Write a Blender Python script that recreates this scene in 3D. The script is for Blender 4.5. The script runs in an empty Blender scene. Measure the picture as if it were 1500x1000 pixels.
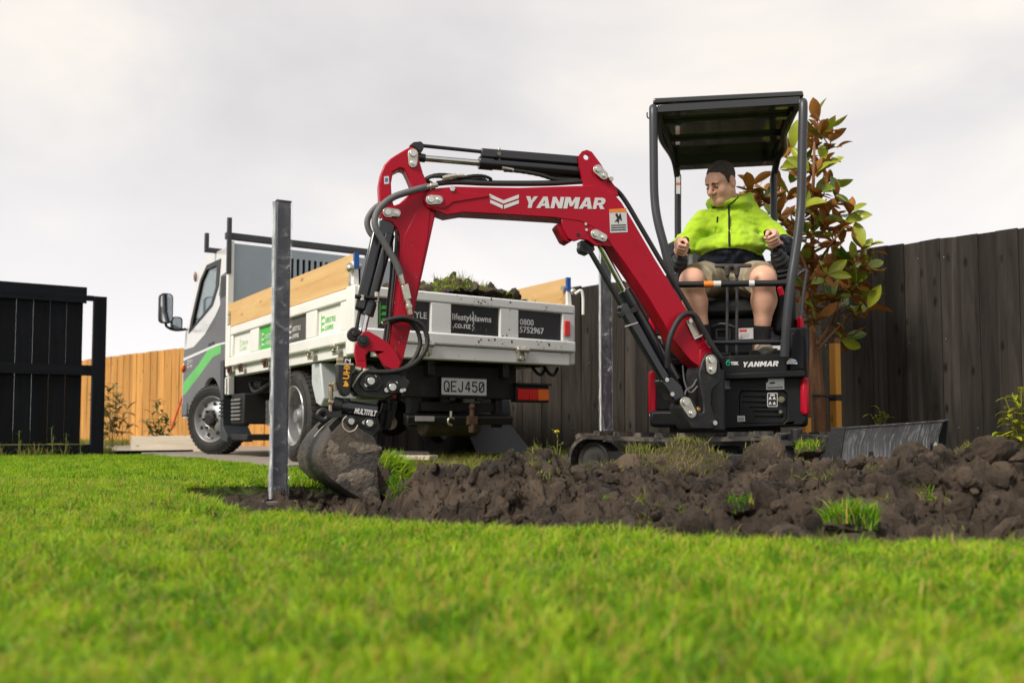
import bpy, bmesh, math, random
import numpy as np
from mathutils import Vector, Matrix, noise as mnoise
from mathutils.geometry import tessellate_polygon

random.seed(7); np.random.seed(7)
scn = bpy.context.scene
COL = scn.collection
R = math.radians

# ------------------------------------------------------------------ camera
CAM_H = 0.28          # metres above the lawn
FPX = 1319.0          # focal length in pixels of a 1500 px wide picture
PITCH = R(3.0)
SHIFT = 0.0406
cd = bpy.data.cameras.new('camera')
cd.sensor_width = 36.0
cd.lens = FPX / 1500 * 36
cd.shift_y = SHIFT
cd.clip_start = 0.05; cd.clip_end = 2000
cd.dof.use_dof = True
cd.dof.focus_distance = 4.9
cd.dof.aperture_fstop = 2.7
cam = bpy.data.objects.new('camera', cd)
cam.location = (0, 0, CAM_H)
cam.rotation_euler = (R(90) + PITCH, 0, 0)
COL.objects.link(cam)
scn.camera = cam

# ------------------------------------------------------------------ sky, sun, exposure
SUN_EL, SUN_AZ = R(41), R(-132)      # azimuth clockwise from +Y: the sun stands behind the viewer's left
w = bpy.data.worlds.new('World'); scn.world = w; w.use_nodes = True
nt = w.node_tree; nt.nodes.clear()
def N(tree, typ, **kw):
    n = tree.nodes.new(typ)
    for k, v in kw.items():
        if k.startswith('i_'):
            n.inputs[k[2:].replace('_', ' ')].default_value = v
        else:
            setattr(n, k, v)
    return n
sky = N(nt, 'ShaderNodeTexSky', sky_type='NISHITA', sun_disc=False, sun_elevation=SUN_EL, sun_rotation=SUN_AZ)
bg1 = N(nt, 'ShaderNodeBackground', i_Strength=0.05)
nt.links.new(sky.outputs[0], bg1.inputs['Color'])
tc = N(nt, 'ShaderNodeTexCoord')
mp = N(nt, 'ShaderNodeMapping'); mp.inputs['Scale'].default_value = (1.0, 1.0, 1.9); mp.inputs['Location'].default_value = (0.6, 0.35, 0.1)
nt.links.new(tc.outputs['Generated'], mp.inputs['Vector'])
n1 = N(nt, 'ShaderNodeTexNoise', i_Scale=2.1, i_Detail=6.0, i_Roughness=0.5, i_Distortion=0.3)
nt.links.new(mp.outputs[0], n1.inputs['Vector'])
cr = N(nt, 'ShaderNodeValToRGB'); e = cr.color_ramp.elements
e[0].position = 0.30; e[0].color = (0.262, 0.252, 0.252, 1)
e[1].position = 0.68; e[1].color = (0.405, 0.376, 0.336, 1)
m_ = cr.color_ramp.elements.new(0.5); m_.color = (0.315, 0.301, 0.298, 1)
nt.links.new(n1.outputs['Fac'], cr.inputs['Fac'])
# cloud sheet thins to a bright even veil towards the horizon, all round
sx = N(nt, 'ShaderNodeSeparateXYZ'); nt.links.new(tc.outputs['Generated'], sx.inputs[0])
hz = N(nt, 'ShaderNodeMapRange', i_From_Min=0.02, i_From_Max=0.36, i_To_Min=0.92, i_To_Max=0.0); hz.interpolation_type = 'SMOOTHSTEP'
nt.links.new(sx.outputs['Z'], hz.inputs['Value'])
mixh = N(nt, 'ShaderNodeMix', data_type='RGBA')
nt.links.new(hz.outputs[0], mixh.inputs['Factor']); nt.links.new(cr.outputs[0], mixh.inputs['A'])
mixh.inputs['B'].default_value = (0.395, 0.382, 0.382, 1)
bg2 = N(nt, 'ShaderNodeBackground', i_Strength=1.0)
nt.links.new(mixh.outputs['Result'], bg2.inputs['Color'])
mxs = N(nt, 'ShaderNodeMixShader'); mxs.inputs[0].default_value = 0.93
nt.links.new(bg1.outputs[0], mxs.inputs[1]); nt.links.new(bg2.outputs[0], mxs.inputs[2])
wo = N(nt, 'ShaderNodeOutputWorld'); nt.links.new(mxs.outputs[0], wo.inputs[0])

sd = bpy.data.lights.new('sun', 'SUN'); sd.energy = 1.5; sd.angle = R(14); sd.color = (1.0, 0.93, 0.82)
so = bpy.data.objects.new('sun', sd)
sdir = Vector((math.sin(SUN_AZ) * math.cos(SUN_EL), math.cos(SUN_AZ) * math.cos(SUN_EL), math.sin(SUN_EL)))
so.rotation_euler = sdir.to_track_quat('Z', 'Y').to_euler(); so.location = sdir * 30
COL.objects.link(so)
vs = scn.view_settings
vs.view_transform = 'Standard'; vs.look = 'None'; vs.gamma = 1.0; vs.use_curve_mapping = False; vs.exposure = 1.45
scn.cycles.use_adaptive_sampling = True
scn.cycles.use_denoising = True
scn.cycles.max_bounces = 8; scn.cycles.transparent_max_bounces = 12
scn.cycles.sample_clamp_indirect = 4.0

# ------------------------------------------------------------------ sight lines: turn a point of the photograph into a place on a real plane
_f = Vector((0, math.cos(PITCH), math.sin(PITCH))); _u = Vector((0, -math.sin(PITCH), math.cos(PITCH))); _r = Vector((1, 0, 0))
CAMP = Vector((0, 0, CAM_H))
def ray(px, py):
    return (_f + _r * ((px - 750) / FPX) + _u * ((500 + 1500 * SHIFT - py) / FPX))
def on(px, py, p0, n):
    d = ray(px, py); p0 = Vector(p0); n = Vector(n)
    return CAMP + d * ((p0 - CAMP).dot(n) / d.dot(n))
def at(px, py, Y):
    return on(px, py, (0, Y, 0), (0, 1, 0))
def gnd(px, py, z=0.0):
    return on(px, py, (0, 0, z), (0, 0, 1))

# ------------------------------------------------------------------ materials
def mat(name, col, rough=0.5, metal=0.0, var=0.12, vscale=6, bump=0.0, bscale=60, dirt=0.0, dcol=(0.07, 0.05, 0.035),
        dscale=5, coat=0.0, spec=0.5, rand=0.0, stretch=None, sss=0.0, bdist=0.01, sheen=0.0):
    m = bpy.data.materials.new(name); m.use_nodes = True
    t = m.node_tree; b = t.nodes['Principled BSDF']; L = t.links.new
    b.inputs['Roughness'].default_value = rough; b.inputs['Metallic'].default_value = metal
    b.inputs['Coat Weight'].default_value = coat; b.inputs['Coat Roughness'].default_value = 0.12
    b.inputs['Specular IOR Level'].default_value = spec
    if sss:
        b.inputs['Subsurface Weight'].default_value = sss; b.inputs['Subsurface Radius'].default_value = (0.02, 0.008, 0.004)
        b.inputs['Subsurface Scale'].default_value = 0.3
    if sheen: b.inputs['Sheen Weight'].default_value = sheen
    co = N(t, 'ShaderNodeTexCoord'); src = co.outputs['Object']
    if stretch:
        mpn = N(t, 'ShaderNodeMapping'); mpn.inputs['Scale'].default_value = stretch
        L(src, mpn.inputs['Vector']); src = mpn.outputs[0]
    if rand:
        oi = N(t, 'ShaderNodeObjectInfo'); ad = N(t, 'ShaderNodeVectorMath', operation='ADD')
        ml = N(t, 'ShaderNodeMath', operation='MULTIPLY'); ml.inputs[1].default_value = 37.0
        L(oi.outputs['Random'], ml.inputs[0]); L(src, ad.inputs[0]); L(ml.outputs[0], ad.inputs[1]); src = ad.outputs[0]
    nz = N(t, 'ShaderNodeTexNoise', i_Scale=vscale, i_Detail=6.0, i_Roughness=0.6); L(src, nz.inputs['Vector'])
    mr = N(t, 'ShaderNodeMapRange', i_From_Min=0.3, i_From_Max=0.7, i_To_Min=1 - var, i_To_Max=1 + var); L(nz.outputs['Fac'], mr.inputs['Value'])
    val = mr.outputs[0]
    if rand:
        m2 = N(t, 'ShaderNodeMapRange', i_To_Min=1 - rand, i_To_Max=1 + rand); L(oi.outputs['Random'], m2.inputs['Value'])
        mm = N(t, 'ShaderNodeMath', operation='MULTIPLY'); L(val, mm.inputs[0]); L(m2.outputs[0], mm.inputs[1]); val = mm.outputs[0]
    cm = N(t, 'ShaderNodeMix', data_type='RGBA', blend_type='MULTIPLY'); cm.inputs['Factor'].default_value = 1.0
    cm.inputs['A'].default_value = (*col, 1); L(val, cm.inputs['B'])
    out = cm.outputs['Result']; rsrc = None
    if dirt > 0:
        dn = N(t, 'ShaderNodeTexNoise', i_Scale=dscale, i_Detail=9.0, i_Roughness=0.7); L(src, dn.inputs['Vector'])
        dm = N(t, 'ShaderNodeMapRange', i_From_Min=0.72 - dirt * 0.42, i_From_Max=0.86 - dirt * 0.42, i_To_Min=0.0, i_To_Max=0.92); L(dn.outputs['Fac'], dm.inputs['Value'])
        dx = N(t, 'ShaderNodeMix', data_type='RGBA'); L(dm.outputs[0], dx.inputs['Factor']); L(out, dx.inputs['A']); dx.inputs['B'].default_value = (*dcol, 1)
        out = dx.outputs['Result']
        rx = N(t, 'ShaderNodeMapRange', i_To_Min=rough, i_To_Max=0.9); L(dm.outputs[0], rx.inputs['Value']); L(rx.outputs[0], b.inputs['Roughness'])
    L(out, b.inputs['Base Color'])
    if bump > 0:
        bn = N(t, 'ShaderNodeTexNoise', i_Scale=bscale, i_Detail=6.0, i_Roughness=0.65); L(src, bn.inputs['Vector'])
        bp = N(t, 'ShaderNodeBump', i_Strength=bump, i_Distance=bdist); L(bn.outputs['Fac'], bp.inputs['Height']); L(bp.outputs[0], b.inputs['Normal'])
    return m

def wood_mat(name, col, col2, rough=0.75, scale=(14, 14, 0.9), rand=0.18, knots=True, kcol=None, spec=0.3):
    """grain runs along the object's z axis"""
    m = bpy.data.materials.new(name); m.use_nodes = True
    t = m.node_tree; b = t.nodes['Principled BSDF']; L = t.links.new
    b.inputs['Roughness'].default_value = rough; b.inputs['Specular IOR Level'].default_value = spec
    co = N(t, 'ShaderNodeTexCoord'); oi = N(t, 'ShaderNodeObjectInfo')
    ml = N(t, 'ShaderNodeMath', operation='MULTIPLY'); ml.inputs[1].default_value = 53.0; L(oi.outputs['Random'], ml.inputs[0])
    ad = N(t, 'ShaderNodeVectorMath', operation='ADD'); L(co.outputs['Object'], ad.inputs[0]); L(ml.outputs[0], ad.inputs[1])
    mp_ = N(t, 'ShaderNodeMapping'); mp_.inputs['Scale'].default_value = scale; L(ad.outputs[0], mp_.inputs['Vector'])
    n_ = N(t, 'ShaderNodeTexNoise', i_Scale=1.0, i_Detail=8.0, i_Roughness=0.65, i_Distortion=0.9); L(mp_.outputs[0], n_.inputs['Vector'])
    c_ = N(t, 'ShaderNodeValToRGB'); c_.color_ramp.elements[0].position = 0.32; c_.color_ramp.elements[1].position = 0.68
    c_.color_ramp.elements[0].color = (*col2, 1); c_.color_ramp.elements[1].color = (*col, 1); L(n_.outputs['Fac'], c_.inputs['Fac'])
    m2 = N(t, 'ShaderNodeMapRange', i_To_Min=1 - rand, i_To_Max=1 + rand); L(oi.outputs['Random'], m2.inputs['Value'])
    cm = N(t, 'ShaderNodeMix', data_type='RGBA', blend_type='MULTIPLY'); cm.inputs['Factor'].default_value = 1.0
    L(c_.outputs[0], cm.inputs['A']); L(m2.outputs[0], cm.inputs['B']); out = cm.outputs['Result']
    if knots:
        mk = N(t, 'ShaderNodeMapping'); mk.inputs['Scale'].default_value = (9, 9, 3.2); L(ad.outputs[0], mk.inputs['Vector'])
        v_ = N(t, 'ShaderNodeTexVoronoi', i_Scale=1.0); L(mk.outputs[0], v_.inputs['Vector'])
        k_ = N(t, 'ShaderNodeMapRange', i_From_Min=0.07, i_From_Max=0.17, i_To_Min=0.85, i_To_Max=0.0); L(v_.outputs['Distance'], k_.inputs['Value'])
        kx = N(t, 'ShaderNodeMix', data_type='RGBA'); L(k_.outputs[0], kx.inputs['Factor']); L(out, kx.inputs['A'])
        kx.inputs['B'].default_value = (*(kcol or tuple(c * 0.45 for c in col2)), 1); out = kx.outputs['Result']
    L(out, b.inputs['Base Color'])
    bp = N(t, 'ShaderNodeBump', i_Strength=0.5, i_Distance=0.004); L(n_.outputs['Fac'], bp.inputs['Height']); L(bp.outputs[0], b.inputs['Normal'])
    return m

def glass_mat(name, tint=(0.75, 0.82, 0.82), refl=0.25, rough=0.02):
    m = bpy.data.materials.new(name); m.use_nodes = True
    t = m.node_tree; t.nodes.clear(); L = t.links.new
    o = N(t, 'ShaderNodeOutputMaterial'); tr = N(t, 'ShaderNodeBsdfTransparent'); tr.inputs[0].default_value = (*tint, 1)
    gl = N(t, 'ShaderNodeBsdfGlossy', i_Roughness=rough); lw = N(t, 'ShaderNodeLayerWeight', i_Blend=0.35)
    mr = N(t, 'ShaderNodeMapRange', i_To_Min=refl * 0.4, i_To_Max=min(1, refl * 3)); L(lw.outputs['Fresnel'], mr.inputs['Value'])
    mx = N(t, 'ShaderNodeMixShader'); L(mr.outputs[0], mx.inputs[0]); L(tr.outputs[0], mx.inputs[1]); L(gl.outputs[0], mx.inputs[2])
    L(mx.outputs[0], o.inputs[0]); return m

# ------------------------------------------------------------------ mesh builder
def frame(z, hint=(0, 0, 1)):
    z = Vector(z).normalized(); h = Vector(hint)
    if abs(z.dot(h)) > 0.99 * h.length: h = Vector((1, 0, 0))
    x = h.cross(z).normalized(); y = z.cross(x)
    return x, y, z
class MB:
    def __init__(s, M=None): s.v = []; s.f = []; s.m = []; s.M = M
    def add(s, vs, fs, mi=0, M=None):
        b = len(s.v)
        for p in vs:
            p = Vector(p)
            if M is not None: p = M @ p
            if s.M is not None: p = s.M @ p
            s.v.append(tuple(p))
        for f in fs: s.f.append(tuple(i + b for i in f)); s.m.append(mi)
        return s
    def box(s, a, b, mi=0, M=None, taper=None):
        x0, y0, z0 = a; x1, y1, z1 = b
        vs = [(x0, y0, z0), (x1, y0, z0), (x1, y1, z0), (x0, y1, z0), (x0, y0, z1), (x1, y0, z1), (x1, y1, z1), (x0, y1, z1)]
        return s.add(vs, [(0, 3, 2, 1), (4, 5, 6, 7), (0, 1, 5, 4), (1, 2, 6, 5), (2, 3, 7, 6), (3, 0, 4, 7)], mi, M)
    def bar(s, p0, p1, w_, h_, hint=(0, 0, 1), mi=0):
        p0 = Vector(p0); p1 = Vector(p1); x, y, z = frame(p1 - p0, hint); vs = []
        for p in (p0, p1):
            for a, b in ((-1, -1), (1, -1), (1, 1), (-1, 1)): vs.append(p + x * (a * w_ / 2) + y * (b * h_ / 2))
        return s.add(vs, [(3, 2, 1, 0), (4, 5, 6, 7), (0, 1, 5, 4), (1, 2, 6, 5), (2, 3, 7, 6), (3, 0, 4, 7)], mi)
    def cyl(s, p0, p1, r0, r1=None, n=16, mi=0, caps=True):
        r1 = r0 if r1 is None else r1
        p0 = Vector(p0); p1 = Vector(p1); x, y, z = frame(p1 - p0); vs = []
        for p, r in ((p0, r0), (p1, r1)):
            for k in range(n):
                a = 2 * math.pi * k / n; vs.append(p + x * (r * math.cos(a)) + y * (r * math.sin(a)))
        fs = [(k, (k + 1) % n, n + (k + 1) % n, n + k) for k in range(n)]
        if caps: fs += [tuple(reversed(range(n))), tuple(range(n, 2 * n))]
        return s.add(vs, fs, mi)
    def tube(s, pts, r, n=8, mi=0, radii=None):
        pts = [Vector(p) for p in pts]; vs = []; m = len(pts); up = None
        for i, p in enumerate(pts):
            t = (pts[min(i + 1, m - 1)] - pts[max(i - 1, 0)]).normalized()
            if up is None:
                up = Vector((0, 0, 1)) if abs(t.z) < 0.9 else Vector((1, 0, 0))
            up = (up - t * up.dot(t)).normalized(); sd_ = t.cross(up)
            rr = radii[i] if radii else r
            for k in range(n):
                a = 2 * math.pi * k / n; vs.append(p + up * (rr * math.cos(a)) + sd_ * (rr * math.sin(a)))
        fs = []
        for i in range(m - 1):
            for k in range(n): fs.append((i * n + k, i * n + (k + 1) % n, (i + 1) * n + (k + 1) % n, (i + 1) * n + k))
        fs += [tuple(reversed(range(n))), tuple(range((m - 1) * n, m * n))]
        return s.add(vs, fs, mi)
    def lathe(s, prof, p0, axis, n=32, mi=0, hint=(0, 0, 1)):
        """prof: list of (radius, distance along axis)"""
        x, y, z = frame(axis, hint); p0 = Vector(p0); vs = []
        for r, h in prof:
            for k in range(n):
                a = 2 * math.pi * k / n; vs.append(p0 + z * h + x * (r * math.cos(a)) + y * (r * math.sin(a)))
        fs = []; m = len(prof)
        for i in range(m - 1):
            for k in range(n): fs.append((i * n + k, i * n + (k + 1) % n, (i + 1) * n + (k + 1) % n, (i + 1) * n + k))
        return s.add(vs, fs, mi)
    def prism(s, poly, ext, holes=(), mi=0):
        """poly: 3D polygon (list of points), ext: extrusion vector; holes: list of polygons"""
        ext = Vector(ext); loops = [[Vector(p) for p in poly]] + [[Vector(p) for p in h] for h in holes]
        flat = [p for l in loops for p in l]
        tris = tessellate_polygon(loops); n = len(flat)
        nrm = Vector((0, 0, 0))
        l0 = loops[0]
        for i in range(len(l0)): nrm += l0[i].cross(l0[(i + 1) % len(l0)])
        vs = flat + [p + ext for p in flat]
        fs = []
        for a, b, c in tris:
            tn = (flat[b] - flat[a]).cross(flat[c] - flat[a])
            if tn.length < 1e-12: continue
            if tn.dot(ext) > 0: a, b, c = a, c, b
            fs.append((a, b, c)); fs.append((a + n, c + n, b + n))
        o = 0
        for li, l in enumerate(loops):
            k = len(l); nl = Vector((0, 0, 0))
            for i in range(k): nl += l[i].cross(l[(i + 1) % k])
            fl = (nl.dot(ext) > 0) ^ (li > 0)
            for i in range(k):
                a, b = o + i, o + (i + 1) % k
                fs.append((a, b, b + n, a + n) if fl else (b, a, a + n, b + n))
            o += k
        return s.add(vs, fs, mi)
    def ball(s, c, r, n=10, mi=0, sc=(1, 1, 1), M=None):
        vs = []; fs = []
        for i in range(n + 1):
            th = math.pi * i / n
            for k in range(2 * n):
                a = math.pi * k / n
                vs.append((c[0] + r * sc[0] * math.sin(th) * math.cos(a), c[1] + r * sc[1] * math.sin(th) * math.sin(a), c[2] + r * sc[2] * math.cos(th)))
        for i in range(n):
            for k in range(2 * n): fs.append((i * 2 * n + k, (i + 1) * 2 * n + k, (i + 1) * 2 * n + (k + 1) % (2 * n), i * 2 * n + (k + 1) % (2 * n)))
        return s.add(vs, fs, mi, M)
    def mesh(s, name, mats, off=(0, 0, 0), smooth=True, angle=38, weld=False):
        me = bpy.data.meshes.new(name); o = Vector(off)
        me.from_pydata([Vector(p) - o for p in s.v], [], s.f)
        if not isinstance(mats, (list, tuple)): mats = [mats]
        for m in mats: me.materials.append(m)
        if len(mats) > 1: me.polygons.foreach_set('material_index', s.m)
        if weld:
            bm = bmesh.new(); bm.from_mesh(me); bmesh.ops.remove_doubles(bm, verts=bm.verts, dist=1e-5); bm.to_mesh(me); bm.free()
        if smooth:
            me.polygons.foreach_set('use_smooth', [True] * len(me.polygons)); me.set_sharp_from_angle(angle=R(angle))
        me.update(); return me
    def build(s, name, mats, parent=None, loc=None, bevel=0.0, seg=2, smooth=True, angle=38, label=None, M=None, weld=False):
        """verts are in world space (or, when M is given, in the object's own space placed by M)"""
        off = (0, 0, 0)
        base = root_loc(parent) if parent else Vector((0, 0, 0))
        if M is None: off = base if parent else (loc or (0, 0, 0))
        me = s.mesh(name, mats, off, smooth, angle, weld)
        o = bpy.data.objects.new(name, me); COL.objects.link(o)
        if parent:
            o.parent = parent
            if M is not None: o.matrix_basis = Matrix.Translation(-base) @ M if parent.parent is None else parent_inv(parent) @ M
            elif parent.matrix_basis != Matrix() and parent.parent is not None:
                o.matrix_basis = parent_inv(parent) @ Matrix.Translation(base)
        else:
            o.matrix_basis = M if M is not None else Matrix.Translation(off)
        if bevel:
            b = o.modifiers.new('bevel', 'BEVEL'); b.width = bevel; b.segments = seg; b.limit_method = 'ANGLE'; b.angle_limit = R(35); b.harden_normals = False
        if label: o['label'] = label
        return o
def world_of(o):
    m = o.matrix_basis.copy(); p = o.parent
    while p: m = p.matrix_basis @ m; p = p.parent
    return m
def parent_inv(o): return world_of(o).inverted()
def root_loc(o):
    while o.parent: o = o.parent
    return o.matrix_basis.translation.copy()
def tag(o, label=None, cat=None, group=None, kind=None):
    if label: o['label'] = label
    if cat: o['category'] = cat
    if group: o['group'] = group
    if kind: o['kind'] = kind
    return o
def thing(name, loc, label, cat, group=None):
    o = bpy.data.objects.new(name, None); COL.objects.link(o); o.empty_display_size = 0.1
    o.location = loc; o.matrix_basis = Matrix.Translation(Vector(loc))
    return tag(o, label, cat, group)
def arc(c, r, a0, a1, n, ax, ay):
    c = Vector(c); ax = Vector(ax); ay = Vector(ay)
    return [c + ax * (r * math.cos(R(a0 + (a1 - a0) * i / (n - 1)))) + ay * (r * math.sin(R(a0 + (a1 - a0) * i / (n - 1)))) for i in range(n)]
def spline(pts, n=8):
    """Catmull-Rom through points"""
    P = [Vector(p) for p in pts]; out = []
    for i in range(len(P) - 1):
        p0 = P[max(i - 1, 0)]; p1 = P[i]; p2 = P[i + 1]; p3 = P[min(i + 2, len(P) - 1)]
        for k in range(n):
            t = k / n
            out.append(0.5 * ((2 * p1) + (p2 - p0) * t + (2 * p0 - 5 * p1 + 4 * p2 - p3) * t * t + (3 * p1 - p0 - 3 * p2 + p3) * t ** 3))
    out.append(P[-1]); return out
def text_mb(body, size, M, shear=0.0, offset=0.0, align='CENTER', depth=0.0006, space=1.0, sx=1.0):
    c = bpy.data.curves.new('lettering', 'FONT'); c.body = body; c.size = size; c.shear = shear; c.offset = offset
    c.align_x = align; c.align_y = 'CENTER'; c.extrude = depth; c.resolution_u = 3; c.space_character = space
    o = bpy.data.objects.new('lettering', c); COL.objects.link(o)
    dg = bpy.context.evaluated_depsgraph_get(); me = bpy.data.meshes.new_from_object(o.evaluated_get(dg))
    b = MB(); S = Matrix.Diagonal((sx, 1, 1, 1))
    b.add([v.co for v in me.vertices], [tuple(p.vertices) for p in me.polygons], 0, M @ S)
    bpy.data.objects.remove(o); bpy.data.curves.remove(c); bpy.data.meshes.remove(me)
    return b
def basis(o, x, y, z=None):
    x = Vector(x).normalized(); y = Vector(y).normalized(); z = Vector(z).normalized() if z is not None else x.cross(y).normalized()
    M = Matrix.Identity(4)
    for i in range(3): M[i][0] = x[i]; M[i][1] = y[i]; M[i][2] = z[i]; M[i][3] = o[i]
    return M
def in_poly(x, y, poly):
    c = np.zeros(np.shape(x), bool); n = len(poly)
    for i in range(n):
        x1, y1 = poly[i]; x2, y2 = poly[(i + 1) % n]
        if y1 == y2: continue
        c ^= ((y1 > y) != (y2 > y)) & (x < (x2 - x1) * (y - y1) / (y2 - y1) + x1)
    return c
def edge_dist(x, y, poly):
    d = np.full(np.shape(x), 1e9); n = len(poly)
    for i in range(n):
        ax, ay = poly[i]; bx, by = poly[(i + 1) % n]; ex, ey = bx - ax, by - ay
        t = np.clip(((x - ax) * ex + (y - ay) * ey) / (ex * ex + ey * ey + 1e-12), 0, 1)
        d = np.minimum(d, np.hypot(x - ax - t * ex, y - ay - t * ey))
    return d
def vnoise(x, y, scale, seed=0, octaves=4, gain=0.5):
    """vectorised value noise in numpy"""
    out = np.zeros(np.shape(x)); amp = 1.0; tot = 0
    for o in range(octaves):
        rs = np.random.RandomState(seed * 17 + o); tb = rs.rand(256, 256)
        u = x * scale + 100.3 + o * 7.7; v = y * scale + 57.1 + o * 3.3
        i = np.floor(u).astype(int); j = np.floor(v).astype(int); fu = u - i; fv = v - j
        fu = fu * fu * (3 - 2 * fu); fv = fv * fv * (3 - 2 * fv)
        a = tb[i % 256, j % 256]; b = tb[(i + 1) % 256, j % 256]; c = tb[i % 256, (j + 1) % 256]; d = tb[(i + 1) % 256, (j + 1) % 256]
        out += amp * (a * (1 - fu) * (1 - fv) + b * fu * (1 - fv) + c * (1 - fu) * fv + d * fu * fv - 0.5)
        tot += amp; amp *= gain; scale *= 2.03
    return out / tot * 2

# shared materials
M_STEEL_BLACK = mat('black_steel', (0.009, 0.0095, 0.0105), 0.42, 0.0, 0.3, 9, 0.12, 120, dirt=0.28, dcol=(0.06, 0.048, 0.035), dscale=7)
M_BLACK_GLOSS = mat('black_paint', (0.014, 0.015, 0.018), 0.3, 0.0, 0.25, 8, 0.05, 150, dirt=0.12, dcol=(0.05, 0.042, 0.033), dscale=6)
M_RUBBER = mat('rubber', (0.016, 0.0155, 0.015), 0.75, 0, 0.3, 20, 0.3, 90, dirt=0.42, dcol=(0.07, 0.058, 0.045), dscale=9)
M_HOSE = mat('hose_rubber', (0.013, 0.013, 0.013), 0.55, 0, 0.2, 30, 0.3, 200)
M_CHROME = mat('chrome', (0.62, 0.62, 0.62), 0.16, 1.0, 0.08, 12)
M_ZINC = mat('zinc_plated', (0.52, 0.50, 0.42), 0.38, 0.85, 0.15, 30, dirt=0.15)
M_BOLT = mat('bolt_steel', (0.62, 0.61, 0.58), 0.3, 1.0, 0.12, 30)
M_DARK = mat('underbody_black', (0.010, 0.010, 0.010), 0.7, 0, 0.4, 9, 0.2, 60, dirt=0.38, dcol=(0.045, 0.038, 0.03), dscale=6)
# ================================================================== the setting: lawn sheet, soil, driveway
DIRT = [(-1.62, 4.2), (-1.25, 3.42), (-0.9, 2.95), (-0.45, 2.6), (-0.1, 2.5), (0.185, 2.44), (0.41, 2.19), (0.77, 2.05), (1.15, 2.05), (2.0, 1.95), (4.6, 1.95),
        (4.6, 5.75), (3.6, 6.55), (2.5, 7.5), (1.2, 7.7), (0.55, 6.9), (0.15, 6.0), (-0.3, 5.35), (-0.72, 5.0), (-0.9, 4.66), (-1.22, 4.62), (-1.62, 4.48)]
# truck frame: u forward, v to the truck's right; origin below the rear left corner of the tray
TA = R(33.3); TF = Vector((-math.sin(TA), math.cos(TA), 0)); TRt = Vector((math.cos(TA), math.sin(TA), 0)); TO = Vector((-1.085, 6.2, 0))
DRIVE_Z = 0.022
MT = Matrix.Identity(4)
for i in range(3): MT[i][0] = TF[i]; MT[i][1] = TRt[i]; MT[i][2] = (0, 0, 1)[i]; MT[i][3] = (TO + Vector((0, 0, DRIVE_Z)))[i]
# truck space is left handed as (u, v, z); builders below fix normals themselves
def T(u, v, z): return TO + TF * u + TRt * v + Vector((0, 0, z + DRIVE_Z))
DRIVE = [tuple(T(u, v, 0)[:2]) for u, v in ((0.75, -0.32), (13.5, -0.32), (13.5, 3.1), (0.75, 3.1))]

def axis(segs):
    out = [segs[0][0]]
    for a, b, st in segs:
        n = max(1, int(round((b - a) / st))); out += [a + (b - a) * (i + 1) / n for i in range(n)]
    return np.array(out)
gx = axis([(-600, -60, 90), (-60, -9, 6), (-9, -2, 0.35), (-2, 5, 0.04), (5, 9, 0.5), (9, 60, 6), (60, 600, 90)])
gy = axis([(-60, -2, 8), (-2, 2, 0.5), (2, 8, 0.04), (8, 24, 0.5), (24, 80, 8), (80, 900, 100)])
GX, GY = np.meshgrid(gx, gy)
ins = in_poly(GX, GY, DIRT); ed = edge_dist(GX, GY, DIRT)
GZ = 0.012 * vnoise(GX, GY, 0.9, 3) * (np.abs(GX) < 12) * (GY < 12)
GZ = np.where(ins & (ed > 0.03), -0.40, GZ)
def grid_faces(ny, nx):
    i = np.arange(ny - 1)[:, None] * nx + np.arange(nx - 1)[None, :]
    return np.stack([i, i + 1, i + nx + 1, i + nx], -1).reshape(-1, 4)
def grid_obj(name, X, Y, Z, m, smooth=True):
    me = bpy.data.meshes.new(name)
    me.from_pydata(np.stack([X, Y, Z], -1).reshape(-1, 3).tolist(), [], grid_faces(*X.shape).tolist())
    me.materials.append(m)
    if smooth: me.polygons.foreach_set('use_smooth', [True] * len(me.polygons))
    o = bpy.data.objects.new(name, me); COL.objects.link(o); return o
def ground_mat():
    m = mat('lawn_soil', (0.05, 0.075, 0.018), 0.95, 0, 0.45, 5, 0.6, 70, dirt=0.3, dcol=(0.05, 0.038, 0.022), dscale=1.7)
    return m
lawn = tag(grid_obj('lawn_ground', GX, GY, GZ, ground_mat()), kind='structure')

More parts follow.
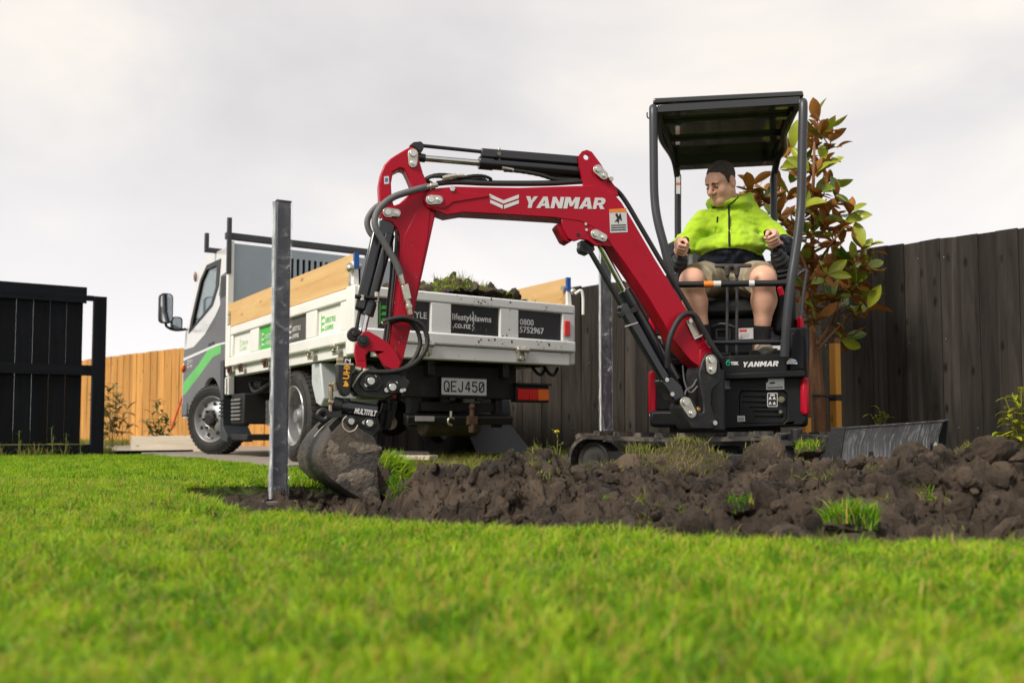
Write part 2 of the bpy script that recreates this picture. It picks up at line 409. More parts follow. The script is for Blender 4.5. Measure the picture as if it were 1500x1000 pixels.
# ---- soil
def soil_mat(name, col, wet=(0.022, 0.017, 0.012)):
    m = bpy.data.materials.new(name); m.use_nodes = True; t = m.node_tree; b = t.nodes['Principled BSDF']; L = t.links.new
    ge = N(t, 'ShaderNodeNewGeometry')
    n_ = N(t, 'ShaderNodeTexNoise', i_Scale=3.5, i_Detail=10.0, i_Roughness=0.68); L(ge.outputs['Position'], n_.inputs['Vector'])
    c_ = N(t, 'ShaderNodeValToRGB'); c_.color_ramp.elements[0].position = 0.36; c_.color_ramp.elements[0].color = (*wet, 1)
    c_.color_ramp.elements[1].position = 0.66; c_.color_ramp.elements[1].color = (*col, 1)
    L(n_.outputs['Fac'], c_.inputs['Fac']); oi = N(t, 'ShaderNodeObjectInfo'); om = N(t, 'ShaderNodeMapRange', i_To_Min=0.65, i_To_Max=1.45); L(oi.outputs['Random'], om.inputs['Value'])
    cm = N(t, 'ShaderNodeMix', data_type='RGBA', blend_type='MULTIPLY'); cm.inputs['Factor'].default_value = 1.0; L(c_.outputs[0], cm.inputs['A']); L(om.outputs[0], cm.inputs['B']); L(cm.outputs['Result'], b.inputs['Base Color'])
    rr = N(t, 'ShaderNodeMapRange', i_From_Min=0.35, i_From_Max=0.65, i_To_Min=0.32, i_To_Max=0.88); L(n_.outputs['Fac'], rr.inputs['Value']); L(rr.outputs[0], b.inputs['Roughness'])
    n2 = N(t, 'ShaderNodeTexNoise', i_Scale=70.0, i_Detail=10.0, i_Roughness=0.78); L(ge.outputs['Position'], n2.inputs['Vector'])
    bp = N(t, 'ShaderNodeBump', i_Strength=1.0, i_Distance=0.022); L(n2.outputs['Fac'], bp.inputs['Height']); L(bp.outputs[0], b.inputs['Normal'])
    b.inputs['Specular IOR Level'].default_value = 0.35
    return m
M_SOIL = soil_mat('dug_soil', (0.125, 0.090, 0.062), (0.016, 0.0112, 0.0078))
def gauss(x, y, cx, cy, sx_, sy_): return np.exp(-((x - cx) / sx_) ** 2 - ((y - cy) / sy_) ** 2)
def soil_h(X, Y, fine=True):
    ed = edge_dist(X, Y, DIRT); ins_ = in_poly(X, Y, DIRT)
    ridge_y = 4.15 + 0.12 * np.sin(X * 2.1)
    d = Y - ridge_y
    prof = np.where(d < 0, np.exp(-(d / 1.15) ** 2), np.exp(-(d / 0.42) ** 2))
    along = np.clip((X - 0.02) / 0.35, 0, 1) * (0.86 + 0.18 * np.sin(X * 3.7 + 1.0) + 0.1 * np.sin(X * 7.3))
    h = -0.10 + 0.225 * prof * along
    h += 0.27 * gauss(X, Y, 0.02, 3.95, 0.26, 0.30) + 0.13 * gauss(X, Y, -0.36, 4.05, 0.2, 0.22)
    h += 0.02 * gauss(X, Y, 2.35, 3.8, 0.5, 0.6) + 0.10 * gauss(X, Y, 1.75, 3.3, 0.35, 0.3) + 0.07 * gauss(X, Y, 1.1, 3.2, 0.4, 0.25)
    h += 0.0 * X
    h -= 0.11 * gauss(X, Y, 0.36, 4.25, 0.17, 0.5) + 0.015 * gauss(X, Y, 1.95, 4.25, 0.5, 0.5)
    h -= 0.13 * gauss(X, Y, -1.15, 3.75, 0.5, 0.6); h += 0.16 * gauss(X, Y, -1.10, 4.40, 0.17, 0.15)
    n1_ = vnoise(X, Y, 3.2, 1, 5, 0.55); n2_ = vnoise(X, Y, 9.0, 2, 5, 0.62)
    fade = np.clip(ed / 0.25, 0, 1) * ins_
    n3_ = vnoise(X, Y, 17.0, 6, 4, 0.6)
    h += fade * (0.11 * n1_ + 0.13 * (0.40 - np.abs(n2_)) + 0.075 * (0.36 - np.abs(n3_)) - 0.045)
    if fine: h += np.clip(ed / 0.1, 0, 1) * 0.040 * vnoise(X, Y, 30.0, 5, 4, 0.8)
    lip = np.clip(1 - ed / 0.16, 0, 1)
    h = h * (1 - lip) + lip * np.where(ins_, -0.035, -0.05)
    return h
sxs = np.arange(-1.85, 4.7, 0.0105); sys_ = np.arange(1.85, 7.85, 0.0135)
SX, SY = np.meshgrid(sxs, sys_)
msk = in_poly(SX, SY, DIRT) | (edge_dist(SX, SY, DIRT) < 0.06)
SZ = soil_h(SX, SY)
# push the surface sideways too, so that clods overhang
ox = 0.04 * vnoise(SX, SY, 12.0, 8, 4, .6); oy = 0.055 * vnoise(SX, SY, 12.0, 9, 4, .6)
ff = grid_faces(*SX.shape); mk = msk.reshape(-1); keep = mk[ff].all(1); ff = ff[keep]
used = np.zeros(mk.size, bool); used[ff.reshape(-1)] = True; rm = np.cumsum(used) - 1
co_ = np.stack([SX + ox, SY + oy, SZ], -1).reshape(-1, 3)[used]
me = bpy.data.meshes.new('soil_ground'); me.from_pydata(co_.tolist(), [], rm[ff].tolist()); me.materials.append(M_SOIL)
me.polygons.foreach_set('use_smooth', [True] * len(me.polygons))
soil = bpy.data.objects.new('soil_ground', me); COL.objects.link(soil); tag(soil, kind='structure')
def soil_z(x, y): return float(soil_h(np.array([x]), np.array([y]), False)[0])

# ---- instancing for what nobody could count
def hidden_col(name, objs):
    c = bpy.data.collections.new(name)
    for o in objs: c.objects.link(o)
    return c
def scatter(name, coll, P, ROT, SCL, VI):
    me = bpy.data.meshes.new(name); me.vertices.add(len(P)); me.vertices.foreach_set('co', np.asarray(P, np.float32).reshape(-1))
    a = me.attributes.new('rot', 'FLOAT_VECTOR', 'POINT'); a.data.foreach_set('vector', np.asarray(ROT, np.float32).reshape(-1))
    a = me.attributes.new('scl', 'FLOAT_VECTOR', 'POINT'); a.data.foreach_set('vector', np.asarray(SCL, np.float32).reshape(-1))
    a = me.attributes.new('vi', 'INT', 'POINT'); a.data.foreach_set('value', np.asarray(VI, np.int32))
    o = bpy.data.objects.new(name, me); COL.objects.link(o)
    ng = bpy.data.node_groups.new(name, 'GeometryNodeTree')
    ng.interface.new_socket('Geometry', in_out='INPUT', socket_type='NodeSocketGeometry'); ng.interface.new_socket('Geometry', in_out='OUTPUT', socket_type='NodeSocketGeometry')
    gi = ng.nodes.new('NodeGroupInput'); go = ng.nodes.new('NodeGroupOutput')
    ip = ng.nodes.new('GeometryNodeInstanceOnPoints'); ci = ng.nodes.new('GeometryNodeCollectionInfo')
    ci.inputs['Collection'].default_value = coll; ci.inputs['Separate Children'].default_value = True; ci.inputs['Reset Children'].default_value = True
    ip.inputs['Pick Instance'].default_value = True
    ng.links.new(gi.outputs[0], ip.inputs['Points']); ng.links.new(ci.outputs[0], ip.inputs['Instance'])
    for nm, dt, sk in (('vi', 'INT', 'Instance Index'), ('rot', 'FLOAT_VECTOR', 'Rotation'), ('scl', 'FLOAT_VECTOR', 'Scale')):
        na = ng.nodes.new('GeometryNodeInputNamedAttribute'); na.data_type = dt; na.inputs['Name'].default_value = nm
        ng.links.new([s_ for s_ in na.outputs if s_.enabled and s_.name == 'Attribute'][0], ip.inputs[sk])
    ng.links.new(ip.outputs[0], go.inputs[0])
    md = o.modifiers.new('scatter', 'NODES'); md.node_group = ng
    return o

def clod_mesh(seed, sub=3, amp=0.34, flat=0.8, m=None):
    bm = bmesh.new(); bmesh.ops.create_icosphere(bm, subdivisions=sub, radius=1.0); off = Vector((seed * 3.7, seed * 1.3, seed * 5.1)); rp = random.Random(seed)
    planes = [(Vector((rp.gauss(0, 1), rp.gauss(0, 1), rp.gauss(0, 1))).normalized(), rp.uniform(0.45, 0.85)) for _ in range(4)]
    for v in bm.verts:
        d = v.co.normalized()
        n_ = mnoise.noise(d * 1.2 + off) * 0.8 + mnoise.noise(d * 2.7 + off) * 0.5
        v.co = d * (1 + amp * n_)
        for pn, pd in planes:
            q = v.co.dot(pn) - pd
            if q > 0: v.co -= pn * (q * 0.75)
        f_ = abs(mnoise.noise(d * 5.5 + off)) * -0.17 + mnoise.noise(d * 11 + off) * 0.085 + (mnoise.noise(d * 21 + off) * 0.045 if sub > 3 else 0)
        v.co += d * f_; v.co.z *= flat
    me = bpy.data.meshes.new('soil_clod'); bm.to_mesh(me); bm.free(); me.materials.append(m or M_SOIL)
    me.polygons.foreach_set('use_smooth', [True] * len(me.polygons)); me.set_sharp_from_angle(angle=R(65)); return me
clods = [bpy.data.objects.new('soil_clod', clod_mesh(i + 1, 4 if i < 5 else 3)) for i in range(10)]
cc = hidden_col('clod_shapes', clods)
rs = np.random.RandomState(4); NC = 26000
cx = rs.uniform(-1.7, 4.5, NC); cy = rs.uniform(1.95, 5.6, NC); big = rs.rand(NC)
e_ = edge_dist(cx, cy, DIRT); k_ = in_poly(cx, cy, DIRT) & (e_ > 0.05) & ((cx - 1.34) ** 2 + (cy - 5.69) ** 2 > 0.55)
cr_ = 0.005 + 0.042 * big ** 9 + np.where((big > 0.993) & (cx > 0.2) & (cy < 4.5), 0.06 * rs.rand(NC), 0); cr_ = np.where(cx < -0.25, np.minimum(cr_, 0.03), cr_)
cx, cy, cr_ = cx[k_], cy[k_], cr_[k_]; m0 = len(cx)
P = np.stack([cx, cy, soil_h(cx, cy, False) + cr_ * 0.15], -1); ROT = rs.uniform(0, 6.28, (m0, 3)); SCL = np.stack([cr_, cr_ * rs.uniform(0.7, 1.1, m0), cr_ * rs.uniform(0.55, 1.0, m0)], -1); VI = np.where(cr_ > 0.025, rs.randint(0, 5, m0), rs.randint(5, 10, m0))
kx = rs.uniform(-1.9, 3.0, 9000); ky = rs.uniform(1.5, 5.2, 9000); ke = edge_dist(kx, ky, DIRT); kk = ~in_poly(kx, ky, DIRT) & (ke < 0.35) & (rs.rand(9000) < np.exp(-ke / 0.09)); kx, ky = kx[kk], ky[kk]; km = len(kx); kr = rs.uniform(0.003, 0.012, km)
P = np.concatenate([P, np.stack([kx, ky, rs.uniform(0.004, 0.022, km)], -1)]); ROT = np.concatenate([ROT, rs.uniform(0, 6.28, (km, 3))]); SCL = np.concatenate([SCL, np.stack([kr, kr * .9, kr * .8], -1)]); VI = np.concatenate([VI, rs.randint(5, 10, km)])
tag(scatter('loose_soil', cc, P, ROT, SCL, VI), 'loose crumbs and clods of dark brown dug soil over the mound', 'soil', kind='stuff')

# ---- driveway: concrete strip under the truck, with a dark strip added for the shadow gap on its far lawn side
M_CONC = mat('concrete', (0.27, 0.235, 0.195), 0.9, 0, 0.2, 4, 0.35, 80, dirt=0.25, dcol=(0.11, 0.085, 0.06), dscale=1.3)
b = MB(); b.prism([T(0.75, -0.32, -0.10), T(13.5, -0.32, -0.10), T(13.5, 3.1, -0.10), T(0.75, 3.1, -0.10)], (0, 0, 0.10))
tag(b.build('driveway', M_CONC, loc=T(5, 1, 0)), kind='structure')

# ---- grass
def grass_mat(name, c1, c2, c3, dry=(0.46, 0.36, 0.07)):
    m = bpy.data.materials.new(name); m.use_nodes = True; t = m.node_tree; t.nodes.clear(); L = t.links.new
    o = N(t, 'ShaderNodeOutputMaterial'); oi = N(t, 'ShaderNodeObjectInfo'); ge = N(t, 'ShaderNodeNewGeometry')
    at_ = N(t, 'ShaderNodeAttribute', attribute_name='tint')
    n_ = N(t, 'ShaderNodeTexNoise', i_Scale=6.5, i_Detail=4.0, i_Roughness=0.75); L(ge.outputs['Position'], n_.inputs['Vector'])
    ad = N(t, 'ShaderNodeMath', operation='ADD'); L(oi.outputs['Random'], ad.inputs[0]); L(at_.outputs['Fac'], ad.inputs[1])
    a2 = N(t, 'ShaderNodeMath', operation='MULTIPLY_ADD'); L(n_.outputs['Fac'], a2.inputs[0]); a2.inputs[1].default_value = 2.6; L(ad.outputs[0], a2.inputs[2])
    mr = N(t, 'ShaderNodeMapRange', i_From_Min=1.3, i_From_Max=2.7); L(a2.outputs[0], mr.inputs['Value'])
    cr_ = N(t, 'ShaderNodeValToRGB'); e_ = cr_.color_ramp.elements; e_[0].color = (*c1, 1); e_[1].color = (*c3, 1); md = e_.new(0.5); md.color = (*c2, 1); L(mr.outputs[0], cr_.inputs['Fac'])
    gt = N(t, 'ShaderNodeMath', operation='GREATER_THAN'); L(at_.outputs['Fac'], gt.inputs[0]); gt.inputs[1].default_value = 0.89
    mx = N(t, 'ShaderNodeMix', data_type='RGBA'); L(gt.outputs[0], mx.inputs['Factor']); L(cr_.outputs[0], mx.inputs['A']); mx.inputs['B'].default_value = (*dry, 1)
    pb = N(t, 'ShaderNodeBsdfPrincipled'); pb.inputs['Roughness'].default_value = 0.5; pb.inputs['Specular IOR Level'].default_value = 0.3; L(mx.outputs['Result'], pb.inputs['Base Color'])
    tl = N(t, 'ShaderNodeBsdfTranslucent'); hs = N(t, 'ShaderNodeHueSaturation', i_Value=1.25); L(mx.outputs['Result'], hs.inputs['Color']); L(hs.outputs[0], tl.inputs[0])
    ms = N(t, 'ShaderNodeMixShader'); ms.inputs[0].default_value = 0.42; L(pb.outputs[0], ms.inputs[1]); L(tl.outputs[0], ms.inputs[2]); L(ms.outputs[0], o.inputs[0])
    return m
M_GRASS = grass_mat('grass_blades', (0.021, 0.105, 0.002), (0.122, 0.305, 0.004), (0.38, 0.53, 0.022))
M_GRASS_DULL = grass_mat('rough_grass_blades', (0.07, 0.115, 0.012), (0.14, 0.19, 0.025), (0.26, 0.25, 0.06), (0.36, 0.28, 0.12))
def blades(n, rad, h0, h1, w0, w1, rs, m, lean=0.5, name='grass_tuft', up=None, surf=None):
    V = []; F = []; TN = []
    for i in range(n):
        a = rs.uniform(0, 6.283); r = rad * math.sqrt(rs.rand()); bx, by = r * math.cos(a), r * math.sin(a); bz = surf(bx, by) if surf else 0.0
        h = rs.uniform(h0, h1); wd = rs.uniform(w0, w1); yaw = rs.uniform(0, 6.283); ln = rs.uniform(0.05, lean) * h; la = rs.uniform(0, 6.283)
        dx, dy = math.cos(la), math.sin(la); wx, wy = math.cos(yaw) * wd / 2, math.sin(yaw) * wd / 2; tn = rs.rand(); b_ = len(V)
        for k, (t, wf) in enumerate(((0, 1), (0.38, 0.95), (0.74, 0.66))):
            q = ln * t ** 1.9; z = h * t * (1 - 0.25 * (ln / h) * t)
            V.append((bx + dx * q - wx * wf, by + dy * q - wy * wf, bz + z)); V.append((bx + dx * q + wx * wf, by + dy * q + wy * wf, bz + z))
        q = ln * 1.05; V.append((bx + dx * q, by + dy * q, bz + h * (1 - 0.25 * ln / h)))
        F += [(b_, b_ + 1, b_ + 3, b_ + 2), (b_ + 2, b_ + 3, b_ + 5, b_ + 4), (b_ + 4, b_ + 5, b_ + 6)]; TN += [tn] * 7
    me = bpy.data.meshes.new(name); me.from_pydata(V, [], F); me.materials.append(m)
    at_ = me.attributes.new('tint', 'FLOAT', 'POINT'); at_.data.foreach_set('value', TN)
    me.polygons.foreach_set('use_smooth', [True] * len(F)); me.update(); return me
grs = np.random.RandomState(11)
tufts = [bpy.data.objects.new('grass_tuft', blades(16, 0.027, 0.016, 0.046, 0.0022, 0.0044, grs, M_GRASS, 1.5)) for _ in range(7)]
tufts += [bpy.data.objects.new('grass_tuft', blades(24, 0.055, 0.018, 0.046, 0.0032, 0.006, grs, M_GRASS, 1.3)) for _ in range(6)]
tufts += [bpy.data.objects.new('grass_tuft', blades(12, 0.03, 0.05, 0.13, 0.003, 0.006, grs, M_GRASS_DULL, 0.8)) for _ in range(5)]
gc = hidden_col('grass_shapes', tufts)
LAWN_FAR = [(-12, -1), (8, -1), (8, 2.4), (1, 6.6), (-0.2, 6.6), tuple(T(0.3, -0.40, 0)[:2]), tuple(T(3.0, -0.36, 0)[:2]), tuple(T(4.4, -0.6, 0)[:2]), (-4.45, 9.35), (-12, 8.5)]
def lawn_pts(n, x0, x1, y0, y1, vi, smin, smax, rs, poly=LAWN_FAR, fov=0.72, pad=0.9):
    x = rs.uniform(x0, x1, n); y = rs.uniform(y0, y1, n)
    k = in_poly(x, y, poly) & (np.abs(x) < fov * y + pad)
    d = edge_dist(x, y, DIRT); i_ = in_poly(x, y, DIRT); jit = 0.03 + 0.05 * vnoise(x, y, 6.0, 21, 2)
    k &= ~(i_ & (d > jit)); x, y = x[k], y[k]; m = len(x)
    z = 0.012 * vnoise(x, y, 0.9, 3) - 0.003
    hgt = 1 + 0.45 * vnoise(x, y, 5.0, 31, 3)
    s = rs.uniform(smin, smax, m)
    return (np.stack([x, y, z], -1), np.stack([rs.uniform(-.12, .12, m), rs.uniform(-.12, .12, m), rs.uniform(0, 6.28, m)], -1),
            np.stack([s, s, s * hgt], -1), rs.randint(vi[0], vi[1], m))
def cat_(L_): return [np.concatenate([l[i] for l in L_]) for i in range(4)]
sets = [lawn_pts(31000, -2.6, 2.6, 0.35, 2.6, (0, 7), 0.75, 1.3, grs), lawn_pts(39000, -4.2, 4.2, 2.6, 4.6, (0, 7), 0.8, 1.3, grs),
        lawn_pts(47000, -8.0, 1.5, 4.6, 9.6, (7, 13), 0.85, 1.2, grs), lawn_pts(2600, -3.5, 3.5, 0.7, 5, (13, 18), 0.35, 0.65, grs)]
o = scatter('lawn_grass', gc, *cat_(sets)); tag(o, 'short bright green lawn grass covering the foreground', 'grass', kind='stuff')
# rough grass: along the fences, behind the truck and at the foot of the gate
def rough(n, poly, s0, s1, rs):
    xs = [p[0] for p in poly]; ys = [p[1] for p in poly]; x = rs.uniform(min(xs), max(xs), n); y = rs.uniform(min(ys), max(ys), n)
    k = in_poly(x, y, poly); x, y = x[k], y[k]; m = len(x); s = rs.uniform(s0, s1, m)
    return (np.stack([x, y, np.zeros(m)], -1), np.stack([np.zeros(m), np.zeros(m), rs.uniform(0, 6.28, m)], -1), np.stack([s, s, s], -1), rs.randint(13, 18, m))
rsets = [rough(9000, [(-9.5, 10), (-4.6, 9.8), tuple(T(4.6, -0.7, 0)[:2]), tuple(T(9, -0.7, 0)[:2]), (-6.6, 16.6), (-11, 18)], 0.9, 1.5, grs),
         rough(2600, [(-0.3, 5.45), (0.2, 6.2), (0.6, 7.1), (1.3, 8.0), (2.3, 7.9), (0.7, 9.4), (-0.2, 9.9), (-0.9, 6.6)], 0.7, 1.15, grs),
         rough(1500, [(2.4, 7.7), (4.6, 5.9), (4.3, 5.4), (3.2, 6.6), (2.4, 7.2)], 0.7, 1.4, grs),
         rough(500, [(-7, 8.3), (-4.6, 9.3), (-4.6, 9.75), (-7, 8.9)], 0.9, 1.7, grs)]
tx = grs.uniform(-0.4, 3.6, 3200); ty = grs.uniform(2.2, 4.9, 3200); tk = in_poly(tx, ty, DIRT) & (edge_dist(tx, ty, DIRT) > 0.08) & (vnoise(tx, ty, 4.0, 51, 2) > 0.20); tx, ty = tx[tk], ty[tk]; tm = len(tx); ts = grs.uniform(0.35, 0.75, tm)
rsets.append((np.stack([tx, ty, soil_h(tx, ty, False)], -1), np.stack([grs.uniform(-.9, .9, tm), grs.uniform(-.9, .9, tm), grs.uniform(0, 6.28, tm)], -1), np.stack([ts, ts, ts * .8], -1), grs.randint(9, 18, tm)))
o = scatter('rough_grass', gc, *cat_(rsets)); tag(o, 'taller uncut grass along the fences and behind the truck', 'grass', kind='stuff')
# ================================================================== fences and gate
M_DKWOOD = wood_mat('black_stained_timber', (0.052, 0.045, 0.039), (0.018, 0.0158, 0.014), 0.8, rand=0.38, kcol=(0.007, 0.006, 0.0055), spec=0.10)
M_TANWOOD = wood_mat('new_pine_paling', (0.58, 0.305, 0.085), (0.40, 0.18, 0.043), 0.75, rand=0.17, kcol=(0.22, 0.085, 0.02))
M_GATE = wood_mat('gate_black_timber', (0.0075, 0.0085, 0.0125), (0.0032, 0.0036, 0.0055), 0.65, rand=0.3, kcol=(0.002, 0.002, 0.002), spec=0.12)
def paling_mesh(wd, h, th, rs, m):
    b = MB(); x0, x1 = -wd / 2, wd / 2; n = 4; t = rs.uniform(-0.004, 0.004)
    zs = [0, h * 0.33, h * 0.66, h]; vs = []
    for i, z in enumerate(zs):
        bow = 0.004 * math.sin(i * 1.9 + t * 900)
        zt = (lambda s_: z + (s_ * t if i == 3 else 0))
        vs += [(x0, bow, zt(-1)), (x0 + 0.004, bow - 0.003, zt(-1)), (x1 - 0.004, bow - 0.003, zt(1)), (x1, bow, zt(1)), (x1, bow + th, zt(1)), (x0, bow + th, zt(-1))]
    fs = []
    for i in range(3):
        for k in range(6): fs.append((i * 6 + k, i * 6 + (k + 1) % 6, (i + 1) * 6 + (k + 1) % 6, (i + 1) * 6 + k))
    fs += [tuple(range(5, -1, -1)), tuple(range(18, 24))]
    b.add(vs, fs); return b.mesh('paling', m, smooth=False)
def paling_fence(root, P0, P1, pitch, wd, h, mtl, rs, zbase=0.0, variants=5):
    P0 = Vector((*P0, 0)); P1 = Vector((*P1, 0)); d = (P1 - P0); Ln = d.length; d.normalize(); nb = Vector((-d.y, d.x, 0))
    base = root_loc(root); meshes = [paling_mesh(wd, h + rs.uniform(-0.006, 0.006), 0.018, rs, mtl) for _ in range(variants)]
    n = int(Ln / pitch)
    for i in range(n):
        p = P0 + d * (pitch * (i + 0.5)) + nb * (0.012 if i % 2 else rs.uniform(-0.001, 0.001)); p.z = zbase + rs.uniform(-0.004, 0.004)
        o = bpy.data.objects.new('paling', meshes[rs.randint(variants)]); COL.objects.link(o); o.parent = root
        o.matrix_basis = Matrix.Translation(p - base) @ basis((0, 0, 0), d, nb, (0, 0, 1)) @ Matrix.Rotation(rs.uniform(-0.004, 0.004), 4, 'Y')
    b = MB()
    for i in range(n):
        for z in (0.30, 1.0, 1.65):
            for dx in (-0.04, 0.04):
                if rs.rand() > 0.3: continue
                p = P0 + d * (pitch * (i + 0.5) + dx) + Vector((0, 0, zbase + z + rs.uniform(-.012, .012))); b.cyl(p - nb * 0.003 + nb * (0.012 if i % 2 else 0), p + nb * 0.006, 0.0034, n=5)
    b.build('nail_heads', M_ZINC, root, smooth=False)['kind'] = 'stuff'
    # rails and posts on the far side
    for z in (0.25, 0.95, 1.6):
        c = (P0 + P1) / 2 + nb * 0.065
        b = MB(); b.box((-Ln / 2, -0.02, z), (Ln / 2, 0.02, z + 0.09)); b.build('rail', mtl, root, M=basis(c + Vector((0, 0, zbase)), d, nb, (0, 0, 1)))
    for k in range(int(Ln / 2.4) + 1):
        c = P0 + d * min(Ln, 2.4 * k) + nb * 0.14
        b = MB(); b.box((-0.05, -0.05, -0.1), (0.05, 0.05, h - 0.1)); b.build('fence_post', mtl, root, M=basis(c + Vector((0, 0, zbase)), d, nb, (0, 0, 1)))
frs = np.random.RandomState(5)
r_ = thing('dark_fence', (2.2, 8.15, 0), 'tall black stained paling fence running behind the excavator and truck', 'fence')
dP = (Vector((3.81, 6.7, 0)) - Vector((0.65, 9.55, 0))).normalized()
A0 = Vector((0.65, 9.55, 0)) - dP * 3.9; A1 = Vector((0.65, 9.55, 0)) + dP * 5.6
paling_fence(r_, A0[:2], A1[:2], 0.138, 0.152, 1.8, M_DKWOOD, frs)
r_ = thing('pine_fence', (-7.5, 17.6, 0), 'unpainted orange pine paling fence far behind the gate and truck cab', 'fence')
dT = (Vector((-5.9, 16.4, 0)) - Vector((-8.9, 19.1, 0))).normalized()
B0 = Vector((-8.9, 19.1, 0)) - dT * 3.0; B1 = Vector((-5.9, 16.4, 0)) + dT * 5.2
paling_fence(r_, B0[:2], B1[:2], 0.142, 0.150, 1.8, M_TANWOOD, frs)
# ---- gate: boards on the far side of three rails, hung on a square frame post
G0 = Vector((-6.1, 8.62, 0)); G1 = Vector((-4.575, 9.55, 0)); gd = (G1 - G0).normalized(); gn = Vector((-gd.y, gd.x, 0)); GL = (G1 - G0).length
r_ = thing('black_gate', G1, 'black timber gate with vertical boards and three rails at left edge', 'gate')
def gbox(name, x0, x1, y0, y1, z0, z1, bev=0.003):
    """x measured back from the right end of the boards; grain kept along the long side"""
    b = MB()
    if (x1 - x0) > (z1 - z0):
        b.box((z0, y0, x0), (z1, y1, x1)); M = basis(G1, (0, 0, 1), gn, gd); M[0][0], M[1][0], M[2][0] = 0, 0, 1
        M = Matrix(((0, gn.x, gd.x, G1.x), (0, gn.y, gd.y, G1.y), (1, 0, 0, 0), (0, 0, 0, 1)))
    else:
        b.box((x0, y0, z0), (x1, y1, z1)); M = Matrix(((gd.x, gn.x, 0, G1.x), (gd.y, gn.y, 0, G1.y), (0, 0, 1, 0), (0, 0, 0, 1)))
    return b.build(name, M_GATE, r_, M=M, bevel=bev, smooth=False)
x = 0.0; k = 0
while x > -GL:
    gbox('gate_board', x - 0.155, x - 0.0005, 0.0, 0.02 + 0.004 * (k % 2), 0.14 + frs.uniform(-.004, .004), 1.79 + frs.uniform(-.003, .003)); x -= 0.156; k += 1
gbox('rail', -GL, 0.03, -0.045, -0.002, 1.63, 1.80); gbox('rail', -GL, 0.10, -0.045, -0.002, 0.86, 0.97); gbox('rail', -GL, 0.10, -0.045, -0.002, 0.0, 0.13)
gbox('rail', 0.033, 0.10, -0.045, -0.002, 1.66, 1.715, 0.002)
gbox('gate_post', 0.10, 0.225, -0.06, 0.06, -0.05, 1.71, 0.004)
# ================================================================== tipper truck (local x forward, y to its left, z up; tray's rear left corner at 0,0)
MTR = basis(TO + Vector((0, 0, DRIVE_Z)), TF, -TRt, (0, 0, 1))
M_WHITE = mat('tray_white_paint', (0.72, 0.715, 0.68), 0.42, 0, 0.05, 3, 0.03, 40, dirt=0.13, dcol=(0.22, 0.18, 0.13), dscale=5, coat=0.2)
M_WHITE_DIRTY = mat('tailgate_white_paint', (0.70, 0.71, 0.71), 0.45, 0, 0.06, 3, 0.05, 40, dirt=0.27, dcol=(0.16, 0.13, 0.10), dscale=13)
M_CABWHITE = mat('cab_white_paint', (0.62, 0.62, 0.62), 0.25, 0, 0.03, 3, dirt=0.08, coat=0.6)
M_CABGREY = mat('cab_grey_wrap', (0.030, 0.028, 0.0275), 0.4, 0, 0.08, 4, dirt=0.15, dcol=(0.2, 0.17, 0.14), coat=0.3)
M_GREEN = mat('green_wrap', (0.045, 0.42, 0.03), 0.35, 0, 0.06, 4, dirt=0.08)
M_STICK = mat('dark_sticker', (0.012, 0.013, 0.017), 0.4, 0, 0.25, 5, dirt=0.16, dcol=(0.09, 0.08, 0.07), dscale=9)
M_STICKB = mat('brown_sticker', (0.055, 0.048, 0.042), 0.4, 0, 0.15, 5)
M_PRINTW = mat('white_print', (0.66, 0.66, 0.66), 0.5, 0, 0.03, 5)
M_PRINTG = mat('green_print', (0.10, 0.55, 0.06), 0.5, 0, 0.03, 5)
M_HEADB = mat('headboard_grey_blue', (0.28, 0.33, 0.37), 0.5, 0, 0.08, 2, 0.05, 30, dirt=0.16, dcol=(0.16, 0.14, 0.12), dscale=6)
M_PLY = wood_mat('side_board_pine', (0.64, 0.43, 0.20), (0.52, 0.31, 0.12), 0.7, scale=(9, 9, 0.8), rand=0.04, kcol=(0.30, 0.15, 0.06))
M_BLUE = mat('blue_paint', (0.01, 0.09, 0.36), 0.5, 0, 0.1, 8)
M_RACK = mat('rack_steel', (0.035, 0.037, 0.042), 0.45, 0, 0.15, 8)
M_RIM = mat('rim_silver', (0.30, 0.305, 0.315), 0.42, 0.6, 0.15, 9, dirt=0.45, dcol=(0.11, 0.09, 0.07), dscale=9)
M_REDL = mat('red_lens', (0.62, 0.010, 0.008), 0.3, 0, 0.05, 9, spec=0.25); M_AMB = mat('amber_lens', (0.85, 0.16, 0.008), 0.3, 0, 0.05, 9, spec=0.25)
M_REFL = mat('red_reflector', (0.75, 0.012, 0.012), 0.2, 0, 0.03, 9, coat=0.6)
M_GLASS = glass_mat('window_glass', (0.80, 0.86, 0.86), 0.22)
M_MIRROR = mat('mirror_face', (0.80, 0.84, 0.88), 0.04, 1.0, 0.0)
M_SEALS = mat('window_rubber', (0.008, 0.008, 0.009), 0.5)
M_RUST = mat('rusty_steel', (0.11, 0.06, 0.035), 0.75, 0.3, 0.35, 14, 0.3, 80)
M_EXH = mat('exhaust_steel', (0.14, 0.11, 0.085), 0.6, 0.6, 0.3, 12, 0.2, 60)
M_PLATE = mat('plate_white', (0.58, 0.60, 0.62), 0.4, 0, 0.04, 20, dirt=0.12, dcol=(0.25, 0.22, 0.18), dscale=12)
M_BLACKP = mat('black_print', (0.006, 0.006, 0.007), 0.5)
M_MUDW = mat('mudguard_white', (0.45, 0.48, 0.49), 0.5, 0, 0.1, 4, dirt=0.2, dcol=(0.2, 0.17, 0.13), dscale=7)
M_MUDB = mat('mudguard_rubber', (0.022, 0.026, 0.032), 0.5, 0, 0.25, 6, 0.1, 40, dirt=0.2, dcol=(0.08, 0.07, 0.06))

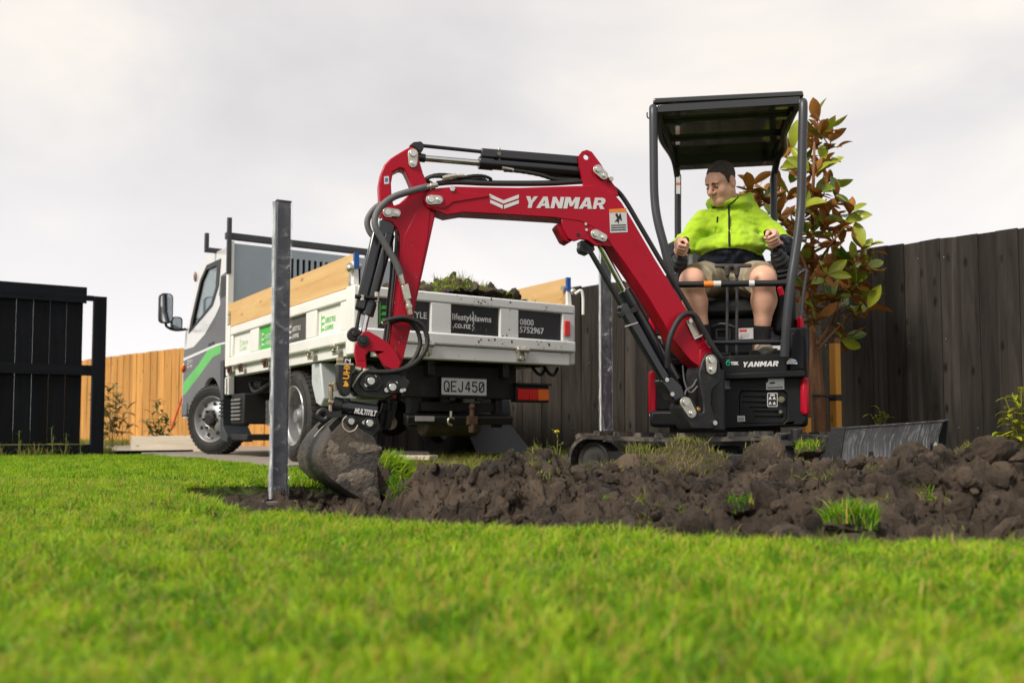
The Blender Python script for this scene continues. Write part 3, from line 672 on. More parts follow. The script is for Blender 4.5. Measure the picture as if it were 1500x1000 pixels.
truck = thing('tipper_truck', T(2.3, 0.95, 0), 'white tipper truck with timber side boards, seen from behind and its left', 'truck')
def tb(name, boxes, m, parent=truck, bevel=0.006, label=None, **k):
    b = MB(MTR)
    for a, c in boxes: b.box(tuple(min(a[i], c[i]) for i in range(3)), tuple(max(a[i], c[i]) for i in range(3)))
    return b.build(name, m, parent, bevel=bevel, label=label, **k)
W = 1.9; L_ = 3.12
# tray floor and sub beams
tray = tb('tray_floor', [((0.02, -0.04, 0.845), (L_, -W + 0.04, 0.885))], M_WHITE)
tb('rear_beam', [((-0.035, -0.14, 0.772), (0.06, -W + 0.07, 0.872))], M_WHITE_DIRTY, truck, 0.008)
tb('side_beam', [((0.09, -0.035, 0.785), (L_ - 0.06, -0.12, 0.86))], M_WHITE)
tb('side_beam', [((0.09, -W + 0.12, 0.785), (L_ - 0.06, -W + 0.035, 0.86))], M_WHITE)
# --- left side board of the tray: rails, stiles, four recessed panels
PAN = [(0.28, 0.75), (0.97, 1.45), (1.66, 2.16), (2.40, 2.95)]
def sideboard(y0, sgn):
    """y0: outer face, sgn: +1 when the outer face looks to +y"""
    yi = y0 - sgn * 0.045
    sb = tb('tray_side', [((0.15, y0, 1.175), (3.02, yi, 1.262))], M_WHITE, truck, 0.012)
    tb('bottom_rail', [((0.15, y0 + sgn * 0.008, 0.872), (3.02, yi, 0.966))], M_WHITE, sb, 0.014)
    st = [(0.15, PAN[0][0])] + [(PAN[i][1], PAN[i + 1][0]) for i in range(3)] + [(PAN[3][1], 3.02)]
    for a, c in st: tb('stile', [((a, y0 - sgn * 0.004, 0.9665), (c, yi, 1.1745))], M_WHITE, sb, 0.008)
    for k, (a, c) in enumerate(PAN):
        m = [M_WHITE, M_STICKB, M_GREEN, M_WHITE][k]
        tb('panel', [((a + .001, y0 - sgn * 0.028, 0.967), (c - .001, yi + sgn * 0.004, 1.174))], m, sb, 0.0, label=['white panel', 'dark brown panel', 'bright green panel', 'white panel'][k])
    return sb
sbl = sideboard(0.0, 1); sbr = sideboard(-W, -1)
def logo(x, z, s, m, parent, y=-0.0265, text=True, two=True):
    """leaf bars and two lines of words on the tray's left side; x is the front (left in the picture) edge"""
    b = MB(MTR)
    for k in range(3):
        zz = z - s * 0.42 + k * s * 0.40
        b.prism([(x - 0.06 * s, y, zz), (x - 0.52 * s, y, zz + 0.02 * s), (x - 0.58 * s, y, zz + 0.14 * s), (x - 0.10 * s, y, zz + 0.16 * s)], (0, 0.0012, 0))
    b.prism([(x, y, z - s * 0.55), (x - 0.055 * s, y, z - s * 0.50), (x - 0.055 * s, y, z + s * 0.75), (x, y, z + s * 0.62)], (0, 0.0012, 0))
    b.build('logo', m, parent, smooth=False)
    for i, wd in enumerate(('LIFESTYLE', 'LAWNS')):
        M = MTR @ basis((x - 0.72 * s, y + 0.001, z + (0.2 - i * 0.5) * s), (-1, 0, 0), (0, 0, 1))
        text_mb(wd, 0.48 * s, M, align='LEFT', sx=0.82).build('lettering', m, parent, smooth=False)
logo(0.70, 1.055, 0.115, M_PRINTG, sbl); logo(1.42, 1.055, 0.115, M_PRINTW, sbl); logo(2.12, 1.055, 0.115, M_PRINTW, sbl)
logo(2.78, 1.055, 0.105, mat('pale_green_print', (0.50, 0.68, 0.42), 0.5, 0, 0.03), sbl)
# corner posts
for y in (0.0, -W):
    s = 1 if y == 0 else -1
    tb('corner_post', [((0.0, y + s * 0.012, 0.782), (0.145, y - s * 0.06, 1.268))], M_WHITE, truck, 0.012)
    b = MB(MTR); b.prism([(0.03, y, 1.27), (0.12, y, 1.27), (0.095, y, 1.44), (0.05, y, 1.44)], (0, -s * 0.04, 0)); pb = b.build('hinge_bracket', M_WHITE, truck, bevel=0.005)
    b = MB(MTR); b.cyl((0.07, y + s * 0.03, 1.41), (0.07, y - s * 0.07, 1.41), 0.02, n=12); b.ball((0.045, y + 0.02 * s, 1.385), 0.03, 6); b.build('hinge_pin', M_ZINC, pb)
    tb('corner_post', [((3.03, y + s * 0.006, 0.782), (L_ + 0.01, y - s * 0.06, 1.28))], M_WHITE, truck, 0.01)
b = MB(MTR); b.tube(spline([(0.0, -W - 0.01, 1.36), (-0.03, -W - 0.035, 1.385), (-0.04, -W - 0.05, 1.375), (-0.04, -W - 0.06, 1.32), (-0.04, -W - 0.06, 1.19)], 5), 0.012, 8); b.build('tailgate_lever', M_WHITE, truck)
# hinges below the left side
for x in (0.33, 0.83, 1.9, 2.62, 2.98):
    b = MB(MTR); b.cyl((x - 0.04, 0.02, 0.862), (x + 0.04, 0.02, 0.862), 0.018, n=12); b.box((x - 0.05, 0.0, 0.80), (x + 0.05, 0.014, 0.858)); b.cyl((x, 0.012, 0.83), (x, 0.034, 0.83), 0.014, n=10)
    b.build('side_hinge', M_ZINC if x < 1 else M_RUST, truck, bevel=0.003)
# --- tailgate
tg = tb('tailgate', [((-0.035, -0.02, 1.187), (0.015, -W + 0.02, 1.262))], M_WHITE_DIRTY, truck, 0.012)
tb('bottom_rail', [((-0.05, -0.02, 0.877), (0.015, -W + 0.02, 0.968))], M_WHITE_DIRTY, tg, 0.014)
TP = [(0.16, 0.575), (0.745, 1.17), (1.34, 1.76)]
for a, c in ((0.02, 0.16), (0.575, 0.745), (1.17, 1.34), (1.76, W - 0.02)): tb('stile', [((-0.032, -a, 0.9685), (0.015, -c, 1.1865))], M_WHITE_DIRTY, tg, 0.008)
for a, c in TP: tb('panel', [((-0.006, -a - .001, 0.969), (0.013, -c + .001, 1.186))], M_STICK, tg, 0.0, label='dark panel with white print')
def ttext(s, v, z, size, m, sx=1.0, off=0.0, align='LEFT', x=-0.0075, parent=tg, nm='lettering'):
    return text_mb(s, size, MTR @ basis((x, -v, z), (0, -1, 0), (0, 0, 1)), align=align, sx=sx, offset=off).build(nm, m, parent, smooth=False)
ttext('LIFESTYLE', 0.29, 1.085, 0.066, M_PRINTW, 0.92, 0.0006)
ttext('lifestylelawns', 0.762, 1.095, 0.066, M_PRINTW, 0.99, 0.0012); ttext('.co.nz', 0.768, 1.035, 0.066, M_PRINTW, 1.0, 0.0012)
ttext('0800', 1.365, 1.095, 0.066, M_PRINTW, 1.0, 0.0012); ttext('5752967', 1.362, 1.035, 0.066, M_PRINTW, 1.0, 0.0012)
b = MB(MTR)
for k in range(3): b.prism([(-0.0075, -0.19, 1.02 + k * .045), (-0.0075, -0.25, 1.025 + k * .045), (-0.0075, -0.26, 1.045 + k * .045), (-0.0075, -0.20, 1.045 + k * .045)], (-0.0015, 0, 0))
b.prism([(-0.0075, -0.178, 1.0), (-0.0075, -0.186, 1.005), (-0.0075, -0.186, 1.16), (-0.0075, -0.178, 1.15)], (-0.0015, 0, 0)); b.build('logo', M_PRINTG, tg, smooth=False)
tb('reflector', [((-0.046, -1.775, 1.01), (-0.033, -1.825, 1.13))], M_REFL, tg, 0.004)
for v in (0.53, 1.36):
    b = MB(MTR); b.cyl((-0.055, -v - 0.055, 0.873), (-0.055, -v + 0.055, 0.873), 0.02, n=12)
    for dv in (-0.04, 0.02): b.box((-0.062, -v - dv - 0.018, 0.80), (-0.036, -v - dv + 0.006, 0.90))
    b.cyl((-0.07, -v + 0.012, 0.81), (-0.035, -v + 0.012, 0.81), 0.02, n=10); b.build('tailgate_hinge', M_ZINC, tg, bevel=0.003)
# mud splashes stuck on the tailgate
b = MB(MTR); prs = np.random.RandomState(3)
for k in range(55):
    v = prs.choice([0.75, 0.95, 1.0, 1.05, 1.2, 1.6, 1.7]) + prs.normal(0, 0.05); z = prs.choice([0.91, 0.93, 1.22, 1.25, 1.0]) + prs.normal(0, 0.02); r = prs.uniform(0.002, 0.008)
    if z > 1.258 or z < 0.885 or v > W - 0.05: continue
    x = -0.05 if z < 0.966 else (-0.035 if z > 1.188 else (-0.032 if any(a < v < c for a, c in ((0.575, 0.745), (1.17, 1.34))) else -0.006))
    b.ball((x, -v, z), r, 4, sc=(0.3, prs.uniform(0.6, 1.6), prs.uniform(0.6, 2.2)))
b.build('mud_splash', mat('dried_mud', (0.10, 0.08, 0.06), 0.95, 0, 0.3, 20, 0.3, 60), tg)['kind'] = 'stuff'
b = MB(MTR)
for k in range(9): b.ball((-0.008, -0.945 + prs.uniform(-.006, .006), 1.135 - k * 0.016), 0.009 * (1 - k * .05), 4, sc=(0.25, 0.8, 1.6))
b.build('mud_streak', M_MUDW, tg)
# --- timber side boards, blue painted ends, steel straps
for y, s in ((-0.004, 1), (-W + 0.004, -1)):
    b = MB(); b.box((-0.115, -0.016, 0.06), (0.115, 0.016, 3.14)); Mb = MTR @ Matrix(((0, 0, 1, 0), (0, 1, 0, y - s * 0.02), (1, 0, 0, 1.38), (0, 0, 0, 1)))
    pbd = b.build('timber_side_board', M_PLY, truck, M=Mb, bevel=0.002, smooth=False)
    tb('painted_end', [((0.035, y - s * 0.002, 1.388), (0.0595, y - s * 0.038, 1.497))], M_BLUE, pbd, 0.0)
    for x in (0.10, 3.06):
        b = MB(MTR); b.box((x - 0.02, min(y, y + s * 0.006), 1.25), (x + 0.02, max(y, y + s * 0.006), 1.42)); ya = y + s * 0.004
        for z in (1.29, 1.39): b.cyl((x, ya, z), (x, ya + s * 0.012, z), 0.011, n=8)
        b.build('steel_strap', M_ZINC, pbd)
# --- headboard with louvre slots and ladder rack
X0 = L_ + 0.015
hb = MB(MTR)
SL = [(0.64 + 0.062 * k, 0.64 + 0.062 * k + 0.032) for k in range(13)]
P_ = lambda v, z: (X0, -v, z)
hb.prism([P_(0.06, 0.88), P_(W - 0.06, 0.88), P_(W - 0.06, 2.11), P_(0.06, 2.11)], (0.03, 0, 0), holes=[[P_(a, 1.80), P_(c, 1.80), P_(c, 2.02), P_(a, 2.02)] for a, c in SL])
head = hb.build('headboard', M_HEADB, truck, smooth=False)
tb('headboard_backing', [((X0 + 0.05, -0.1, 1.6), (X0 + 0.06, -W + 0.1, 2.08))], M_DARK, head, 0.0)
for v in (0.0, W - 0.06): tb('headboard_post', [((X0 - 0.01, -v, 0.88), (X0 + 0.05, -v - 0.06, 2.13))], M_WHITE, truck, 0.006)
tb('rack_bar', [((X0, 0.02, 2.15), (X0 + 0.06, -W - 0.02, 2.215))], M_RACK, truck, 0.004)
for v in (0.0, W - 0.05): tb('rack_post', [((X0 - 0.018, -v + 0.012, 1.80), (X0 + 0.022, -v - 0.03, 2.36))], M_RACK, truck, 0.004)
tb('rack_bar', [((4.0, 0.0, 2.165), (4.05, -W, 2.215))], M_RACK, truck, 0.004)
tb('rack_post', [((4.0, 0.0, 2.2155), (4.05, -0.04, 2.37))], M_RACK, truck, 0.004); tb('rack_post', [((4.0, -W + 0.04, 2.2155), (4.05, -W, 2.37))], M_RACK, truck, 0.004)
# --- cab: sides traced in their own upright plane, joined by roof, back, front
CV = 0.12; CW = 1.66
def cabp(px, py, v=CV):
    p = on(px, py, T(0, v, 0), TRt); q = p - T(0, 0, 0); return (q.dot(TF), q.z)
prof = [cabp(*p) for p in ((327, 364), (304.5, 375), (296, 380), (291.5, 392), (287, 412), (276.5, 474), (271, 489), (268.9, 520), (267.5, 544), (267, 574), (267, 592), (268, 603))]
arch = [(4.13 + 0.455 * math.cos(R(a)), 0.375 + 0.455 * math.sin(R(a))) for a in range(12, 169, 12)]
front_u = prof[-1][0]
body_poly = [(3.42, 0.62), (3.42, prof[0][1])] + prof + [(front_u - 0.02, 0.40)] + arch + [(3.67, 0.62)]
win = [cabp(*p) for p in ((320, 386), (303, 393.5), (295, 412), (284, 462), (280.5, 482), (298, 461), (310, 446), (317.5, 420))]
cab = None
for v, s in ((CV, 1), (CV + CW, -1)):
    b = MB(MTR); b.prism([(u, -v, z) for u, z in body_poly], (0, -0.045 * s, 0), holes=[[(u, -v, z) for u, z in win]])
    o = b.build('cab_side', M_CABWHITE, truck, bevel=0.008, angle=30)
    if cab is None: cab = o
    # rubber frame and the pane
    cx = sum(u for u, z in win) / len(win); cz = sum(z for u, z in win) / len(win)
    big = [(cx + (u - cx) * 1.20, cz + (z - cz) * 1.13) for u, z in win]; sm = [(cx + (u - cx) * 0.93, cz + (z - cz) * 0.95) for u, z in win]
    b = MB(MTR); b.prism([(u, -v + s * 0.006, z) for u, z in big], (0, -0.02 * s, 0), holes=[[(u, -v + s * 0.006, z) for u, z in sm]]); wf = b.build('window_frame', M_SEALS, truck, smooth=False)
    b = MB(MTR); b.prism([(u, -v - s * 0.010, z) for u, z in sm], (0, -0.004 * s, 0)); b.build('window_pane', M_GLASS, wf, smooth=False)
    # wheel arch liner
    b = MB(MTR)
    for i in range(len(arch) - 1):
        (a0, z0), (a1, z1) = arch[i], arch[i + 1]; b.add([(a0, -v - s * 0.04, z0), (a1, -v - s * 0.04, z1), (a1, -v - s * 0.38, z1), (a0, -v - s * 0.38, z0)], [(0, 1, 2, 3)])
    b.build('wheel_arch', M_DARK, truck)
    if s == 1:
        yy = -v + 0.0025
        def decal(name, pts, m, dy=0.0): 
            bb = MB(MTR); bb.prism([(*cabp(px, py)[:1], yy + dy, cabp(px, py)[1]) for px, py in pts], (0, -0.004, 0)); return bb.build(name, m, cab, smooth=False)
        decal('door_wrap', [(332, 398), (324, 404), (320, 440), (306, 462), (290, 498), (270, 512), (269.3, 524), (318, 503), (332, 500)], M_CABGREY)
        decal('swoosh', [(322, 432), (310, 452), (286, 486), (274, 500), (271, 512), (284, 508), (300, 490), (316, 462), (323, 446)], M_CABWHITE, 0.0008)
        lw = [cabp(x, y) for x, y in ((331, 503), (318, 506.5), (269, 528.5), (267.6, 596), (268, 607))] + [(4.13 + 0.458 * math.cos(R(a)), 0.375 + 0.458 * math.sin(R(a))) for a in range(10, 171, 8)] + [(3.60, 0.60), (3.50, 0.66)]
        bb = MB(MTR); bb.prism([(u, yy, z) for u, z in lw], (0, -0.004, 0)); bb.build('lower_wrap', M_CABGREY, cab, smooth=False)
        decal('green_slash', [(324, 504), (304.5, 513), (291, 534), (269.2, 560), (268.4, 578), (271, 578), (288, 556), (312, 523), (324, 517)], M_GREEN, 0.0008)
        decal('quarter_window', [(331, 404), (324.5, 405), (323.5, 437), (331, 433)], M_SEALS, 0.0008)
        decal('door_handle', [(314, 500), (306, 503.5), (306, 507), (314, 503.5)], M_SEALS, 0.004)
        u0, z0 = cabp(276, 534)
        for i, wd in enumerate(('LIFESTYLE', 'LAWNS')): text_mb(wd, 0.048, MTR @ basis((u0 - 0.06, yy + 0.001, z0 + 0.03 - i * 0.055), (-1, 0, 0), (0, 0, 1)), align='LEFT', sx=0.8).build('lettering', M_PRINTW, cab, smooth=False)
        bb = MB(MTR)
        for k in range(3): bb.box((u0 - 0.02, yy, z0 - 0.035 + k * 0.035), (u0 + 0.03, yy + 0.0015, z0 - 0.02 + k * 0.035))
        bb.build('logo', M_PRINTW, cab, smooth=False)
yL, yR = -CV - 0.045, -CV - CW + 0.045
def cross(name, pts, m, parent=truck, th=0.03):
    """a sheet across the cab following profile points"""
    b = MB(MTR)
    for i in range(len(pts) - 1):
        (a0, z0), (a1, z1) = pts[i], pts[i + 1]; d = Vector((a1 - a0, 0, z1 - z0)).normalized(); n = Vector((-d.z, 0, d.x)) * th
        b.prism([(a0, yL, z0), (a1, yL, z1), (a1 - n.x, yL, z1 - n.z), (a0 - n.x, yL, z0 - n.z)], (0, yR - yL, 0))
    return b.build(name, m, parent, bevel=0.003)
cross('cab_roof', [(3.42, prof[0][1])] + prof[:4], M_CABWHITE)
cross('windscreen', prof[3:6], M_GLASS, th=0.006)
cross('cab_front', prof[5:], M_CABWHITE)
tb('cab_back', [((3.425, yL, 0.62), (3.46, yR, 1.22))], M_CABGREY, truck, 0.0); tb('cab_back', [((3.425, yL, 1.22), (3.46, yL - 0.14, 2.05)), ((3.425, yR, 1.22), (3.46, yR + 0.14, 2.05)), ((3.425, yL - .14, 1.95), (3.46, yR + .14, 2.05))], M_CABWHITE, truck, 0.0)
b = MB(MTR); b.box((3.44, yL - 0.14, 1.22), (3.446, yR + 0.14, 1.95)) if False else b.box((3.44, yR + 0.14, 1.22), (3.446, yL - 0.14, 1.95)); b.build('rear_window', M_GLASS, truck, smooth=False)
tb('cab_floor', [((3.5, yL, 0.66), (front_u - 0.08, yR, 0.72)), ((3.47, yL, 0.72), (3.56, yR, 0.9)), ((front_u - 0.35, yL, 1.05), (front_u - 0.12, yR, 1.22))], M_DARK, truck, 0.0)
for v in (0.5, 1.35):
    b = MB(MTR); b.box((3.58, -v - 0.22, 0.9), (4.05, -v + 0.22, 1.0)); b.prism([(3.5, -v - 0.22, 0.98), (3.62, -v - 0.22, 0.98), (3.55, -v - 0.22, 1.52), (3.47, -v - 0.22, 1.5)], (0, 0.44, 0)); b.box((3.47, -v - .12, 1.53), (3.54, -v + .12, 1.7)); b.build('cab_seat', M_SEALS, truck, bevel=0.03)
b = MB(MTR); b.tube(arc((4.75, -0.52, 1.28), 0.2, 0, 360, 20, (0.35, 0, -0.93) if False else (0.5, 0, 0.86), (0, 1, 0)), 0.014, 6); b.build('steering_wheel', M_SEALS, truck)
tb('bumper', [((front_u - 0.25, -CV + 0.012, 0.41), (front_u + 0.05, -CV - CW - 0.012, 0.60))], M_CABGREY, truck, 0.03)
b = MB(MTR); b.ball((front_u + 0.005, -CV - 0.03, cabp(262, 541)[1]), 0.075, 8, sc=(0.5, 0.75, 1.0)); b.build('head_lamp', M_CABWHITE, truck)
b = MB(MTR); b.ball((front_u - 0.01, -CV + 0.012, cabp(262, 541)[1]), 0.05, 7, sc=(0.6, 0.5, 0.9)); b.build('indicator', M_AMB, truck)
# side marker on the A pillar and beacon bar
b = MB(MTR); u0, z0 = cabp(288, 405); b.ball((u0 + 0.02, -CV + 0.01, z0), 0.05, 6, sc=(0.6, 0.4, 1.2)); b.build('marker_lamp', mat('dull_amber', (0.25, 0.13, 0.10), 0.3), truck)
# mirrors on an arm
u_m = front_u - 0.12; zb = cabp(262, 486)[1]
b = MB(MTR); b.tube(spline([(u_m + 0.05, -CV, zb + 0.0), (u_m + 0.02, 0.0, zb - 0.02), (u_m, 0.09, zb + 0.0), (u_m, 0.125, zb + 0.06), (u_m, 0.13, zb + 0.3)], 5), 0.016, 8); arm_m = b.build('mirror_arm', M_SEALS, truck)
def rrect(cx, cz, w2, h2, r, x, n=5):
    out = []
    for (sx_, sz_, a0) in ((1, 1, 0), (-1, 1, 90), (-1, -1, 180), (1, -1, 270)):
        for k in range(n): a = R(a0 + 90 * k / (n - 1)); out.append((x, cx + sx_ * (w2 - r) + r * math.cos(a), cz + sz_ * (h2 - r) + r * math.sin(a)))
    return out
for cy, cz, w2, h2, nm in ((0.125, zb + 0.225, 0.076, 0.175, 'mirror'), (0.0, zb + 0.055, 0.062, 0.078, 'mirror')):
    b = MB(MTR); b.prism(rrect(cy, cz, w2, h2, min(w2, h2) * 0.65, u_m - 0.03), (0.075, 0, 0)); mo = b.build(nm, M_SEALS, truck, bevel=0.012)
    b = MB(MTR); b.prism(rrect(cy, cz, w2 - 0.012, h2 - 0.012, min(w2, h2) * 0.6, u_m - 0.034), (0.003, 0, 0)); b.build('mirror_glass', M_MIRROR, mo, smooth=False)
# --- wheels
def wheel(u, v_out, s, dish, name='wheel', w_=0.205, r=0.375, steer=0.0):
    """outer face at v_out, s=+1: outer side looks to the truck's left"""
    pc = Matrix.Translation((u, -v_out - s * w_ / 2, 0)); MW = MTR @ pc @ Matrix.Rotation(steer, 4, 'Z') @ pc.inverted(); root_o = MB(MW); ax = (0, s, 0); c = (u, -v_out - s * 0.0, r)
    tyre = [(0.235, -0.015), (0.262, 0.0), (0.305, 0.006), (0.342, -0.004), (r - 0.012, -0.022), (r, -0.042), (r, -w_ + 0.042), (r - 0.012, -w_ + 0.022), (0.342, -w_), (0.262, -w_ - 0.0), (0.235, -w_ + 0.015), (0.225, -w_ * 0.5), (0.235, -0.015)]
    root_o.lathe(tyre, c, ax, 56)
    # tread blocks: three rows, the outer ones stepping over the shoulder
    nb_ = 46
    for k in range(nb_):
        a = 2 * math.pi * k / nb_
        for row, (h0, h1) in enumerate(((-0.022, -0.066), (-0.074, -w_ + 0.074), (-w_ + 0.066, -w_ + 0.022))):
            a0 = a + (row % 2) * math.pi / nb_; da = math.pi / nb_ * 0.62; vs_ = []
            for rr in (r - 0.004, r + 0.009):
                for (aa, hh) in ((a0 - da, h0), (a0 + da, h0), (a0 + da, h1), (a0 - da, h1)):
                    rr2 = rr - (0.008 if (row != 1 and hh in (-0.022, -w_ + 0.022)) else 0)
                    vs_.append((u + rr2 * math.cos(aa), -v_out + s * hh, r + rr2 * math.sin(aa)))
            root_o.add(vs_, [(0, 3, 2, 1), (4, 5, 6, 7), (0, 1, 5, 4), (1, 2, 6, 5), (2, 3, 7, 6), (3, 0, 4, 7)])
    for k in range(3): root_o.lathe([(0.285 + k * 0.02, 0.004), (0.288 + k * 0.02, 0.0085), (0.291 + k * 0.02, 0.004)], c, ax, 48)
    wo_ = MB(MW)
    if dish > 0:   # deep rear rim
        pr = [(0.250, -0.004), (0.243, 0.004), (0.232, -0.004), (0.222, -0.03), (0.212, -0.035), (0.205, -dish), (0.17, -dish - 0.012), (0.10, -dish - 0.0), (0.095, -dish + 0.03), (0.0, -dish + 0.03)]
    else:
        pr = [(0.250, -0.004), (0.243, 0.004), (0.232, -0.004), (0.222, -0.03), (0.205, -0.05), (0.19, -0.045), (0.165, -0.018), (0.125, 0.006), (0.10, 0.008), (0.085, -0.008), (0.0, -0.008)]
    wo_.lathe(pr, c, ax, 48)
    tyre_o = root_o.build(name, M_RUBBER, truck, angle=40)
    rim_o = wo_.build('rim', M_RIM, tyre_o, angle=50)
    hz_ = -dish if dish > 0 else 0.0
    b = MB(MW)
    for k in range(8):
        a = 2 * math.pi * (k + 0.3) / 8; rr = 0.15 if dish > 0 else 0.172
        p = Vector((u + rr * math.cos(a), -v_out, r + rr * math.sin(a))); b.cyl(p + Vector((0, s * (hz_ - 0.008), 0)), p + Vector((0, s * (hz_ + (0.004 if dish > 0 else -0.012)), 0)), 0.022, n=12)
    b.build('vent_hole', M_SEALS, tyre_o)
    b = MB(MW); hh = 0.085 if dish > 0 else 0.04
    b.lathe([(0.075, hz_ - 0.01), (0.07, hz_ + hh * 0.6), (0.05, hz_ + hh), (0.0, hz_ + hh)], c, ax, 20)
    for k in range(6):
        a = 2 * math.pi * k / 6; p = Vector((u + 0.098 * math.cos(a), -v_out + s * (hz_ - 0.006), r + 0.098 * math.sin(a))); b.cyl(p, p + Vector((0, s * 0.034, 0)), 0.014, n=6)
    b.build('hub', M_RIM if dish > 0 else M_DARK, tyre_o)
FU, RU = 4.13, 1.40
wheel(FU, 0.10, 1, 0, steer=R(29)); wheel(FU, 1.80, -1, 0, steer=R(25))
wheel(RU, 0.06, 1, 0.11); wheel(RU, 0.29, 1, 0.11); wheel(RU, 1.84, -1, 0.11); wheel(RU, 1.61, -1, 0.11)
# --- chassis and what hangs below
tb('chassis_rail', [((0.15, -0.56, 0.56), (5.0, -0.64, 0.74))], M_DARK); tb('chassis_rail', [((0.15, -1.26, 0.56), (5.0, -1.34, 0.74))], M_DARK)
tb('tipping_frame', [((0.1, -0.5, 0.745), (3.1, -0.58, 0.84)), ((0.1, -1.32, 0.745), (3.1, -1.40, 0.84)), ((0.3, -0.1, 0.78), (0.38, -1.8, 0.84)), ((1.2, -0.1, 0.78), (1.28, -1.8, 0.84)), ((2.1, -0.1, 0.78), (2.18, -1.8, 0.84)), ((2.9, -0.1, 0.78), (2.98, -1.8, 0.84))], M_DARK)
b = MB(MTR); b.cyl((RU, -0.2, 0.375), (RU, -1.7, 0.375), 0.06); b.ball((RU, -0.95, 0.375), 0.17, 8); b.cyl((FU, -0.2, 0.375), (FU, -1.7, 0.375), 0.045); b.cyl((1.45, -0.95, 0.42), (4.0, -0.95, 0.6), 0.045); b.build('axle', M_DARK, truck)
b = MB(MTR); b.box((3.95, -1.25, 0.5), (4.9, -0.6, 1.0)); b.build('engine', M_DARK, truck, bevel=0.04)
# black splash guard behind the front wheel, step and battery box
b = MB(MTR); b.prism([(3.72, -0.10, 0.98), (3.60, -0.10, 0.98), (3.58, -0.10, 0.30), (3.42, -0.10, 0.20), (3.42, -0.10, 0.14), (3.66, -0.10, 0.16), (3.69, -0.10, 0.6)], (0, -0.26, 0))
for z in (0.40, 0.44, 0.48, 0.52, 0.56): b.box((3.57, -0.095, z), (3.70, -0.085, z + 0.02))
b.build('splash_guard', M_MUDB, truck, bevel=0.008)
tb('battery_box', [((2.95, -0.12, 0.32), (3.36, -0.46, 0.62))], M_DARK, truck, 0.015)
b = MB(MTR)
for k in range(6): b.box((3.0, -0.115, 0.36 + k * 0.038), (3.30, -0.10, 0.378 + k * 0.038))
b.build('battery_ribs', mat('ribbed_alloy', (0.28, 0.28, 0.27), 0.45, 0.6, 0.2, 12, dirt=0.3), truck)
b = MB(MTR); b.tube([(3.38, -0.07, 0.78), (3.38, -0.07, 0.62), (3.28, -0.07, 0.62), (3.28, -0.07, 0.78), (3.38, -0.07, 0.78)], 0.012, 6); b.build('rope_loop', M_WHITE, truck)
b = MB(MTR); b.box((2.9, -0.14, 0.16), (3.45, -0.5, 0.22)); b.build('step_bar', M_DARK, truck, bevel=0.01)
# tank under the tray and spare tyre lying in its cradle
b = MB(MTR); b.lathe([(0.0, 0), (0.19, 0.0), (0.215, 0.02), (0.215, 0.22), (0.19, 0.24), (0.0, 0.24)], (2.42, -0.40, 0.30), (0, 0, 1), 40)
for k in range(40):
    a = 2 * math.pi * k / 40
    for z in (0.31, 0.37, 0.43, 0.49): b.box((-0.004, -0.010, 0), (0.004, 0.010, 0.045), M=Matrix.Translation((2.42 + 0.218 * math.cos(a), -0.40 + 0.218 * math.sin(a), z)) @ Matrix.Rotation(a, 4, 'Z'))
b.build('spare_wheel', mat('old_grey_tyre', (0.075, 0.073, 0.070), 0.85, 0, 0.2, 20, 0.2, 60), truck)
for (a, c, r) in (((2.7, -0.3, 0.74), (2.2, -0.28, 0.76), 0.045), ((2.8, -0.22, 0.7), (2.55, -0.2, 0.68), 0.05)):
    b = MB(MTR); b.cyl(a, c, r, n=14); b.build('air_tank', M_DARK, truck)
b = MB(MTR); b.tube(spline([(3.0, -0.2, 0.72), (2.7, -0.16, 0.62), (2.3, -0.2, 0.70), (1.95, -0.22, 0.66)], 6), 0.02, 8); b.build('brake_hose', M_HOSE, truck)
# mudguards of the rear wheels
b = MB(MTR); b.prism([(0.78, -0.05, 0.775), (0.96, -0.05, 0.775), (0.955, -0.05, 0.62), (0.86, -0.05, 0.47), (0.75, -0.05, 0.44), (0.70, -0.05, 0.50)], (0, -0.46, 0)); b.build('rear_mudguard', M_MUDW, truck, bevel=0.012)
b = MB(MTR); pts = [(RU + 0.46 * math.cos(R(a)), 0.375 + 0.46 * math.sin(R(a))) for a in range(198, 131, -6)]
for i in range(len(pts) - 1):
    (a0, z0), (a1, z1) = pts[i], pts[i + 1]; b.prism([(a0, -1.40, z0), (a1, -1.40, z1), (a1 + 0.01, -1.40, z1 - 0.01), (a0 + 0.01, -1.40, z0 - 0.01)], (0, -0.50, 0))
b.build('rear_mudguard', M_MUDB, truck)
b = MB(MTR); b.prism([(0.62, -1.36, 0.06), (0.62, -1.93, 0.06), (0.80, -1.80, 0.32), (0.95, -1.60, 0.46), (0.95, -1.36, 0.46)], (0.012, 0, 0)); b.build('mud_flap', M_MUDB, truck, bevel=0.005)
tb('mudguard_stay', [((0.90, -1.40, 0.45), (0.93, -1.56, 0.53))], M_MUDW, truck, 0.004)
b = MB(MTR); b.prism([(0.70, -0.30, 0.06), (0.70, -0.55, 0.06), (0.90, -0.55, 0.5), (0.90, -0.30, 0.5)], (0.012, 0, 0)); b.build('mud_flap', M_MUDB, truck, bevel=0.005)
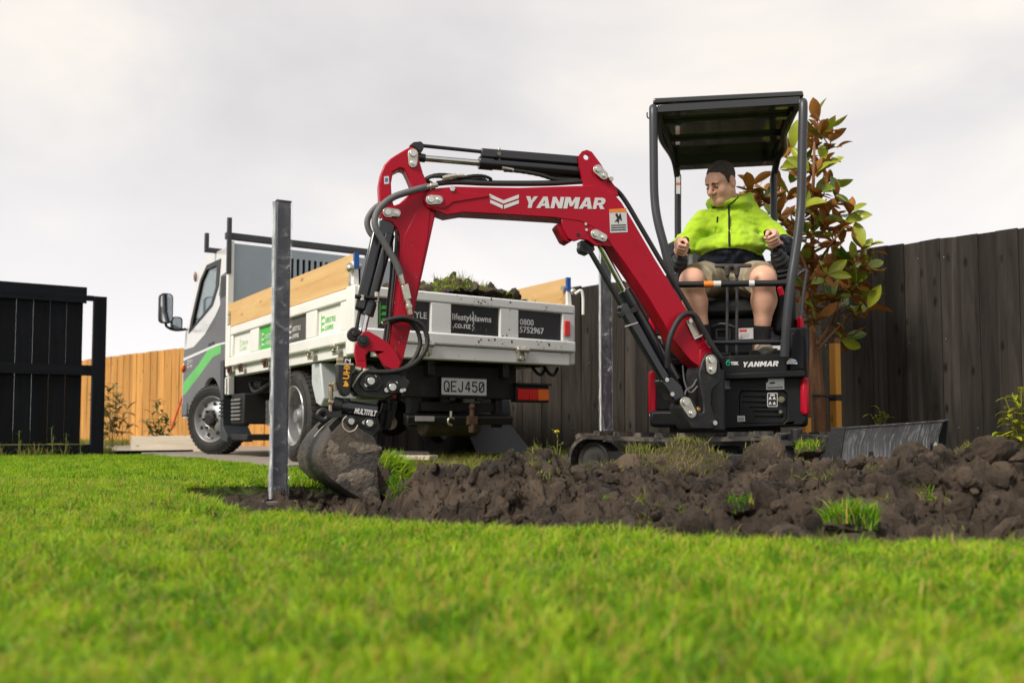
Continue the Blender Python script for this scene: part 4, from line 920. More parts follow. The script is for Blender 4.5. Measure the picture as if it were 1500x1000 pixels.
# rear end: cross member, light bars, plate, tow bar, exhaust
tb('rear_cross_member', [((0.12, -0.45, 0.50), (0.20, -1.42, 0.745))], M_DARK, truck, 0.01)
for v in (0.60, 1.25): tb('frame_bracket', [((0.05, -v, 0.66), (0.13, -v - 0.06, 0.80)), ((0.04, -v - 0.01, 0.735), (0.06, -v - 0.05, 0.775))], M_STEEL_BLACK, truck, 0.006)
tb('light_bar', [((0.13, -0.10, 0.545), (0.17, -0.62, 0.60)), ((0.13, -1.24, 0.545), (0.17, -1.42, 0.60))], M_STEEL_BLACK, truck, 0.006)
def tail_lamp(v0, v1):
    o = tb('tail_lamp', [((0.08, -v0, 0.478), (0.16, -v1, 0.612))], M_SEALS, truck, 0.006)
    d = (v1 - v0)
    for a, c, m, nm in ((0.03, 0.37, M_REDL, 'lens'), (0.375, 0.64, M_REDL, 'lens'), (0.645, 0.97, M_AMB, 'lens')):
        tb(nm, [((0.066, -v0 - d * a, 0.495), (0.0795, -v0 - d * c, 0.585))], m, o, 0.004)
    tb('lamp_hood', [((0.045, -v0 + 0.01, 0.6125), (0.16, -v1 - 0.005, 0.628))], M_SEALS, o, 0.0)
tail_lamp(1.39, 1.705)
tl2 = tb('tail_lamp', [((0.08, -0.08, 0.478), (0.16, -0.36, 0.612))], M_SEALS, truck, 0.006)
for a, c, m in ((0.09, 0.18, M_AMB), (0.182, 0.265, M_REDL), (0.267, 0.35, M_REDL)): tb('lens', [((0.066, -a, 0.495), (0.0795, -c, 0.585))], m, tl2, 0.004)
pl_ = tb('number_plate', [((0.06, -0.715, 0.522), (0.064, -1.105, 0.646))], M_PLATE, truck, 0.0)
tb('plate_border', [((0.0585, -0.72, 0.517), (0.0598, -1.11, 0.5215)), ((0.0585, -0.72, 0.6465), (0.0598, -1.11, 0.651)), ((0.0585, -0.71, 0.5215), (0.0598, -0.7145, 0.6465)), ((0.0585, -1.1055, 0.5215), (0.0598, -1.11, 0.6465))], M_BLACKP, pl_, 0.0)
tb('plate_holder', [((0.066, -0.72, 0.50), (0.12, -1.10, 0.66))], M_STEEL_BLACK, truck, 0.004)
SG = {'Q': [[(.25, 0), (.75, 0), (1, .2), (1, .8), (.75, 1), (.25, 1), (0, .8), (0, .2), (.25, 0)], [(.6, .3), (1.0, -.05)]], 'E': [[(1, 1), (0, 1), (0, 0), (1, 0)], [(0, .52), (.8, .52)]], 'J': [[(.85, 1), (.85, .2), (.65, 0), (.25, 0), (.05, .2), (.05, .3)]],
      '4': [[(.75, 0), (.75, 1), (.62, 1), (0, .3), (1, .3)]], '5': [[(.92, 1), (.1, 1), (.04, .56), (.35, .64), (.7, .62), (1, .42), (1, .2), (.75, 0), (.25, 0), (0, .16)]], '0': [[(.25, 0), (.75, 0), (1, .2), (1, .8), (.75, 1), (.25, 1), (0, .8), (0, .2), (.25, 0)], [(.15, .15), (.85, .85)]]}
b = MB(MTR)
for i, ch in enumerate('QEJ450'):
    for st_ in SG[ch]:
        pts = [(-(0.738 + i * 0.0605 + x * 0.040), 0.548 + z * 0.072) for x, z in st_]
        for (y0, z0), (y1, z1) in zip(pts, pts[1:]):
            b.bar((0.0592, y0, z0), (0.0592, y1, z1), 0.0012, 0.0115, (0, 0, 1) if abs(z1 - z0) < 1e-6 else (1, 0, 0)) if False else None
            d = Vector((0, y1 - y0, z1 - z0)); l = d.length; d.normalize(); n = Vector((0, -d.z, d.y)) * 0.0055; e = d * 0.004; a = Vector((0.0592, y0, z0)) - e; c = Vector((0.0592, y1, z1)) + e
            b.prism([a + n, c + n, c - n, a - n], (0.0006, 0, 0))
b.build('lettering', M_BLACKP, pl_, smooth=False)
for v in (0.79, 1.02): tb('plate_lamp', [((0.055, -v, 0.475), (0.10, -v - 0.045, 0.50))], M_STEEL_BLACK, truck, 0.006)
b = MB(MTR); b.prism([(0.06, -0.44, 0.36), (0.14, -0.44, 0.385), (0.14, -0.44, 0.30), (0.07, -0.44, 0.30)], (0, -0.91, 0)); bp_ = b.build('tow_bumper', M_STEEL_BLACK, truck, bevel=0.008)
tb('warning_label', [((0.057, -0.50, 0.325), (0.0645, -0.655, 0.362))], mat('foil_label', (0.45, 0.45, 0.46), 0.35, 0.4, 0.1, 20), bp_, 0.0)
b = MB(MTR); b.cyl((0.05, -0.97, 0.365), (0.05, -0.97, 0.42), 0.02); b.ball((0.05, -0.97, 0.435), 0.027, 8); b.box((0.03, -1.01, 0.30), (0.075, -0.93, 0.365)); b.cyl((0.05, -0.97, 0.24), (0.05, -0.97, 0.30), 0.026, n=10); b.build('tow_ball', M_RUST, bp_, bevel=0.003)
b = MB(MTR); b.tube(arc((0.045, -0.79, 0.325), 0.028, -100, 140, 9, (0, 1, 0), (0, 0, 1)), 0.009, 6); b.cyl((0.05, -0.79, 0.345), (0.05, -0.79, 0.40), 0.010, n=8); b.build('safety_hook', M_ZINC, bp_)
tb('tow_frame', [((0.14, -0.50, 0.28), (0.22, -0.56, 0.56)), ((0.14, -1.24, 0.28), (0.22, -1.30, 0.56)), ((0.16, -0.6, 0.40), (0.22, -1.24, 0.47))], M_DARK, truck, 0.006)
b = MB(MTR); b.tube(spline([(1.2, -0.35, 0.40), (0.7, -0.36, 0.36), (0.35, -0.36, 0.325), (0.13, -0.34, 0.31)], 6), 0.048, 14); b.lathe([(0.048, 0), (0.041, 0.0), (0.041, 0.2)], (0.13, -0.34, 0.31), (1, 0, 0.02), 14); b.build('exhaust_pipe', M_EXH, truck)
b = MB(MTR); b.cyl((0.45, -0.75, 0.30), (0.45, -1.25, 0.30), 0.09, n=18); b.build('muffler', M_EXH, truck, bevel=0.02)
for k, (v, zz) in enumerate(((1.58, 0.70), (1.70, 0.715))):
    b = MB(MTR); b.tube(spline([(0.15, -v, 0.78), (0.10, -v - 0.02, 0.715), (0.1, -v - 0.07, 0.705), (0.12, -v - 0.12, 0.76)], 5), 0.014, 6); b.build('rope_hook', M_STEEL_BLACK, truck)
# --- soil load in the tray: a heap that rests on the floor (its own thing) and turf lying on it
def heap_h(u, v):
    h = 0.345 + 0.20 * np.exp(-((u - 1.0) / 0.9) ** 2 - ((v - 1.15) / 0.6) ** 2) + 0.07 * np.exp(-((u - 0.7) / 0.22) ** 2 - ((v - 1.12) / 0.16) ** 2) - 0.13 * np.exp(-((v - 1.85) / 0.32) ** 2)
    return h + 0.085 * vnoise(u, v, 4.0, 41, 5, 0.6) + 0.06 * (0.5 - np.abs(vnoise(u, v, 9.0, 42, 4, 0.6)))
uu, vv = np.meshgrid(np.arange(0.03, 3.08, 0.022), np.arange(0.06, 1.845, 0.022)); hh = heap_h(uu, vv)
pw = np.stack([TO.x + TF.x * uu + TRt.x * vv, TO.y + TF.y * uu + TRt.y * vv, DRIVE_Z + 0.89 + hh], -1)
me = bpy.data.meshes.new('soil_load'); me.from_pydata(pw.reshape(-1, 3).tolist(), [], grid_faces(*uu.shape).tolist()); me.materials.append(M_SOIL); me.polygons.foreach_set('use_smooth', [True] * len(me.polygons))
load = bpy.data.objects.new('soil_load', me); COL.objects.link(load); tag(load, 'heap of dug turf and soil showing over the truck tailgate', 'soil', kind='thing')
lrs = np.random.RandomState(8); P = []; ROT = []; SCL = []; VI = []; GP = []; GR = []; GS = []; GV = []
for i in range(520):
    u, v = lrs.uniform(0.05, 2.0), lrs.uniform(0.1, 1.82); r = 0.02 + 0.06 * lrs.rand() ** 3; z = 0.89 + float(heap_h(np.array([u]), np.array([v]))[0])
    P.append(T(u, v, z + r * 0.1)); ROT.append(lrs.uniform(0, 6.28, 3)); SCL.append(np.array([1, 0.9, 0.75]) * r); VI.append(lrs.randint(0, 10))
tag(scatter('load_clods', cc, P, ROT, SCL, VI), 'loose soil clods scattered over the heap in the truck tray', 'soil', kind='stuff')
for i in range(700):
    u, v = lrs.uniform(0.04, 1.4), lrs.uniform(0.1, 1.8)
    if vnoise(np.array([u]), np.array([v]), 2.6, 77, 2)[0] < -0.04: continue
    z = 0.89 + float(heap_h(np.array([u]), np.array([v]))[0]); GP.append(T(u, v, z - 0.004)); GR.append((lrs.uniform(-.6, .6), lrs.uniform(-.6, .6), lrs.uniform(0, 6.28))); s = lrs.uniform(0.6, 1.05); GS.append((s, s, s)); GV.append(lrs.choice([7, 8, 9, 13, 14, 15]))
tag(scatter('load_turf', gc, GP, GR, GS, GV), 'dug up grass turf lying over the soil heap in the truck tray', 'grass', kind='stuff')
# ================================================================== mini excavator
M_RED = mat('excavator_red', (0.37, 0.0035, 0.019), 0.34, 0, 0.06, 3, 0.02, 30, dirt=0.24, dcol=(0.13, 0.012, 0.018), dscale=9, coat=0.0, spec=0.22)
M_REDDIRT = mat('excavator_red_worn', (0.30, 0.004, 0.016), 0.45, 0, 0.08, 4, 0.05, 50, spec=0.2, dirt=0.24, dcol=(0.05, 0.03, 0.026), dscale=7)
M_DECAL = mat('decal_white', (0.60, 0.59, 0.59), 0.35, 0, 0.04, 8, dirt=0.08)
M_CAST = mat('cast_dark_steel', (0.014, 0.0145, 0.016), 0.5, 0.2, 0.3, 10, 0.25, 70, dirt=0.38, dcol=(0.08, 0.065, 0.048), dscale=7)
M_CYL = mat('cylinder_paint', (0.010, 0.0115, 0.016), 0.28, 0, 0.15, 9, 0.0, 50, dirt=0.14, dcol=(0.06, 0.05, 0.04), coat=0.4)
M_PLASTIC = mat('dark_plastic', (0.008, 0.0085, 0.010), 0.5, 0, 0.2, 7, 0.08, 180, spec=0.22, dirt=0.2, dcol=(0.065, 0.055, 0.045), dscale=5)
M_ROOF = mat('canopy_gloss_black', (0.007, 0.008, 0.007), 0.07, 0.0, 0.15, 3, coat=0.6, spec=0.8)
M_POST = mat('canopy_post_grey', (0.036, 0.038, 0.044), 0.4, 0.1, 0.12, 6, 0.03, 60, dirt=0.1)
M_GREYHOSE = mat('grey_hose_sleeve', (0.115, 0.115, 0.12), 0.6, 0, 0.12, 20, 0.2, 160)
M_MUD = mat('bucket_mud', (0.16, 0.13, 0.10), 0.7, 0, 0.5, 6, 1.0, 45, dirt=0.35, dcol=(0.040, 0.032, 0.025), dscale=6, bdist=0.02)
M_BUCKET = mat('worn_bucket_steel', (0.05, 0.045, 0.042), 0.55, 0.3, 0.4, 7, 0.8, 40, dirt=0.62, dcol=(0.115, 0.092, 0.072), dscale=5, bdist=0.015)
M_BLADE = mat('scraped_blade_steel', (0.10, 0.105, 0.11), 0.4, 0.5, 0.45, 9, 0.3, 40, dirt=0.2, dcol=(0.07, 0.055, 0.04), dscale=5, stretch=(1, 1, 1))
M_LABEL = mat('label_white', (0.55, 0.55, 0.55), 0.45, 0, 0.05, 8)
M_ORANGE = mat('label_orange', (0.72, 0.20, 0.02), 0.45, 0, 0.05, 8)
M_YEL = mat('label_yellow', (0.75, 0.33, 0.015), 0.45, 0, 0.05, 8)
M_TEAL = mat('label_teal', (0.01, 0.42, 0.26), 0.45, 0, 0.05, 8)

EC = Vector((1.34, 5.69, 0))
ex = thing('mini_excavator', (EC.x, EC.y, -0.09), 'red and black mini excavator with open canopy and raised bent boom', 'excavator')
PB = Vector((1.08, 4.95, 0)); dB_ = Vector((-0.966, -0.259, 0)).normalized(); nB = Vector((0.259, -0.966, 0)).normalized()
def bp(px, py, off=0.0): return on(px, py, PB + nB * off, nB)
def bpoly(pts, off=0.0): return [bp(x, y, off) for x, y in pts]
def plate(name, pts, off, th, m, parent=ex, holes=(), bevel=0.004, **k):
    b = MB(); b.prism(bpoly(pts, off), -nB * th, [bpoly(h, off) for h in holes]); return b.build(name, m, parent, bevel=bevel, **k)
def circ(cx, cy, r, n=12): return [(cx + r * math.cos(2 * math.pi * k / n), cy + r * math.sin(2 * math.pi * k / n)) for k in range(n)]
PXB = 1 / 268.0
def pinplate(a, c, r, off, parent, m=M_ZINC):
    """flat keeper plate with a pin head and a bolt; a: pin, c: bolt"""
    v = Vector((c[0] - a[0], c[1] - a[1])); L0 = v.length; ang = math.degrees(math.atan2(v.y, v.x)); pts = []
    for k in range(9): t = R(ang + 90 + 180 * k / 8); pts.append((a[0] + r * math.cos(t), a[1] + r * math.sin(t)))
    r2 = r * 0.86
    for k in range(9): t = R(ang - 90 + 180 * k / 8); pts.append((c[0] + r2 * math.cos(t), c[1] + r2 * math.sin(t)))
    o = plate('pin_plate', pts, off + 0.009, 0.008, m, parent, bevel=0.0015)
    b = MB(); p = bp(*a, off + 0.009); b.cyl(p, p + nB * 0.010, r * 0.62 * PXB, n=16); q = bp(*c, off + 0.009); b.cyl(q, q + nB * 0.011, r * 0.40 * PXB, n=6); b.cyl(q, q + nB * 0.003, r * 0.58 * PXB, n=14)
    b.build('pin_bolt', M_BOLT, o, bevel=0.001); return o
def pcyl(name, a, c, rpx, off, m, parent, n=18, cap=None):
    b = MB(); b.cyl(bp(*a, off), bp(*c, off), rpx * PXB, n=n); return b.build(name, m, parent, bevel=cap or 0.0)
def phose(name, pts, rpx, m, parent, offs=None, n=8, off=0.0, rib=False):
    P = [bp(x, y, (offs[i] if offs else off)) for i, (x, y) in enumerate(pts)]; P = spline(P, 6); b = MB(); rr = [rpx * PXB * ((1.0 if i % 2 else 0.88) if rib else 1) for i in range(len(P))]
    b.tube(P, rpx * PXB, n, radii=rr); return b.build(name, m, parent, angle=60)

def fits(name, m, parent, segs, n=8):
    for (x0, y0, x1, y1, r, *o) in segs:
        o0 = o[0] if o else 0.06; o1 = o[1] if len(o) > 1 else o0; b_ = MB(); b_.cyl(bp(x0, y0, o0), bp(x1, y1, o1), r, n=n); b_.build(name, m, parent, bevel=0.0015)
# ---- boom
BT = 0.13
boom_pts = [(634, 307), (626, 303), (621, 293), (624, 283), (632, 277), (645, 275), (668, 273), (700, 274), (760, 275), (847, 272), (868, 272), (884, 275), (899, 283), (911, 297), (925, 320), (960, 380), (1003, 449), (1037, 506), (1046, 522),
            (1036, 533), (1024, 537), (1012, 528), (988, 500), (951, 437), (925, 399), (908, 375), (897, 361), (884, 345), (868, 332), (848, 323), (822, 319.5), (760, 315.5), (700, 312), (679, 311), (655, 315)]
boom = plate('boom', boom_pts, 0.0, BT, M_RED, bevel=0.008)
plate('boom_side_plate', [(634, 304), (627, 300), (624, 293), (627, 285), (634, 280), (660, 279), (720, 287), (664, 296), (652, 305)], 0.006, 0.005, M_RED, boom, bevel=0.002)
for off in (-0.015, -0.10):
    plate('cylinder_lug', [(855, 272), (849, 241), (848, 228), (853, 221.5), (860, 219.5), (867, 222.5), (880, 240), (893, 262), (903, 276), (906, 287), (882, 277)], off, 0.018, M_RED, boom, holes=[circ(859, 230, 4.3)], bevel=0.003)
    plate('cylinder_lug', [(822, 320), (825, 335), (832, 349), (842, 353), (851, 350), (861, 352), (872, 360), (885, 360), (897, 362), (890, 345), (870, 330), (848, 321)], off + 0.012, 0.018, M_RED, boom, bevel=0.003)
for p in ((857.5, 328.5), (858.5, 337)):
    b = MB(); q = bp(*p, -0.003); b.cyl(q, q + nB * 0.008, 0.008, n=6); b.build('bolt', M_BOLT, boom)
b = MB(); q = bp(847, 344, -0.003); b.cyl(q, q + nB * 0.003, 0.010, n=12); b.build('pin_hole', M_SEALS, boom)
wl = plate('work_lamp', [(815, 331), (820, 325), (825, 328), (838, 351), (834, 356), (826, 352)], -0.02, 0.09, M_REDDIRT, boom, bevel=0.006)
plate('lens', [(825, 330), (829, 330), (841, 351), (838, 353)], -0.025, 0.08, mat('lamp_lens', (0.55, 0.50, 0.30), 0.15, 0, 0.05), wl)
pinplate((631, 292.5), (643, 292.5), 7.2, 0.006, boom); pinplate((876, 248), (885, 257), 7.0, -0.006, boom); pinplate((872.5, 342.5), (884, 348), 7.0, 0.004, boom)
plate('boom_bracket_foot', [(1025, 512), (1038, 505), (1049, 522), (1043, 540), (1024, 538)], 0.004, BT + .008, M_RED, boom, bevel=0.006)

# lettering built as solid letters
GL_ = {'Y': ([(0, 1), (.36, 1), (.52, .66), (.68, 1), (1.02, 1), (.68, .42), (.68, 0), (.35, 0), (.35, .42)], []),
       'A': ([(-.04, 0), (.34, 1), (.68, 1), (1.04, 0), (.70, 0), (.645, .19), (.355, .19), (.29, 0)], [[(.42, .40), (.58, .40), (.5, .72)]]),
       'N': ([(0, 0), (0, 1), (.31, 1), (.68, .46), (.68, 1), (1, 1), (1, 0), (.69, 0), (.32, .54), (.32, 0)], []),
       'M': ([(0, 0), (0, 1), (.34, 1), (.5, .56), (.66, 1), (1, 1), (1, 0), (.73, 0), (.73, .60), (.585, .2), (.415, .2), (.27, .60), (.27, 0)], []),
       'R': ([(0, 0), (0, 1), (.66, 1), (.90, .90), (.98, .69), (.90, .46), (.74, .37), (1.02, 0), (.66, 0), (.46, .33), (.31, .33), (.31, 0)], [[(.31, .77), (.31, .57), (.56, .57), (.645, .67), (.56, .77)]])}
def bold_word(word, org, xa, ya, nrm, widths, gap=0.10, shear=0.22, th=0.0012):
    """xa: full word width vector, ya: letter height vector"""
    b = MB(); tot = sum(widths) + gap * (len(word) - 1); x = 0.0; org = Vector(org); xa = Vector(xa); ya = Vector(ya); sh = xa.normalized() * (ya.length * shear)
    for ch, wd in zip(word, widths):
        o, hs = GL_[ch]; f = lambda q: org + xa * ((x + q[0] * wd) / tot) + ya * q[1] + sh * q[1]
        b.prism([f(q) for q in o], Vector(nrm) * th, [[f(q) for q in h] for h in hs]); x += wd + gap
    return b
WY = [0.92, 1.0, 0.92, 1.18, 1.0, 0.95]
o0 = bp(767, 304.5, 0.0012); bold_word('YANMAR', o0, bp(885, 306.5, .0012) - o0, bp(767, 287.5, .0012) - o0, nB, WY).build('lettering', M_DECAL, boom, smooth=False)
b = MB()
for pts in ([(717, 284), (717, 289.5), (737.5, 298.5), (760, 290.5), (760, 285), (737.5, 293.5)], [(718, 292.5), (718, 297.5), (736.5, 306), (736.5, 300.5)], [(738.5, 300.5), (738.5, 306), (760, 298), (760, 293)]): b.prism(bpoly(pts, 0.0012), nB * 0.0012)
b.build('chevron_logo', M_DECAL, boom, smooth=False)
lb = plate('warning_label', [(892.5, 306.5), (917.5, 305), (919.5, 340), (894, 341)], 0.0022, 0.0015, M_LABEL, boom, bevel=0)
plate('label_band', [(892.5, 306.5), (917.5, 305), (917.8, 310), (892.8, 311.5)], 0.0032, 0.0009, M_ORANGE, lb, bevel=0)
b = MB(); b.prism(bpoly([(901, 314), (904, 320), (900, 325), (904, 324), (906, 328), (907, 320), (911, 324), (909, 312), (906, 317), (904, 312)], 0.0034), nB * 0.0006)
for k in range(3): b.prism(bpoly([(895, 329.5 + k * 3.4), (917, 328.7 + k * 3.4), (917, 330 + k * 3.4), (895, 330.8 + k * 3.4)], 0.0034), nB * 0.0006)
b.build('label_print', M_BLACKP, lb, smooth=False)

# ---- arm (dipper)
arm_pts = [(593, 219), (603, 214), (612, 220), (614, 233), (620, 254), (628, 271), (642, 300), (638, 314), (628, 360), (618, 405), (609, 446), (600, 485), (591, 522), (586, 540), (573, 544), (565, 536), (570, 500), (576, 440), (582, 392), (585, 362), (584, 346), (581, 335), (573, 325), (563, 322), (557, 313), (559, 303), (556, 292), (555, 270), (558, 253), (563, 241), (572, 232), (583, 225)]
arm_hole = [(576, 252), (586, 246.5), (592, 248), (597, 258), (605, 277), (596, 288), (585, 298), (577, 301), (574, 290), (573, 268)]
arm = plate('dipper_arm', arm_pts, -0.022, 0.086, M_RED, holes=[arm_hole], bevel=0.007)
plate('arm_side_plate', [(617, 296), (630, 307), (626, 350), (612, 420), (596, 490), (588, 525), (578, 528), (575, 505), (584, 430), (589, 372), (592, 346)], -0.018, 0.005, M_RED, arm, bevel=0.002)
plate('worn_patch', [(576, 470), (604, 470), (589, 532), (574, 540), (567, 532)], -0.0165, 0.003, M_REDDIRT, arm, bevel=0.001)
pinplate((605, 225), (605, 239), 7.4, -0.022, arm); pinplate((568, 311), (581, 312), 7.2, -0.022, arm)
plate('arm_label', [(562.5, 258.5), (569.5, 258), (570, 269), (563, 270)], -0.0215, 0.001, M_LABEL, arm, bevel=0)
plate('label_print', [(564, 261), (568, 260.8), (568.3, 266), (564.3, 266.5)], -0.0208, 0.0006, mat('label_blue', (0.05, 0.12, 0.35), 0.5), arm, bevel=0)
plate('hose_guide', [(600, 212.5), (606, 208), (617, 207), (622, 212), (620, 219.5), (613, 221), (606, 215.5)], -0.03, 0.07, M_BLACK_GLOSS, arm, bevel=0.004)
b = MB(); qrs = np.random.RandomState(17)
for k in range(900):
    x, y = qrs.uniform(560, 1045), qrs.uniform(215, 540)
    ina = y > 330 and in_poly(np.array([x]), np.array([y]), arm_pts)[0]; inb = in_poly(np.array([x]), np.array([y]), boom_pts)[0]
    if ina and qrs.rand() < 0.25 + (y - 330) / 180: o_ = -0.0165
    elif inb and qrs.rand() < 0.10 and not (710 < x < 925 and y < 345): o_ = 0.0005
    else: continue
    r = qrs.uniform(0.0012, 0.0042); X_ = basis(bp(x, y, o_), dB_, (0, 0, 1), nB); b.ball((0, 0, 0), r, 3, sc=(qrs.uniform(.6, 1.3), qrs.uniform(.6, 2.4), 0.3), M=X_)
b.build('mud_splash', M_MUD, arm)['kind'] = 'stuff'
# ---- arm cylinder
ac = pcyl('arm_cylinder', (707, 239), (868, 252.5), 8.2, -0.065, M_CYL, ex, 24, 0.004)
pcyl('piston_rod', (612, 231), (708, 239.2), 4.6, -0.065, M_CHROME, ac); pcyl('rod_end', (603, 229.5), (623, 232), 6.0, -0.065, M_BLACK_GLOSS, ac, cap=0.004); pcyl('gland', (701, 238.5), (722, 240.5), 9.2, -0.065, M_CYL, ac, 24, 0.003)
b = MB(); b.bar(bp(704, 224.5, -0.05), bp(848, 236, -0.05), 0.05, 0.034, nB); b.build('rod_guard', M_CYL, ac, bevel=0.008)
pcyl('guard_rod', (618, 213.5), (706, 222.5), 2.6, -0.05, M_STEEL_BLACK, ac); b = MB(); b.cyl(bp(731, 217, -0.05), bp(731, 236, -0.05), 0.008, n=8); b.cyl(bp(731, 225, -0.02), bp(731, 225, -0.075), 0.011, n=8); b.build('clamp_bolt', M_BOLT, ac)
b = MB(); b.ball(bp(874, 252, -0.065), 0.042, 8); b.build('cylinder_eye', M_CYL, ac)
phose('hydraulic_hose', [(738, 249), (762, 251), (790, 256), (815, 263), (848, 264)], 3.2, M_HOSE, ac, off=-0.05, rib=True); phose('hydraulic_hose', [(760, 248), (790, 253), (820, 259), (855, 262)], 3.0, M_HOSE, ac, off=-0.085)
b = MB(); b.cyl(bp(735, 246, -0.05), bp(752, 250, -0.05), 0.012, n=8); b.build('hose_fitting', M_ZINC, ac)
# ---- hoses along the boom
for off, dy in ((-0.04, 0), (-0.08, -1)):
    phose('boom_hose', [(640, 269), (668, 267 + dy), (720, 269 + dy), (800, 269 + dy), (860, 266 + dy), (884, 269), (902, 278), (917, 296), (940, 335), (970, 386), (1002, 438), (1026, 482), (1042, 516)], 3.7, M_HOSE, boom, off=off)
phose('coiled_hose', [(636, 271), (626, 264), (632, 259), (650, 259), (668, 262), (690, 258), (708, 258), (719, 263), (712, 269), (690, 269)], 2.6, M_HOSE, boom, offs=[-.05, -.03, -.02, -.03, -.05, -.04, -.05, -.07, -.09, -.09], rib=True)
phose('coiled_hose', [(630, 270), (624, 262), (640, 256), (664, 257), (690, 262), (704, 262), (712, 265), (700, 268)], 2.4, M_HOSE, boom, off=-0.085, rib=True)
b = MB(); b.cyl(bp(648, 262, -0.03), bp(668, 258, -0.03), 0.016, n=8); b.cyl(bp(668, 258, -0.03), bp(680, 257.5, -0.03), 0.010, n=8); b.cyl(bp(660, 256, -0.03), bp(660, 263, -0.03), 0.013, n=6); b.build('hose_fitting', M_ZINC, boom)
b = MB(); q = bp(662, 277, 0.0); b.cyl(q, q + nB * 0.014, 0.015, n=6); b.build('hose_clamp', M_BOLT, boom)
b = MB(); q = bp(893, 264, -0.02); b.cyl(q, q + nB * 0.03, 0.013, n=6); b.build('hose_clamp', M_ZINC, boom)
# grey sleeved hose down to the hitch
gh = phose('grey_hose', [(628, 273.5), (617, 276), (599, 281), (576, 289), (558, 303), (549.5, 319), (550.6, 334), (560, 351), (571, 369.5), (580.5, 386), (587, 402)], 4.6, M_GREYHOSE, arm, offs=[-.01, 0.005, 0.01, 0.015, 0.02, 0.03, 0.035, 0.03, 0.025, 0.02, 0.015], n=10)
phose('grey_hose', [(572, 292), (552, 303), (541, 316), (538, 328), (543, 342), (555, 352)], 4.2, M_GREYHOSE, arm, off=-0.10, n=10)
fits('hose_fitting', M_ZINC, arm, [(621, 275, 641, 271, .012, .003, 0.0), (630, 273, 637, 272, .017, .003, 0.0), (586, 399, 590, 417, .014, .015, .012), (597, 440, 601, 461, .014, .012, .010), (598, 446, 599.5, 452, .018, .012)])
plate('valve_block', [(588, 418), (598, 415), (603, 437), (593, 441)], 0.022, 0.03, M_ZINC, arm, bevel=0.003)
for k, (x0, x1, off) in enumerate(((579, 573, -0.02), (583, 577, -0.05), (573, 569, -0.075))):
    phose('hydraulic_hose', [(x0 + 2, 337), (x0 + 1, 360), (x1 + 4, 400), (x1, 440), (x1 - 3, 475), (x1 - 8, 510)], 2.1, M_HOSE, arm, off=off, rib=(k == 1))
lp = [(560, 474), (567, 469), (590, 465), (609, 470), (622, 482), (626, 502), (618, 521), (599, 537), (573.6, 544), (541.6, 544), (520, 540)]
phose('hose_loop', lp, 3.6, M_HOSE, arm, offs=[0.02, .03, .035, .03, .02, .02, .03, .05, .06, .06, .05], rib=True)
phose('hose_loop', [(572, 472), (590, 468), (604, 474), (613, 488), (615, 507), (604, 529), (586, 542), (560, 547), (535, 548)], 3.3, M_HOSE, arm, offs=[0.0, .01, .01, .0, .0, .01, .03, .04, .04], rib=True)
fits('hose_fitting', M_ZINC, arm, [(560, 474, 569, 470, .014, .02, .028), (520, 540, 529, 542, .014, .05, .055), (532, 542, 538, 544, .014, .055, .058)])
# ---- bucket cylinder: two black tubes, rods, pivots
bc = pcyl('bucket_cylinder', (570, 343), (539, 456), 8.2, -0.055, M_CYL, ex, 24, 0.004)
b = MB(); b.bar(bp(553, 340, -0.05), bp(527, 455, -0.05), 0.055, 0.056, nB); b.build('rod_guard', M_CYL, bc, bevel=0.012)
plate('cylinder_eye', [(556, 322), (564, 314), (574, 316), (580, 328), (576, 346), (556, 345)], -0.03, 0.05, M_CYL, bc, bevel=0.006)
pcyl('gland', (543, 443), (537.5, 462), 9.0, -0.055, M_CYL, bc, 20, 0.003); pcyl('piston_rod', (538.5, 458), (531, 492), 4.0, -0.055, M_CHROME, bc); pcyl('guard_rod', (527, 455), (521, 489), 2.6, -0.05, M_STEEL_BLACK, bc)
b = MB(); q = bp(519.5, 489, -0.02); b.cyl(q, q - nB * 0.07, 0.034, n=18); b.cyl(q, q + nB * 0.012, 0.015, n=12); b.build('pivot_knob', M_CAST, bc, bevel=0.004)
b = MB(); b.cyl(bp(520, 434, -0.02), bp(553, 437, -0.02), 0.011, n=8); b.build('clamp_band', M_STEEL_BLACK, bc)
b = MB(); b.cyl(bp(531, 432, -0.02), bp(531, 440, -0.02), 0.012, n=8); b.cyl(bp(552, 428, -0.03), bp(552, 442, -0.03), 0.013, n=8); b.build('clamp_bolt', M_ZINC, bc)
# ---- red link
for off in (0.012, -0.10):
    lk = plate('bucket_link', [(526, 494), (531, 486), (540, 484.5), (555, 493), (570, 503), (580, 515), (588, 531), (585, 540), (573, 541), (562, 536), (556, 524), (548, 514.5), (541, 514), (536, 521), (537.5, 540), (523, 540), (519, 516), (520, 505)], off, 0.024, M_RED, bevel=0.004)
    if off > 0:
        plate('worn_patch', [(521, 506), (537, 497), (545, 506), (538, 514), (534, 522), (536, 528), (522, 528)], off + 0.002, 0.003, M_REDDIRT, lk, bevel=0.001)
        b = MB(); q = bp(532, 499, off); b.cyl(q, q + nB * 0.012, 0.030, n=18); b.cyl(q + nB * .012, q + nB * 0.022, 0.016, n=6); b.build('link_pin', M_CAST, lk, bevel=0.002)
